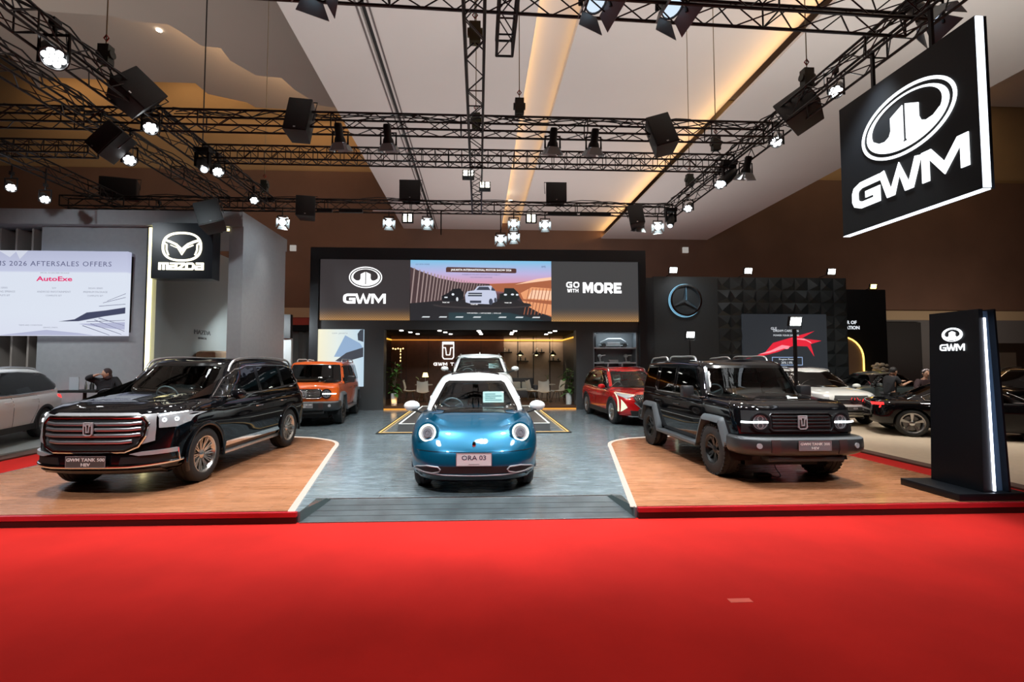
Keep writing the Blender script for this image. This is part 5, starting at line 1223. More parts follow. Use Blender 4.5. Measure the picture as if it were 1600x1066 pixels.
# curtain wall between the stands
t = thing('partition', 'pale grey draped partition between the grey stand and the screen wall', 'partition', (0, 0, 0))
m = MB(); P = [(-8.6 + i * .10, 19.2 + .05 * math.sin(i * 1.9)) for i in range(27)]; m.prism(P + [(p[0], p[1] + .06) for p in P[::-1]], .0, 3.15, lambda u, v, w: (u, v, w)); m.build('drape', mat('drape_grey', (.28, .30, .29), .8), t)
tag(MB().box(-8.6, -6.2, 19.1, 20.6, 3.15, 3.4).build('dark_canopy', BLKP), 'black canopy above the pale draped partition', 'canopy')
for i, (x, y) in enumerate(((-21.6, 41.2), (-20.0, 41.2), (-25.5, 41.2), (-23.0, 41.2))):
    tag(MB().cyl((x, y, 4.6 + .5 * (i % 2)), (x, y, 4.66 + .5 * (i % 2)), .16, n=12).build('ceiling_downlight', MATS['downlight']), 'small warm lamp under the far red soffit', 'ceiling light', 'red soffit downlights')

# ------------------------------------------------------------------ right neighbour stand (dark, star emblem)
dk = mat('stand_darkgrey', (.040, .046, .050), .5, noise=.06)
t = thing('exhibition_booth', 'dark neighbouring stand with three pointed star and pyramid tile panels', 'stand', (0, 20, 0))
MB().box(7.75, 10.6, 0, .5, .02, 5.66).build('plain_wall', dk, t); MB().box(7.3, 7.75, .0, .6, .02, 5.6).build('side_panel', standd, t)
MB().box(10.6, 16.5, .05, .5, .02, 5.66).build('tile_backing', standd, t)
m = MB(); s = .59
for i in range(10):
    for j in range(10):
        x0 = 10.6 + i * s; z0 = 5.66 - (j + 1) * .566
        if z0 < .0: continue
        if 11.7 - .1 < x0 + s / 2 < 15.5 and z0 + .28 < 4.05: continue
        x1, z1 = x0 + s, z0 + .566; q = (x0 + s * (.7 if (i + j) % 2 else .3), z0 + .2)
        m.add([(x0, .05, z0), (x1, .05, z0), (x1, .05, z1), (x0, .05, z1), (q[0], -.04, q[1])], [(0, 1, 4), (1, 2, 4), (2, 3, 4), (3, 0, 4)])
m.build('pyramid_tiles', mat('tile_dark', (.022, .027, .030), .4), t, 5)
m = MB(); g = lambda u, v, w: (9.12 + u, -.05 - w, 4.60 + v)
stroke(m, ell(0, 0, .66, .66, 48), .07, 0, .12, g, True)
for k in range(3):
    a = R(90 + 120 * k - 4); d = (math.cos(a), math.sin(a)); p = (-d[1], d[0])
    n_ = len(m.v); tip = (d[0] * .64, d[1] * .64)
    a1, a2 = (p[0] * .11 - d[0] * .05, p[1] * .11 - d[1] * .05), (-p[0] * .11 - d[0] * .05, -p[1] * .11 - d[1] * .05)
    m.add([g(*a1, 0), g(*tip, 0), g(*a2, 0), g(0, 0, .16), g(*tip, .05)], [(0, 1, 4, 3), (1, 2, 3, 4), (0, 3, 2)])
m.build('star_emblem', mat('star_chrome', (.8, .85, .9), .12, 1.0), t, 20)
m = MB(); stroke(m, ell(0, 0, .72, .72, 48), .025, -.04, -.02, g, True); m.build('emblem_glow', emat('blue_glow', (.25, .55, .75), 1.2), t)
spot((9.2, 18.3, 5.9), (9.1, 20, 4.2), 60, COOL, 100, 1); spot((8.6, 17.9, 2.9), (8.9, 20, 2.6), 22, COOL, 120, 1)
for x in (12, 15.5): spot((x, 18.2, 5.95), (x, 20, 3.5), 14, COOL, 110, 1)
t = thing('led_screen', 'dark screen with red glowing car streaks on the pyramid tile wall', 'screen', (0, 19.98, 0))
MB().box(11.65, 15.45, -.04, .06, 1.3, 4.02).build('display', emat('scr_dark', (.022, .026, .032), 1), t)
g = lambda u, v, w: (u, -.042 - w, v)
m = MB(); m.prism([(11.75, 2.05), (12.6, 2.30), (13.0, 2.75), (13.7, 2.95), (14.9, 3.28), (14.3, 2.95), (15.2, 2.85), (14.7, 2.70), (14.85, 2.15), (14.55, 2.6), (13.9, 2.62), (13.2, 2.35), (12.7, 2.22)], 0, .001, g); m.build('picture', emat('streak_red', (.80, .015, .04), 1), t)
m = MB(); m.prism([(12.3, 2.24), (12.9, 2.42), (13.4, 2.66), (13.8, 2.6), (13.2, 2.42), (12.8, 2.3)], 0.001, .002, g); m.prism([(13.8, 2.95), (14.5, 2.86), (14.75, 2.72), (14.7, 2.8), (14.4, 2.95)], .001, .002, g); m.prism(ell(13.6, 2.55, .12, .07, 14), .001, .002, g); m.prism(ell(13.05, 2.42, .08, .05, 14), .001, .002, g); m.build('picture', emat('streak_pink', (1, .25, .3), 1.2), t)
m = MB(); stroke(m, [(12.95, 1.78), (14.3, 1.78), (14.3, 2.12), (12.95, 2.12)], .025, 0, .001, g, True); m.build('picture', emat('blue_line', (.35, .5, .8), 1), t)
wt = emat('scr_white', (.8, .85, .9), 1)
for tx, x, z, sz in (('GLE', 13.05, 3.38, .16), ('DREAM CARS 2026', 13.6, 3.28, .14), ('POWER YOUR DREAMS', 13.6, 3.08, .11), ('Program Promo', 13.6, 2.03, .11), ('20% | 0%', 13.6, 1.88, .14), ('INDONESIA', 13.4, 1.68, .08), ('LELUXE', 13.4, 1.52, .16)):
    text(tx, sz, FRONT(x, -.045, z), wt, parent=t, ext=.001)
# darker booth behind with golden arch
t = thing('exhibition_booth', 'plain dark booth wall with white letters and gold lit arch at far right', 'stand', (0, 24, 0))
MB().box(16, 21.9, 0, .4, 0, 5.8).build('wall_panel', standd, t)
m = MB(); ap = [(18.2, .1)] + [(19.35 + 1.15 * math.cos(R(a)), 2.1 + 1.15 * math.sin(R(a))) for a in range(180, -1, -12)] + [(20.5, .1)]
m.prism(ap, -.05, 0, lambda u, v, w: (u, w, v)); m.build('arch_panel', mat('arch_cream', (.38, .26, .18), .6), t)
m = MB(); stroke(m, ap[1:-1] + [(20.5, .9)], .06, -.09, -.05, lambda u, v, w: (u, w, v)); m.build('arch_led', emat('gold_led', (1, .6, .12), 3), t)
text('POWER OF', .25, FRONT(19.6, -.01, 4.02), wt, parent=t, ext=.005, bold=.006); text('INNOVATION', .25, FRONT(19.6, -.01, 3.74), wt, parent=t, ext=.005, bold=.006)
m = thing('flower_arrangement', 'white flower arrangement beside the gold lit arch', 'flowers', (20.95, 23.5, 0.02))
MB().lathe([(.001, 0), (.16, 0), (.2, 1.0), (.16, 1.02)], 14).build('vase', mat('vase_dk', (.05, .05, .05), .4), m)
q = MB(); random.seed(3)
for k in range(40):
    a = random.uniform(0, 6.28); r_ = random.uniform(0, .38); h = 1.45 + random.uniform(-.3, .42) * (1 - r_); q.ellipsoid((r_ * math.cos(a), r_ * math.sin(a), h), .085, .085, .07, 8, 5)
q.build('blossoms', mat('petal_white', (.85, .83, .78), .7), m)
# distant grey blocks and openings by the right wall
for i, (x0, x1, z0, z1) in enumerate(((37.6, 41.0, .2, 5.6), (42.6, 44.5, 2.0, 5.6), (51.5, 55, 2.3, 5.7))):
    struct(MB().box(x0, x1, 41.4, 41.72, z0, z1).build('door_%d' % (i + 1), mat('void_dark', (.008, .008, .009), .7)))
tag(MB().box(33, 60, 30, 30.2, 0, 3.2).build('low_partition', mat('part_grey', (.10, .09, .085), .6)), 'low dark grey partition in front of the far right wall', 'partition')
tag(MB().box(29.3, 32.6, 26.9, 27, 0, 2.5).build('pale_panel', mat('pale_panel', (.42, .42, .40), .5)), 'pale low panel behind the visitor in the cap', 'panel')
# flood lights of the right stand
def flood(x, y, z, col, s, lbl, pole=None, w=.34, h=.26, aim=(0, -1, -.25)):
    t = thing('flood_light', lbl, 'flood light', (x, y, z))
    M = Vector(aim).to_track_quat('-Y', 'Z').to_matrix().to_4x4()
    MB().box(-w / 2, w / 2, 0, .10, -h / 2, h / 2, M).build('lamp_head', BLK, t)
    MB().box(-w / 2 + .02, w / 2 - .02, -.006, 0, -h / 2 + .02, h / 2 - .02, M).build('lit_lens', emat('flood_%s' % lbl[:6], col, s), t)
    MB().tube([(-w / 2 - .02, .05, 0), (-w / 2 - .02, .05, -h / 2 - .08), (w / 2 + .02, .05, -h / 2 - .08), (w / 2 + .02, .05, 0)], .01, 6).build('bracket', BLK, t)
    if pole and pole > 5: MB().cyl((0, .1, -.05), (0, .75, -.12), .02, n=8).build('arm', BLK, t)
    elif pole: MB().cyl((0, .06, pole - z), (0, .06, -h / 2 - .07), .05 if pole > -.01 and w > .3 and y < 15 else .02, n=10).build('pole', BLK, t)
    return t
for i, x in enumerate((8.38, 11.65, 15.35)): flood(x, 19.4, 5.82, (.90, 1, .97), 16, ('bright white floodlight above the star emblem', 'bright white floodlight above the middle of the tile wall', 'bright white floodlight above the right end of the tile wall')[i], 5.66)
flood(20.9, 23.6, 5.9, (1, .82, .12), 14, 'yellow floodlight on the top corner of the dark booth', 5.7)
flood(8.42, 18.0, 2.98, (.9, 1, .97), 16, 'white floodlight on a thin stand behind the black off-roader roof', .02)
flood(8.85, 12.5, 3.02, (.9, 1, .95), 18, 'bright floodlight on a thick black post before the red streak screen', .02)
flood(15.9, 14.0, 2.65, (.9, .98, 1), 14, 'wide white floodlight right of the black totem', .02, .5, .22)

# ------------------------------------------------------------------ hanging logo sign and totem
sk = mat('totem_black', (.005, .007, .010), .4, spec=.3)
t = thing('hanging_sign', 'big black hanging sign with white oval emblem and three big letters at upper right', 'sign', (5.90, 6.08, 4.92))
MB().box(0, .15, -1.03, 1.03, -1.03, 1.03).build('sign_box', sk, t)
g = lambda u, v, w: (-.001 - w, -u, v)
m = MB(); gwm_emblem(m, .70, lambda u, v, w: g(u + .10, v + .26, w), .012); m.build('emblem', WHTS, t)
m = MB(); gwm_letters(m, .40, lambda u, v, w: g(u * 1.18 + .06, v - .50, w), .012); m.build('lettering', WHTS, t)
MB().box(.005, .095, -1.042, -1.03, -1.02, 1.02).build('led_strip', emat('edge_led', (.82, .9, 1), 2.6), t)
MB().box(.0, .10, -1.03, 1.03, -1.04, -1.03).build('bottom_led_strip', MATS['edge_led'], t)
for y in (.45, -.45): MB().box(.05, .09, y - .02, y + .02, 1.03, 1.62).build('hanger', BLK, t)
t = thing('totem', 'tall black totem with small white oval emblem and vertical white light strip', 'totem', (6.62, 6.15, .132)); t.scale = (.93, .93, .965)
m = MB()
def tp(x0, x1, y0, y1, X0, X1, Y0, Y1, z0, z1): m.add([(x0, y0, z0), (x1, y0, z0), (x1, y1, z0), (x0, y1, z0), (X0, Y0, z1), (X1, Y0, z1), (X1, Y1, z1), (X0, Y1, z1)], [(3, 2, 1, 0), (4, 5, 6, 7), (0, 1, 5, 4), (1, 2, 6, 5), (2, 3, 7, 6), (3, 0, 4, 7)])
tp(-.10, .04, -.42, .32, 0, .06, -.38, .34, .10, 2.54); m.build('front_slab', sk, t)
m = MB(); tp(.05, .28, -.34, .30, .07, .22, -.30, .32, .10, 2.52); m.build('rear_slab', mat('totem_lit_blue', (.10, .18, .30), .35, .3), t)  # blue light falling on this face is put into its base colour
m = MB(); tp(.27, .30, -.42, .32, .22, .25, -.38, .34, .10, 2.54); m.build('back_edge', sk, t)
m = MB(); tp(.040, .060, -.44, -.41, .060, .075, -.40, -.37, .12, 2.42); m.build('led_strip', emat('totem_led', (.8, .85, 1), 7), t)
m = MB(); m.box(-.50, .50, -.47, .42, 0, .10); m.build('base', sk, t, bevel=.01)
gg = lambda u, v, w: (-.112 + v * .0412 - w, -.02 - u, v)
m = MB(); gwm_emblem(m, .15, lambda u, v, w: gg(u, v + 2.21, w), .008); m.build('emblem', WHTS, t)
m = MB(); gwm_letters(m, .10, lambda u, v, w: gg(u, v + 2.03, w), .008, .72); m.build('lettering', WHTS, t)

# unseen spots added to brighten the cars and floor of the right stand
for x, y, tx, ty, p in ((9.5, 12.0, 11.2, 14.2, 700), (13.5, 11.0, 12.5, 13.0, 600), (16, 15, 15.5, 18, 400), (11.5, 17.5, 11.3, 15.5, 300), (11.5, 8.0, 11.5, 9.5, 450)):
    spot((x, y, 5.9), (tx, ty, 0), p, (1, .97, .9), 95, .9, .15)
# ------------------------------------------------------------------ lighting rig
tr_m = mat('truss_black', (.022, .019, .018), .42, .5)
def truss(p0, p1, label, s=.30, lad=False, r=.022):
    p0 = Vector(p0); p1 = Vector(p1); L = (p1 - p0).length; d = (p1 - p0).normalized(); side = Vector((-d.y, d.x, 0)); upv = Vector((0, 0, 1))
    t = thing('truss', label, 'truss', tuple(p0))
    C4 = [side * (a * s / 2) + upv * (b * s) for a, b in ((-1, 0), (1, 0), (1, 1), (-1, 1))]
    m = MB()
    for c in C4: m.cyl(c, c + d * L, r, n=8)
    m.build('chord', tr_m, t)
    m = MB(); st_ = .42 if not lad else .30; n = max(2, int(L / st_)); st_ = L / n
    for k in range(n):
        a, b = d * (k * st_), d * ((k + 1) * st_)
        for i in range(4):
            c0, c1 = C4[i], C4[(i + 1) % 4]
            if k % 2: c0, c1 = c1, c0
            m.cyl(c0 + a, c1 + b, .010, n=5, caps=False)
            if lad: m.cyl(C4[i] + a, C4[(i + 1) % 4] + a, .010, n=5, caps=False)
        if not lad and k % 6 == 0:
            for i in range(4): m.cyl(C4[i] + a, C4[(i + 1) % 4] + a, .013, n=5, caps=False)
    for e in (Vector(), d * L):
        for i in range(4): m.cyl(C4[i] + e, C4[(i + 1) % 4] + e, .018, n=6)
    m.build('lattice', tr_m, t, weld=False)
    return t
ZT = 6.5
truss((-6.2, 5.62, ZT + .05), (6.2, 6.05, ZT + .05), 'front cross truss at the very top of the view', .34)
truss((-13, 9.25, ZT), (6.1, 9.25, ZT), 'long cross truss carrying two speakers and four barn door lamps')
truss((-6.1, 10.7, ZT - .02), (6.1, 10.7, ZT - .02), 'ladder cross truss just behind the speaker truss', .30, True)
truss((-12.2, 14.2, ZT), (6.1, 14.2, ZT), 'rear cross truss above the stand wall with bright lamps under it')
truss((-6.25, 1.5, ZT), (-6.25, 14.3, ZT), 'left side truss running from the front to the stand wall', .34)
truss((-7.45, 1.5, ZT - .02), (-7.45, 14.0, ZT - .02), 'second left side truss just outside the left side truss', .32)
truss((6.12, 1.5, ZT), (6.12, 14.3, ZT), 'right side truss above the big hanging sign', .34)
truss((0.03, 3.0, ZT), (0.03, 14.3, ZT), 'centre truss running away from the viewer', .28)
truss((.48, 3.6, ZT + .05), (.48, 6.9, ZT + .05), 'short truss end hanging right of the centre truss', .24)
truss((-13.5, 10.6, ZT), (-8.5, 10.6, ZT), 'ladder truss of the left stand ending in open air', .28, True)
truss((-10.5, 5.5, ZT - .05), (-10.5, 14.0, ZT - .05), 'outer left truss above the pale grey stand', .32)
lensm = emat('lamp_lens_lit', (.95, .98, 1), 16); lensw = emat('lamp_lens_warm', (1, .97, .8), 9)
def orient(aim): return Vector(aim).to_track_quat('Z', 'Y').to_euler()
PAR0 = None
def par(x, y, z, aim, label, ztop, rad=.11):
    """can lamp with multi-cell lens, hung on a yoke"""
    global PAR0
    if PAR0 is None:
        t = thing('spot_lamp', label, 'stage lamp')
        h = bpy.data.objects.new('lamp_head', None)
        m = MB(); m.lathe([(.001, -.26), (.06, -.26), (.075, -.2), (.085, -.16), (.095, 0), (.112, .01), (.112, .035), (.1, .035), (.098, .0)], 20); b = m.build('lamp_body', BLK, t)
        m = MB()
        for k in range(7):
            a = 2 * math.pi * k / 6; r_ = 0 if k == 6 else .062; m.lathe([(.001, .012), (.029, .010), (.031, .0)], 10, lambda u, v, w, a=a, r_=r_: (u + r_ * math.cos(a), v + r_ * math.sin(a), w + .004))
        m.build('lens', lensm, b)
        m = MB(); m.tube([(-.14, 0, -.05), (-.14, 0, .22), (.14, 0, .22), (.14, 0, -.05)], .012, 6, r2=.02, up=(0, 1, 0)); m.cyl((0, 0, .22), (0, 0, .34), .02, n=8); m.box(-.03, .03, -.04, .04, .30, .38); m.build('yoke', BLK, t)
        bpy.data.objects.remove(h); PAR0 = t
    else: t = copy_tree(PAR0, label)
    t.location = (x, y, z); k = rad / .11; t.scale = (k, k, max(k, (ztop - z) / .36))
    t.scale = (k, k, k)
    for c in kids(t):
        if c.name.startswith('lamp_body'): c.rotation_euler = orient(aim)
    if ztop - z > .40 * k:
        MB().cyl((0, 0, .34), (0, 0, (ztop - z) / k), .018, n=6).build('drop_pole', BLK, t)
    return t
CAMV = lambda x, y, z: (Vector((0.1, 0, 1.88)) - Vector((x, y, z)))
lp = [(-6.2, 7.0, 6.40, 'largest lit lamp at upper left under the left side truss', .17), (-6.17, 9.0, 6.36, 'lit lamp on the left truss beside the slanted black speaker', .13), (-6.83, 9.4, 5.90, 'lit lamp hanging low outside the left truss', .12), (-5.78, 10.6, 6.18, 'lit lamp on the left truss right of the tilted moving head', .12), (-6.02, 12.8, 6.3, 'small lit lamp near the far end of the left truss', .11), (-10.3, 11.5, 5.80, 'lit lamp low over the striped wall of the left stand', .11), (-10.9, 11.3, 6.0, 'leftmost lit lamp seen edge on under the outer truss', .11), (-9.3, 13.98, 6.22, 'bright lamp above the header of the pale grey stand', .12),
      (6.5, 7.9, 6.75, 'lit lamp on the right truss left of the hanging sign', .12), (6.31, 9.3, 6.5, 'lit lamp beside the black speaker of the right truss', .12), (5.99, 11.0, 6.25, 'lit lamp below the moving head of the right truss', .12), (6.11, 13.0, 6.32, 'lit lamp near the far end of the right truss', .12)]
for x, y, z, lb, rd in lp:
    a = CAMV(x, y, z).normalized() * .8 + Vector((0, 0, -.55)) + Vector((.25 if x < 0 else -.25, 0, 0)); par(x, y, z, a, lb, 6.55, rd)
# open faced lamps with barn doors
BD0 = {}
def barn(x, y, z, aim, label, ztop, lit=True, s=1.0, rz=0):
    if lit not in BD0:
        t = thing('barn_door_lamp', label, 'stage lamp')
        m = MB(); 
        if lit: m.lathe([(.001, -.14), (.09, -.14), (.12, -.06), (.125, .02), (.11, .02), (.10, 0)], 18)
        else: m.lathe([(.001, -.34), (.065, -.34), (.075, -.3), (.075, -.10), (.10, -.06), (.115, .02), (.105, .02), (.10, 0)], 18)
        b = m.build('lamp_body', BLK, t)
        MB().cyl((0, 0, .0), (0, 0, .006), .098, n=18).build('lens', emat('lamp_open', (.93, .98, 1), 14) if lit else emat('lamp_dim', (.7, .85, 1), 1.0), b)
        dm = mat('door_metal', (.22, .26, .27), .45, .3)
        for k in range(4):
            a = math.pi / 2 * k; M = Matrix.Rotation(a, 4, 'Z') @ Matrix.Translation((.11, 0, .02)) @ Matrix.Rotation(R(28), 4, 'Y')
            q = MB(); w1 = .09; w2 = .15; q.add([M @ Vector(v) for v in ((0, -w1, 0), (0, w1, 0), (0, w2, .17), (0, -w2, .17), (.006, -w1, 0), (.006, w1, 0), (.006, w2, .17), (.006, -w2, .17))], [(0, 1, 2, 3), (7, 6, 5, 4), (0, 4, 5, 1), (2, 6, 7, 3), (1, 5, 6, 2), (3, 7, 4, 0)]); q.build('barn_door', dm, b)
        m = MB(); m.tube([(-.15, 0, -.05), (-.15, 0, .2), (.15, 0, .2), (.15, 0, -.05)], .012, 6, r2=.02, up=(0, 1, 0)); m.cyl((0, 0, .2), (0, 0, .34), .018, n=8); m.build('yoke', BLK, t); BD0[lit] = t
    else: t = copy_tree(BD0[lit], label)
    t.location = (x, y, z); t.scale = (s, s, s)
    for c in kids(t):
        if c.name.startswith('lamp_body'): c.rotation_euler = orient(aim)
    MB().cyl((0, 0, .33), (0, 0, (ztop - z) / s), .016, n=6).build('drop_pole', BLK, t)
    return t
for x, y, z, lb in ((-5.77, 14.05, 6.08, 'bright open lamp at the left end of the rear truss'), (-2.62, 14.05, 6.10, 'bright open lamp left of the lit double bar, rear truss left half'), (-1.47, 14.05, 6.12, 'bright open lamp right of the lit double bar, rear truss left half'), (1.16, 14.05, 6.12, 'bright open lamp left of the lit double bar, rear truss right half'), (2.12, 14.05, 6.10, 'bright open lamp right of the lit double bar, rear truss right half'), (0.76, 14.05, 5.64, 'low hanging lamp over the centre screen, left one of the pair'), (1.16, 14.05, 5.72, 'low hanging lamp over the centre screen, right one of the pair'), (5.63, 14.05, 6.08, 'bright open lamp at the right end of the rear truss')):
    barn(x, y, z, CAMV(x, y, z) + Vector((.4, 2, -3.5)), lb, 6.5, True, .95)
for x, y, z, lb in ((-2.63, 9.12, 6.22, 'unlit barn door lamp on the speaker truss, first from the left'), (-1.69, 9.12, 6.22, 'unlit barn door lamp on the speaker truss, second from the left'), (1.57, 9.12, 6.22, 'unlit barn door lamp on the speaker truss, third from the left'), (2.4, 9.12, 6.22, 'unlit barn door lamp on the speaker truss, rightmost'), (6.17, 10.2, 6.22, 'unlit barn door lamp under the right side truss'), (5.04, 14.05, 6.10, 'dim barn door lamp beside the black speaker at the rear right')):
    barn(x, y, z, (.05 if x < 0 else -.05, .35, -1), lb, 6.55, False)
for x, y, z, lb in ((-1.97, 5.75, 6.62, 'large barn door lamp at the top edge, left of the centre truss'), (1.62, 5.85, 6.62, 'large barn door lamp at the top edge, just right of the centre truss'), (2.66, 5.9, 6.62, 'large barn door lamp at the top edge, second right of the centre truss'), (6.66, 6.3, 6.90, 'large barn door lamp at the top edge above the big hanging sign')):
    barn(x, y, z, (.3, -.55, -1), lb, 7.2, False, 1.35)
def bars(x, y, z, label):
    t = thing('double_bar_light', label, 'stage lamp', (x, y, z)); m = MB()
    m.box(-.17, .17, .0, .10, -.14, .14); m.cyl((0, .05, .14), (0, .05, .3), .015, n=6); m.build('housing', BLK, t)
    MB().box(-.12, -.03, -.006, 0, -.11, .11).box(.03, .12, -.006, 0, -.11, .11).build('lit_lens', emat('bar_warm', (1, 1, .72), 22), t)
bars(-2.06, 14.05, 6.26, 'double bar light glowing pale yellow on the left half of the rear truss'); bars(1.70, 14.05, 6.30, 'double bar light glowing pale yellow on the right half of the rear truss')
for x, y, z, lb in ((-.17, 11.5, 6.62, 'four cell wash light on the left side of the centre truss'), (.25, 12.0, 6.52, 'four cell wash light on the right side of the centre truss')):
    t = thing('wash_light', lb, 'stage lamp', (x, y, z)); t.rotation_euler = (R(-28), 0, 0)
    MB().box(-.15, .15, 0, .12, -.12, .12).build('housing', BLK, t)
    m = MB()
    for a in (-.07, .07):
        for b in (-.055, .055): m.box(a - .05, a + .05, -.008, 0, b - .035, b + .035)
    m.build('lit_lens', lensw, t); MB().cyl((0, .05, .1), (0, .15, .3), .015, n=6).build('bracket', BLK, t)
# moving heads
for x, y, z, lb, a in ((-6.0, 10.4, 6.25, 'tilted moving head light under the left side truss', (.5, -.6, -.7)), (6.0, 10.6, 6.28, 'long tilted moving head light under the right side truss', (-.75, -.2, -.8)), (5.85, 13.6, 6.15, 'moving head light at the rear corner of the right truss', (-.3, -.5, -.8))):
    t = thing('moving_head', lb, 'stage lamp', (x, y, z)); M = Vector(a).to_track_quat('Z', 'Y').to_matrix().to_4x4()
    m = MB(); q = MB(); q.lathe([(.001, -.25), (.09, -.22), (.12, -.1), (.12, .05), (.10, .2), (.085, .26), (.07, .26)], 18); m.join(q, M); m.build('head', BLK, t)
    m = MB(); q = MB(); q.cyl((0, 0, .25), (0, 0, .262), .07, n=16); m.join(q, M); m.build('lens', emat('mh_lens', (.8, .9, 1), 2.5), t)
    MB().box(-.16, -.12, -.05, .05, -.05, .3).box(.12, .16, -.05, .05, -.05, .3).box(-.17, .17, -.09, .09, .26, .36).build('yoke', BLK, t)
# speakers
spk = mat('speaker_black', (.012, .013, .014), .6, bump=.2, nscale=90)
def speaker(x, y, z, w, h, d, rot, label, front=True):
    t = thing('loudspeaker', label, 'speaker', (x, y, z)); t.rotation_euler = rot
    m = MB(); m.add([(-w / 2, 0, -h / 2), (w / 2, 0, -h / 2), (w / 2 * .78, d, -h / 2), (-w / 2 * .78, d, -h / 2), (-w / 2, 0, h / 2), (w / 2, 0, h / 2), (w / 2 * .78, d, h / 2), (-w / 2 * .78, d, h / 2)], [(3, 2, 1, 0), (4, 5, 6, 7), (0, 1, 5, 4), (1, 2, 6, 5), (2, 3, 7, 6), (3, 0, 4, 7)]); m.build('cabinet', BLKP, t, bevel=.012)
    MB().box(-w / 2 + .015, w / 2 - .015, -.018, -.002, -h / 2 + .015, h / 2 - .015).build('grille', spk, t, bevel=.01)
    MB().box(-.02, .02, -.022, -.018, -h / 2 + .04, -h / 2 + .065).build('badge', ALU, t)
    MB().tube([(-w / 2 - .01, d * .4, 0), (-w / 2 - .03, d * .4, h / 2 + .06), (w / 2 + .03, d * .4, h / 2 + .06), (w / 2 + .01, d * .4, 0)], .012, 6).build('bracket', BLK, t)
speaker(-5.95, 8.4, 6.80, .62, .62, .45, (R(-18), R(38), R(40)), 'slanted black speaker on the left side truss')
speaker(-6.95, 8.9, 6.12, .42, .62, .4, (R(-10), R(40), R(-10)), 'tilted dark speaker hanging below the left truss')
speaker(-3.4, 8.95, 6.68, .46, .74, .4, (R(-14), R(4), 0), 'upright black speaker on the left half of the speaker truss')
speaker(3.75, 8.95, 6.54, .46, .72, .4, (R(-14), R(-14), R(-6)), 'tilted black speaker on the right half of the speaker truss')
speaker(6.1, 8.4, 6.82, .62, .60, .5, (R(-22), R(-26), R(-42)), 'black speaker turned across the right side truss')
speaker(-1.99, 14.0, 7.12, .64, .60, .5, (0, 0, 0), 'square black speaker on top of the rear truss, left of the centre truss')
speaker(2.47, 14.0, 7.12, .64, .60, .5, (0, 0, 0), 'square black speaker on top of the rear truss, right of the centre truss')
speaker(-6.6, 11.7, 5.62, .58, .72, .42, (R(-22), R(-20), R(15)), 'slanted black speaker over the corner of the hanging winged sign')
speaker(-10.6, 14.1, 7.10, .95, .55, .5, (R(0), R(0), R(15)), 'wide dark speaker on the rear truss above the left stand header')
speaker(4.86, 13.8, 6.40, .45, .66, .4, (R(-14), R(-8), R(-15)), 'black speaker at the right end of the rear truss')
speaker(-5.05, 13.9, 6.55, .55, .62, .45, (R(-5), 0, R(10)), 'dark speaker at the left end of the rear truss')
speaker(-9.2, 6.3, 6.75, .6, .55, .5, (R(-18), R(30), R(30)), 'black speaker at the top left corner')
# chain hoists
for i, (x, y, zc, lb) in enumerate(((-6.25, 8.0, 13.88, 'chain hoist above the largest lit lamp at left'), (6.12, 8.1, 13.5, 'chain hoist above the left edge of the big hanging sign'), (6.12, 12.9, 13.9, 'chain hoist on the right truss in front of the rear corner'), (.03, 7.2, 13.9, 'yellow chain hoist inside the near part of the centre truss'), (.03, 9.9, 13.9, 'yellow chain hoist inside the centre truss above the ladder truss'), (.92, 9.3, 13.9, 'small chain hoist right of the centre truss'), (-6.25, 13.9, 13.88, 'chain hoist at the rear left truss corner'), (5.75, 10.7, 13.9, 'chain hoist with red hook near the right end of the ladder truss'))):
    t = thing('chain_hoist', lb, 'hoist', (x, y, 6.85))
    MB().box(-.09, .09, -.07, .07, .10, .42).cyl((-.12, 0, .27), (.12, 0, .27), .07, n=14).build('motor', mat('hoist_dark', (.03, .04, .03), .5) if i not in (3, 4) else mat('hoist_olive', (.08, .09, .03), .5), t)
    MB().cyl((0, 0, .4), (0, 0, zc - 6.85), .010, n=6).build('chain', mat('chain', (.25, .2, .12), .4, .8), t)
    MB().tube([(0, 0, .5), (.04, 0, .56), (0, 0, .62), (-.04, 0, .56)], .012, 6, True).build('hook', mat('hook_red', (.4, .05, .03), .5), t)
    m = MB(); m.tube([(-.15, 0, -.02), (0, 0, .12), (.15, 0, -.02)], .012, 6); m.build('sling', mat('sling_green', (.03, .10, .04), .7) if x < -5 else BLK, t)
for x, y, z0, z1, lb in ((-9.3, 16, 9.2, 20, 'thin steel cable hanging from the faceted ceiling'), (-1.05, 14.05, 5.75, 6.5, 'short black rod hanging under the rear truss')):
    tag(MB().cyl((x, y, z0), (x, y, z1), .02, n=6).build('cable', BLK), lb, 'cable')
# bar under rear truss
tag(MB().cyl((-3.1, 14.05, 6.46), (-1.95, 14.05, 6.46), .02, n=8).build('pipe', ALU), 'thin bright pipe under the rear truss at left', 'pipe')
for i, (x0, x1) in enumerate(((-4.75, -4.3), (-4.1, -3.4), (2.2, 3.1), (3.2, 4.15))):
    tag(MB().box(x0, x1, 14.0, 14.08, 6.39, 6.485).build('led_bar', BLK), 'unlit black led bar under the rear truss', 'led bar', 'unlit led bars under the rear truss')
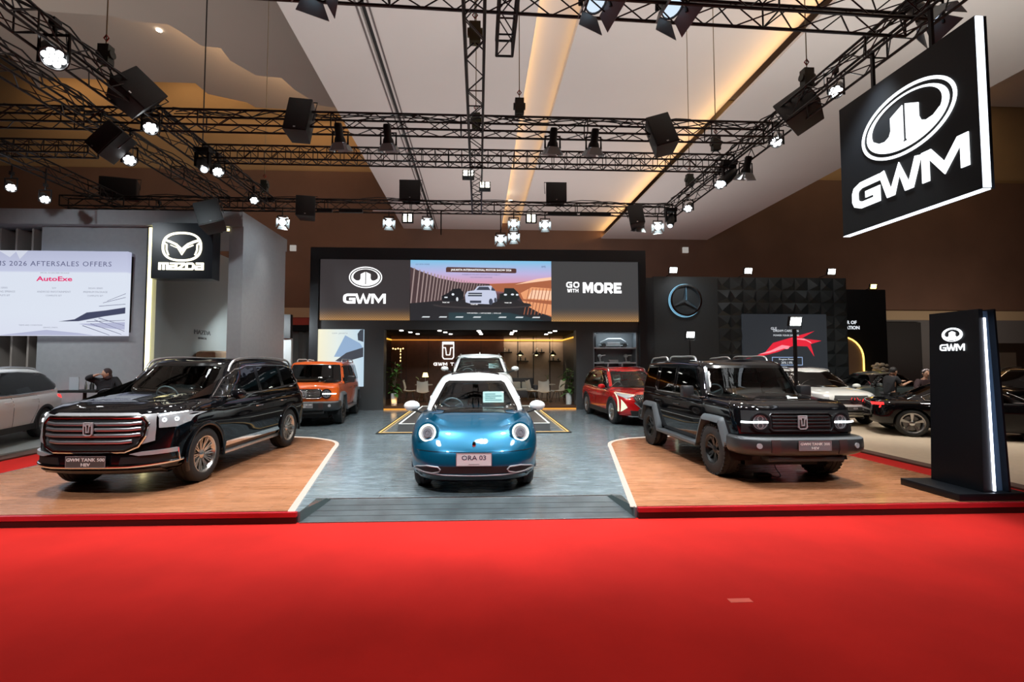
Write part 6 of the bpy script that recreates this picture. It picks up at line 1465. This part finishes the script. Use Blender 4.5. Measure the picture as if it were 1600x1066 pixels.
# cable festoons on the trusses
random.seed(5)
for (x0, x1, y, z, lb) in ((-12, -6.4, 9.4, 6.85, 'loose dark cables lying on the left part of the speaker truss'), (-6, 6, 9.4, 6.86, 'loose dark cables lying along the speaker truss'), (-12, 6, 14.3, 6.84, 'loose dark cables lying along the rear truss')):
    m = MB()
    for k in range(3):
        P = [(x0 + (x1 - x0) * i / 40, y + .06 * math.sin(i * 1.3 + k * 2), z + .03 * k + .05 * math.sin(i * .9 + k)) for i in range(41)]; m.tube(P, .012, 5)
    tag(m.build('cable_bundle', BLKP), lb, 'cables', kind='stuff')
for xx, lb in ((-7.45, 'loose cables lying along the second left side truss'), (-6.25, 'loose cables lying along the left side truss'), (6.12, 'loose cables lying along the right side truss')):
    m = MB()
    for k in range(4):
        m.tube([(xx + .10 * math.sin(i * 1.1 + k * 2), 2 + 12 * i / 44, 6.87 + .02 * k + .07 * math.sin(i * .8 + k * 1.7)) for i in range(45)], .014, 5)
    tag(m.build('cable_bundle', BLKP), lb, 'cables', kind='stuff')
# ------------------------------------------------------------------ lounge furniture, plants, people
cream = mat('chair_cream', (.45, .42, .36), .6); legm = mat('leg_dark', (.03, .025, .02), .4)
def shell_chair(x, y, rz, label, sc=1):
    t = thing('shell_chair', label, 'chair', (x, y, RZ), R(rz)); 
    m = MB(); vs = []; fs = []
    for i in range(9):       # profile front of seat -> top of back
        u = i / 8
        px, pz = (-.22 + .44 * min(u * 2, 1), .44 - .02 * math.sin(min(u * 2, 1) * 3.1)) if u <= .5 else (.22 + .10 * (u - .5) * 2, .44 + .42 * (u - .5) * 2)
        for j in range(9):
            v = (j / 8 - .5) * 2; w = .23 * (1 - .15 * abs(u - .5)); vs.append((px - .05 * v * v * (u > .5), v * w, pz + .05 * v * v))
    n = len(vs); vs += [(a - .012 * (1 if b_ > 0 else 1), b, c - .015) for (a, b, c), b_ in zip(vs, [1] * n)]
    for i in range(8):
        for j in range(8):
            a = i * 9 + j; fs += [(a, a + 1, a + 10, a + 9), (n + a + 9, n + a + 10, n + a + 1, n + a)]
    for i in range(8):
        for q in (0, 8): a = i * 9 + q; fs.append((a, a + 9, n + a + 9, n + a))
        a = i; fs.append((a, a + 1, n + a + 1, n + a)); a = 72 + i; fs.append((a, a + 1, n + a + 1, n + a))
    m.add(vs, fs); m.build('seat_shell', cream, t, 60)
    for sx, sy in ((1, 1), (1, -1), (-1, 1), (-1, -1)): MB().cyl((sx * .10, sy * .10, .41), (sx * .2, sy * .2, 0), .014, .010, 8).build('leg', legm, t)
    return t
c1 = shell_chair(-2.72, 19.4, 180, 'cream shell chair left of the lounge table with the lit lamp')
def place(src, x, y, rz, lb): c = copy_tree(src, lb); c.location = (x, y, RZ); c.rotation_euler = (0, 0, R(rz)); return c
place(c1, -2.1, 18.7, -90, 'cream shell chair with its back to us before the lamp table')
place(c1, 2.35, 19.3, 150, 'cream shell chair nearest the dark sofa on the right of the lounge')
place(c1, 2.75, 18.7, -110, 'cream shell chair in the middle of the right lounge group')
place(c1, 3.35, 19.2, 20, 'cream shell chair beside the right potted plant')
def table(x, y, label, r=.36, h=.72, m_=None):
    t = thing('round_table', label, 'table', (x, y, RZ)); MB().lathe([(.001, h), (r, h), (r, h - .03), (.001, h - .03)], 28).build('tabletop', m_ or mat('table_top', (.35, .32, .28), .3), t)
    MB().cyl((0, 0, .02), (0, 0, h - .03), .03, n=10).build('pedestal', legm, t); MB().lathe([(.001, .025), (.22, .02), (.22, 0), (.001, 0)], 20).build('base', legm, t)
table(-2.15, 19.4, 'round lounge table carrying the lit lamp'); table(2.95, 19.4, 'round lounge table between the right hand cream chairs', .34)
t = thing('table_lamp', 'small table lamp with glowing yellow shade', 'lamp', (-2.1, 19.45, RZ + .72))
MB().lathe([(.001, 0), (.07, 0), (.07, .015), (.012, .02), (.010, .36)], 14).build('base', ALU, t); MB().lathe([(.13, .30), (.08, .48)], 18).build('lamp_shade', emat('shade_glow', (1, .72, .3), 3.2), t)
for x, z in ((2.15, 0), (2.95, 0)):
    pass
def vase(x, y, lb, s=1.0, col=(.5, .5, .48)):
    t = thing('vase', lb, 'vase', (x, y, RZ + .72)); MB().lathe([(.001, 0), (.05 * s, 0), (.07 * s, .08 * s), (.03 * s, .16 * s), (.035 * s, .19 * s)], 14).build('body', mat('vase_%d' % int(x * 100), col, .4), t)
    m = MB(); random.seed(int(x * 10) + 70)
    for k in range(9): a = random.uniform(0, 6.28); m.tube([(0, 0, .15 * s), (.05 * math.cos(a), .05 * math.sin(a), .3 * s), (.14 * math.cos(a), .14 * math.sin(a), .38 * s)], .006, 5)
    m.build('twigs', mat('twig', (.12, .14, .06), .7), t)
vase(2.98, 19.4, 'small pale vase with twigs on the right lounge table'); vase(-2.35, 19.35, 'small dark vase on the lamp table', .8, (.08, .07, .06))
def armchair(x, y, rz, lb, m_):
    t = thing('armchair', lb, 'armchair', (x, y, RZ), R(rz))
    MB().box(-.34, .34, -.32, .36, .30, .46).build('seat_cushion', m_, t, bevel=.04)
    q = MB(); q.box(-.34, .34, .0, .12, 0, .62); o = q.build('backrest', m_, t, bevel=.04); o.location = (0, .30, .40); o.rotation_euler = (R(-14), 0, 0)
    for s in (-1, 1): MB().box(s * .34 - (.0 if s > 0 else .08), s * .34 + (.08 if s > 0 else 0), -.30, .36, .30, .60).build('armrest', m_, t, bevel=.025)
    for sx in (-1, 1):
        for sy in (-.26, .28): MB().cyl((sx * .3, sy, .3), (sx * .33, sy * 1.1, 0), .018, .012, 8).build('leg', legm, t)
armchair(-1.12, 20.0, -6, 'grey armchair under the lit shield sign', mat('fabric_grey', (.30, .30, .27), .8))
t = thing('sofa', 'dark sofa with grey cushions in front of the beige lounge wall', 'sofa', (1.65, 20.3, RZ), R(0))
sm = mat('sofa_dark', (.03, .032, .038), .7); gmz = mat('fabric_grey', (.30, .30, .27), .8)
MB().box(-.85, .85, -.4, .4, .12, .42).build('seat_base', sm, t, bevel=.03); MB().box(-.85, .85, .22, .42, .42, .95).build('backrest', sm, t, bevel=.04)
for s in (-1, 1): MB().box(s * .9 - .08, s * .9 + .08, -.4, .42, .1, .66).build('armrest', sm, t, bevel=.04)
for x in (.1, .5): MB().box(x - .18, x + .18, .02, .18, .44, .78).build('cushion', gmz, t, bevel=.05)
MB().box(-.8, .8, -.38, .2, .42, .5).build('seat_cushion', gmz, t, bevel=.03)
t = thing('wine_rack', 'pale slatted stand behind the white suv mirror', 'rack', (.95, 20.9, RZ))
m = MB()
for k in range(5): m.box(k * .09, k * .09 + .03, 0, .03, .0, 1.45)
m.box(0, .39, 0, .03, .9, .94); m.build('slats', mat('slat_white', (.5, .48, .45), .5), t)
# wall shelves and pendants
for i, (x, z, lb) in enumerate(((1.35, 2.33, 'dark floating shelf high at the left of the beige wall'), (2.1, 1.93, 'dark floating shelf low between the first two pendant lamps'), (2.85, 2.33, 'dark floating shelf high behind the middle pendant lamp'), (3.6, 1.93, 'dark floating shelf low at the right of the beige wall'))):
    t = tag(MB().box(x - .27, x + .27, 21.28, 21.49, z, z + .05).build('wall_shelf', legm), lb, 'shelf')
    for k, (dx, h, nm) in enumerate(((-.08, .2, 'figurine'), (.14, .14, 'ornament'))):
        o = MB().lathe([(.001, 0), (.045, 0), (.03, h * .3), (.05, h * .6), (.02, h * .85), (.03, h)], 12).build(nm, mat('deco_%d' % (k + (i % 2)), (.45, .44, .4) if k == 0 else (.05, .05, .05), .4)); o.location = (x + dx, 21.38, z + .05)
        tag(o, '%s %s on the shelf %s' % ('pale' if k == 0 else 'black', 'curved figurine' if k == 0 else 'small ornament', ('high at the left of the beige wall', 'low between the first pendants', 'high behind the middle pendant', 'low at the right of the beige wall')[i]), nm)
for x, lb in ((1.93, 'leftmost of three black dome pendant lamps'), (2.65, 'middle of three black dome pendant lamps'), (3.38, 'rightmost of three black dome pendant lamps')):
    t = thing('pendant_lamp', lb, 'pendant lamp', (x, 20.6, 2.22)); MB().lathe([(.17, 0), (.14, .08), (.05, .15), (.02, .2)], 20).build('lamp_shade', BLK, t); MB().cyl((0, 0, .2), (0, 0, .9), .005, n=6).build('cord', BLK, t)
    MB().ellipsoid((0, 0, .02), .07, .07, .05, 12, 8).build('bulb', emat('bulb_warm', (1, .85, .4), 5), t)
def plant(x, y, lb, seed, h=1.75):
    t = thing('potted_plant', lb, 'plant', (x, y, RZ)); random.seed(seed)
    MB().lathe([(.001, 0), (.11, 0), (.13, .42), (.11, .43), (.10, .40), (.001, .40)], 20).build('pot', mat('pot_white', (.7, .7, .68), .35), t)
    m = MB(); ends = []
    for k in range(4):
        a = random.uniform(0, 6.28); P = [(0, 0, .38), (.05 * math.cos(a), .05 * math.sin(a), .8), (.14 * math.cos(a), .14 * math.sin(a), h * .95 - .12 * k)]; P = smooth2(P, 5); m.tube(P, .013, 6); ends.append(P)
    m.build('stem', mat('stem_brown', (.10, .07, .04), .7), t)
    m = MB()
    for P in ends:
        for k in range(13):
            q = P[int(len(P) * (.22 + .78 * random.random())) - 1]; a = random.uniform(0, 6.28); L = random.uniform(.2, .32); el = random.uniform(-.3, .8)
            d = Vector((math.cos(a) * math.cos(el), math.sin(a) * math.cos(el), math.sin(el))); s = d.cross(Vector((0, 0, 1))).normalized(); nrm = s.cross(d); q = Vector(q); vs = []
            for i in range(6):
                u = i / 5; w = .085 * math.sin(math.pi * (u * .85 + .1)) ; c = q + d * (L * u + .05) - Vector((0, 0, .10 * u * u)); vs += [c - s * w + nrm * .02, c, c + s * w + nrm * .02]
            fs = []
            for i in range(5):
                for j in range(2): a_ = i * 3 + j; fs.append((a_, a_ + 1, a_ + 4, a_ + 3))
            m.add(vs, fs)
    m.build('foliage', mat('leaf_green', (.06, .17, .035), .4), t, 80)
plant(-3.18, 18.35, 'tall broad leaf plant in white pot at the left lounge corner', 4); plant(3.62, 18.2, 'tall broad leaf plant in white pot at the right lounge corner', 9)
spot((3.5, 18.0, 3.0), (3.6, 18.3, 1.4), 30, (1, .95, .85), 60, .8, .05); spot((-3.1, 18.0, 3.0), (-3.15, 18.4, 1.4), 30, (1, .85, .6), 60, .8, .05)
t = thing('branch_lamp', 'warm glowing branch lamp above the left lounge plant', 'lamp', (-3.1, 18.95, RZ))
MB().tube([(.08, .03, 0), (.08, .03, 2.1), (-.2, 0, 2.18)], .012, 6).build('pole', BLK, t); MB().cyl((.08, .03, 0), (.08, .03, .02), .14, n=16).build('base', BLK, t)
for k in range(5): MB().ellipsoid((-.24 + .10 * k, -.02, 2.18 - .02 * (k % 2)), .03, .03, .03, 8, 6).build('bulb', emat('fairy', (1, .6, .2), 4), t)
for k in range(4): MB().ellipsoid((.06, -.02, 2.08 - .13 * k), .02, .02, .04, 8, 6).build('bulb', emat('fairy', (1, .6, .2), 4), t)
# models on the shelf niche
t = thing('chassis_model', 'silver vehicle chassis model on the top niche shelf', 'model', (5.28, 17.82, 2.47)); sv = mat('model_silver', (.5, .56, .6), .3, .7)
m = MB()
for s in (-.10, .10): m.tube([(-.55, s, .10), (-.4, s, .08), (.4, s, .08), (.55, s, .12)], .015, 6)
for x in (-.4, -.1, .2, .42): m.cyl((x, -.12, .08), (x, .12, .08), .014, n=8)
m.build('frame_rail', sv, t); MB().box(-.25, .25, -.08, .08, .08, .2).build('battery_pack', sv, t, bevel=.01); MB().tube([(-.5, 0, .2), (-.2, 0, .34), (.3, 0, .34), (.5, 0, .22)], .02, 6).build('body_line', sv, t)
for x in (-.4, .42):
    for s in (-.14, .14): MB().cyl((x, s - .03, .08), (x, s + .03, .08), .08, n=20).build('wheel', RUB, t)
for x, lb in ((4.78, 'pale mechanical model at the left of the middle niche shelf'), (5.80, 'pale mechanical model at the right of the middle niche shelf')):
    t = thing('engine_model', lb, 'model', (x, 17.82, 1.90)); MB().cyl((0, 0, 0), (0, 0, .03), .14, n=20).build('base', sv, t); MB().cyl((0, 0, .03), (-.03, 0, .2), .04, n=12).ellipsoid((-.03, 0, .24), .09, .07, .07).cyl((0, 0, .25), (.2, 0, .27), .02, n=8).build('engine_block', sv, t)
tag(MB().box(5.1, 5.45, 17.7, 17.9, 1.90, 1.99).build('gearbox_model', sv, bevel=.02), 'low silver block model between the two mechanical models', 'model')

# ------------------------------------------------------------------ people
skin = mat('skin', (.48, .27, .18), .55)
def skinned(name, V, E, rad, m_, parent, root=0, sub=2):
    me = bpy.data.meshes.new(name); me.from_pydata([tuple(v) for v in V], E, []); o = bpy.data.objects.new(name, me); COL.objects.link(o)
    sk_ = o.modifiers.new('skin', 'SKIN'); sk_.use_smooth_shade = True
    for i, r in enumerate(rad):
        d = me.skin_vertices[0].data[i]; d.radius = (r, r) if not isinstance(r, tuple) else r; d.use_root = (i == root)
    sb = o.modifiers.new('sub', 'SUBSURF'); sb.levels = sub; sb.render_levels = sub
    bpy.context.view_layer.update(); dg = bpy.context.evaluated_depsgraph_get(); nm = bpy.data.meshes.new_from_object(o.evaluated_get(dg))
    o.modifiers.clear(); o.data = nm; nm.materials.clear(); nm.materials.append(m_); nm.polygons.foreach_set('use_smooth', [True] * len(nm.polygons)); o.parent = parent; return o
def person(label, loc, rz, J, shirt, trousers, hair, sleeves='short', scarf=None, capm=None, shoe=(.7, .7, .7)):
    """J: joint dict in local space, figure faces -y"""
    t = thing('person', label, 'person', loc, R(rz)); g = {k: Vector(v) for k, v in J.items()}
    names = ['pelvis', 'waist', 'chest', 'neck', 'headb', 'shL', 'elL', 'wrL', 'hdL', 'shR', 'elR', 'wrR', 'hdR', 'hipL', 'knL', 'anL', 'hipR', 'knR', 'anR']
    V = [g[n] for n in names]; ix = {n: i for i, n in enumerate(names)}
    E = [('pelvis', 'waist'), ('waist', 'chest'), ('chest', 'neck'), ('neck', 'headb'), ('chest', 'shL'), ('shL', 'elL'), ('elL', 'wrL'), ('wrL', 'hdL'), ('chest', 'shR'), ('shR', 'elR'), ('elR', 'wrR'), ('wrR', 'hdR'), ('pelvis', 'hipL'), ('hipL', 'knL'), ('knL', 'anL'), ('pelvis', 'hipR'), ('hipR', 'knR'), ('knR', 'anR')]
    rd = dict(pelvis=.125, waist=.115, chest=.14, neck=.055, headb=.06, shL=.06, elL=.042, wrL=.03, hdL=.03, shR=.06, elR=.042, wrR=.03, hdR=.03, hipL=.09, knL=.06, anL=.042, hipR=.09, knR=.06, anR=.042)
    skinned('body', V, [(ix[a], ix[b]) for a, b in E], [rd[n] for n in names], skin, t)
    def sub_(nm, ns, es, k, m_, add=.012):
        q = {n: i for i, n in enumerate(ns)}; return skinned(nm, [g[n] for n in ns], [(q[a], q[b]) for a, b in es], [rd[n] * k + add for n in ns], m_, t)
    g['slL'] = g['shL'].lerp(g['elL'], .75 if sleeves == 'short' else 1.0); g['slR'] = g['shR'].lerp(g['elR'], .75 if sleeves == 'short' else 1.0); rd['slL'] = rd['slR'] = .05
    g['col'] = g['chest'].lerp(g['neck'], .62); rd['col'] = .055; ns = ['waist', 'pelvis', 'chest', 'shL', 'slL', 'shR', 'slR', 'col']; es = [('chest', 'col'), ('pelvis', 'waist'), ('waist', 'chest'), ('chest', 'shL'), ('shL', 'slL'), ('chest', 'shR'), ('shR', 'slR')]
    if sleeves == 'long': ns += ['wrL', 'wrR']; es += [('slL', 'wrL'), ('slR', 'wrR')]
    sub_('shirt', ns, es, 1.16, shirt, .018)
    sub_('trousers', ['pelvis', 'hipL', 'knL', 'anL', 'hipR', 'knR', 'anR'], [('pelvis', 'hipL'), ('hipL', 'knL'), ('knL', 'anL'), ('pelvis', 'hipR'), ('hipR', 'knR'), ('knR', 'anR')], 1.05, trousers, .014)
    for s in 'LR':
        a = g['an' + s]; MB().ellipsoid(a + Vector((0, -.06, -.045)), .045, .125, .045, 14, 8).build('shoe', mat('shoe_%d' % int(shoe[0] * 100), shoe, .5), t)
        w, h = g['wr' + s], g['hd' + s]; d = (h - w).normalized(); sd = d.cross(Vector((0, 0, 1))).normalized(); up_ = sd.cross(d); k = 1 if s == 'L' else -1
        m = MB(); m.tube([w, w.lerp(h, .6), h + d * .02], [.027, .032, .034], 10, r2=.018, up=sd)
        for i, L in enumerate((.060, .072, .076, .066)):
            b = h + d * .01 + sd * ((i - 1.5) * .018); m.tube([b, b + d * L * .55 - up_ * .006, b + d * L - up_ * .028], [.0095, .009, .0065], 7)
        b = w.lerp(h, .45) + sd * k * .026; m.tube([b, b + sd * k * .022 + d * .03, b + sd * k * .03 + d * .06 - up_ * .01], [.011, .010, .007], 7); m.build('hand', skin, t, 60)
    hc = g['head']; f = (g['face'] - hc).normalized(); M = f.to_track_quat('-Y', 'Z').to_matrix().to_4x4()
    q = MB(); q.ellipsoid((0, 0, 0), .075, .095, .115, 20, 14).ellipsoid((0, -.015, -.06), .055, .075, .06, 16, 10)
    q.ellipsoid((0, -.098, -.015), .012, .018, .02, 8, 6); 
    for s in (-1, 1): q.ellipsoid((s * .077, 0, -.01), .012, .02, .03, 8, 6)
    m = MB(); m.join(q, Matrix.Translation(hc) @ M); hd = m.build('head', skin, t, 70)
    e = MB(); 
    for s in (-1, 1): e.ellipsoid((s * .03, -.083, .012), .011, .008, .006, 8, 6)
    m = MB(); m.join(e, Matrix.Translation(hc) @ M); m.build('eye', mat('eye_dark', (.02, .015, .012), .3), hd)
    e = MB(); e.ellipsoid((0, -.085, -.055), .022, .010, .006, 10, 6); m = MB(); m.join(e, Matrix.Translation(hc) @ M); m.build('mouth', mat('lip', (.35, .10, .08), .5), hd)
    e = MB(); e.ellipsoid((0, .022, .028), .088, .098, .108, 18, 12)
    if hair == 'long': e.ellipsoid((0, .05, -.08), .08, .06, .14, 14, 10)
    if scarf: e.ellipsoid((0, .02, -.11), .095, .09, .07, 14, 8)
    m = MB(); m.join(e, Matrix.Translation(hc) @ M); m.build('headscarf' if scarf else 'hair', scarf or mat('hair_black', (.012, .010, .010), .6), t, 70)
    if capm:
        e = MB(); 
        for k in range(11): a = R(-90 + 18 * k); e.ellipsoid((.085 * math.sin(a), -.01 - .02 * math.cos(a), .06 + .055 * math.cos(a)), .022, .022, .02, 8, 6)
        m = MB(); m.join(e, Matrix.Translation(hc) @ M); m.build('headband', capm, t, 70)
    return t
def stand(**o):
    J = dict(pelvis=(0, 0, .93), waist=(0, 0, 1.08), chest=(0, 0, 1.30), neck=(0, 0, 1.47), headb=(0, -.01, 1.55), head=(0, -.015, 1.62), face=(0, -1, 1.60), shL=(.18, 0, 1.40), elL=(.24, .02, 1.12), wrL=(.24, -.08, .88), hdL=(.24, -.11, .81), shR=(-.18, 0, 1.40), elR=(-.24, .02, 1.12), wrR=(-.24, -.08, .88), hdR=(-.24, -.11, .81), hipL=(.09, 0, .88), knL=(.10, -.02, .50), anL=(.11, .02, .09), hipR=(-.09, 0, .88), knR=(-.10, -.02, .50), anR=(-.11, .02, .09)); J.update(o); return J
blk = mat('cloth_black', (.012, .012, .015), .85); dgr = mat('cloth_charcoal', (.035, .035, .04), .85)
person('person in black t-shirt and dark trousers reaching both arms to the right', (12.42, 13.55, .02), 90,
       stand(chest=(0, -.06, 1.30), neck=(0, -.11, 1.46), headb=(0, -.13, 1.54), head=(0, -.15, 1.60), face=(0, -1, 1.4), shL=(.17, -.07, 1.40), shR=(-.17, -.07, 1.40), elL=(.20, -.22, 1.20), wrL=(.16, -.46, 1.28), hdL=(.14, -.54, 1.31), elR=(-.20, -.20, 1.18), wrR=(-.16, -.44, 1.27), hdR=(-.14, -.52, 1.30), anL=(.11, -.25, .09), knL=(.10, -.20, .50)), blk, dgr, 'short')
person('person in black top with pale floral headband leaning on the black saloon', (13.2, 13.3, .02), 0,
       stand(chest=(0, -.05, 1.22), waist=(0, 0, 1.04), neck=(0, -.09, 1.40), headb=(0, -.10, 1.48), head=(0, -.12, 1.55), face=(-.1, -1, 1.45), shL=(.18, -.06, 1.32), shR=(-.18, -.06, 1.32), elL=(.33, -.14, 1.10), wrL=(.16, -.34, 1.06), hdL=(.09, -.38, 1.06), elR=(-.33, -.14, 1.10), wrR=(-.16, -.34, 1.08), hdR=(-.09, -.38, 1.08)), mat('cloth_maroon', (.03, .012, .014), .85), dgr, 'long', 'long', capm=mat('flower_pale', (.55, .48, .50), .7))
person('person in dark clothes and headscarf with raised elbow behind the left suv bonnet', (-9.30, 12.30, .06), 20,
       stand(chest=(0, -.02, 1.24), neck=(0, -.05, 1.40), headb=(0, -.06, 1.48), head=(0, -.08, 1.55), face=(-.9, -.8, 1.40), shR=(-.17, -.02, 1.36), elR=(-.40, -.10, 1.44), wrR=(-.20, -.20, 1.50), hdR=(-.13, -.20, 1.53), elL=(.30, -.05, 1.14), wrL=(.16, -.26, 1.14), hdL=(.10, -.30, 1.14)), blk, blk, 'long', 'long', scarf=mat('scarf_dark', (.035, .02, .022), .85))
# high table with equipment in front of the grey wall
t = thing('bar_table', 'black high table with equipment behind the left suv bonnet', 'table', (-9.80, 12.25, .06)); MB().box(-.45, .45, -.25, .25, 1.08, 1.14).build('tabletop', BLKP, t); MB().cyl((0, 0, .02), (0, 0, 1.08), .04, n=10).build('pedestal', BLK, t); MB().lathe([(.001, .02), (.28, .02), (.28, 0), (.001, 0)], 20).build('base', BLK, t)
tag(MB().box(-10.15, -9.92, 12.2, 12.22, 1.20, 1.52).build('picture_stand', mat('frame_pale', (.42, .46, .50), .4)), 'pale standing frame on the black high table', 'frame')
t = thing('drinks_set', 'silver and dark bottles grouped on the high table', 'bottles', (-9.68, 12.25, 1.20))
random.seed(2)
for k in range(5): MB().lathe([(.001, 0), (.03, 0), (.03, .12), (.012, .16), (.012, .21)], 10, lambda x, y, h, k=k: (x + .085 * k - .1, y + .05 * (k % 2), h)).build('bottle', (ALU, BLKP)[k % 2], t)
# floor socket with cable under the right black suv
t = thing('floor_socket', 'small black power box with looped cable under the right black off-roader', 'power box', (4.44, 7.05, .132)); MB().box(-.11, .11, -.06, .06, 0, .06).build('box', BLKP, t, bevel=.01)
MB().tube(smooth2([(.1, 0, .03), (.2, -.05, .01), (.28, 0, .03), (.26, .08, .12), (.22, .1, .3)], 5), .008, 6).build('cable', mat('cable_green', (.10, .14, .13), .5), t)
# corner fire sensors and small fixtures on the far wall
for x, z, lb in ((-16.3, 12.0, 'small white box lamp on the brown wall left of the stand wall'), (19.0, 12.2, 'small white box lamp on the brown wall right of the rear lamps')):
    tag(MB().box(x - .25, x + .25, 41.5, 41.68, z - .25, z + .25).build('wall_fixture', emat('fixture', (.7, .65, .6), .5)), lb, 'wall fixture')
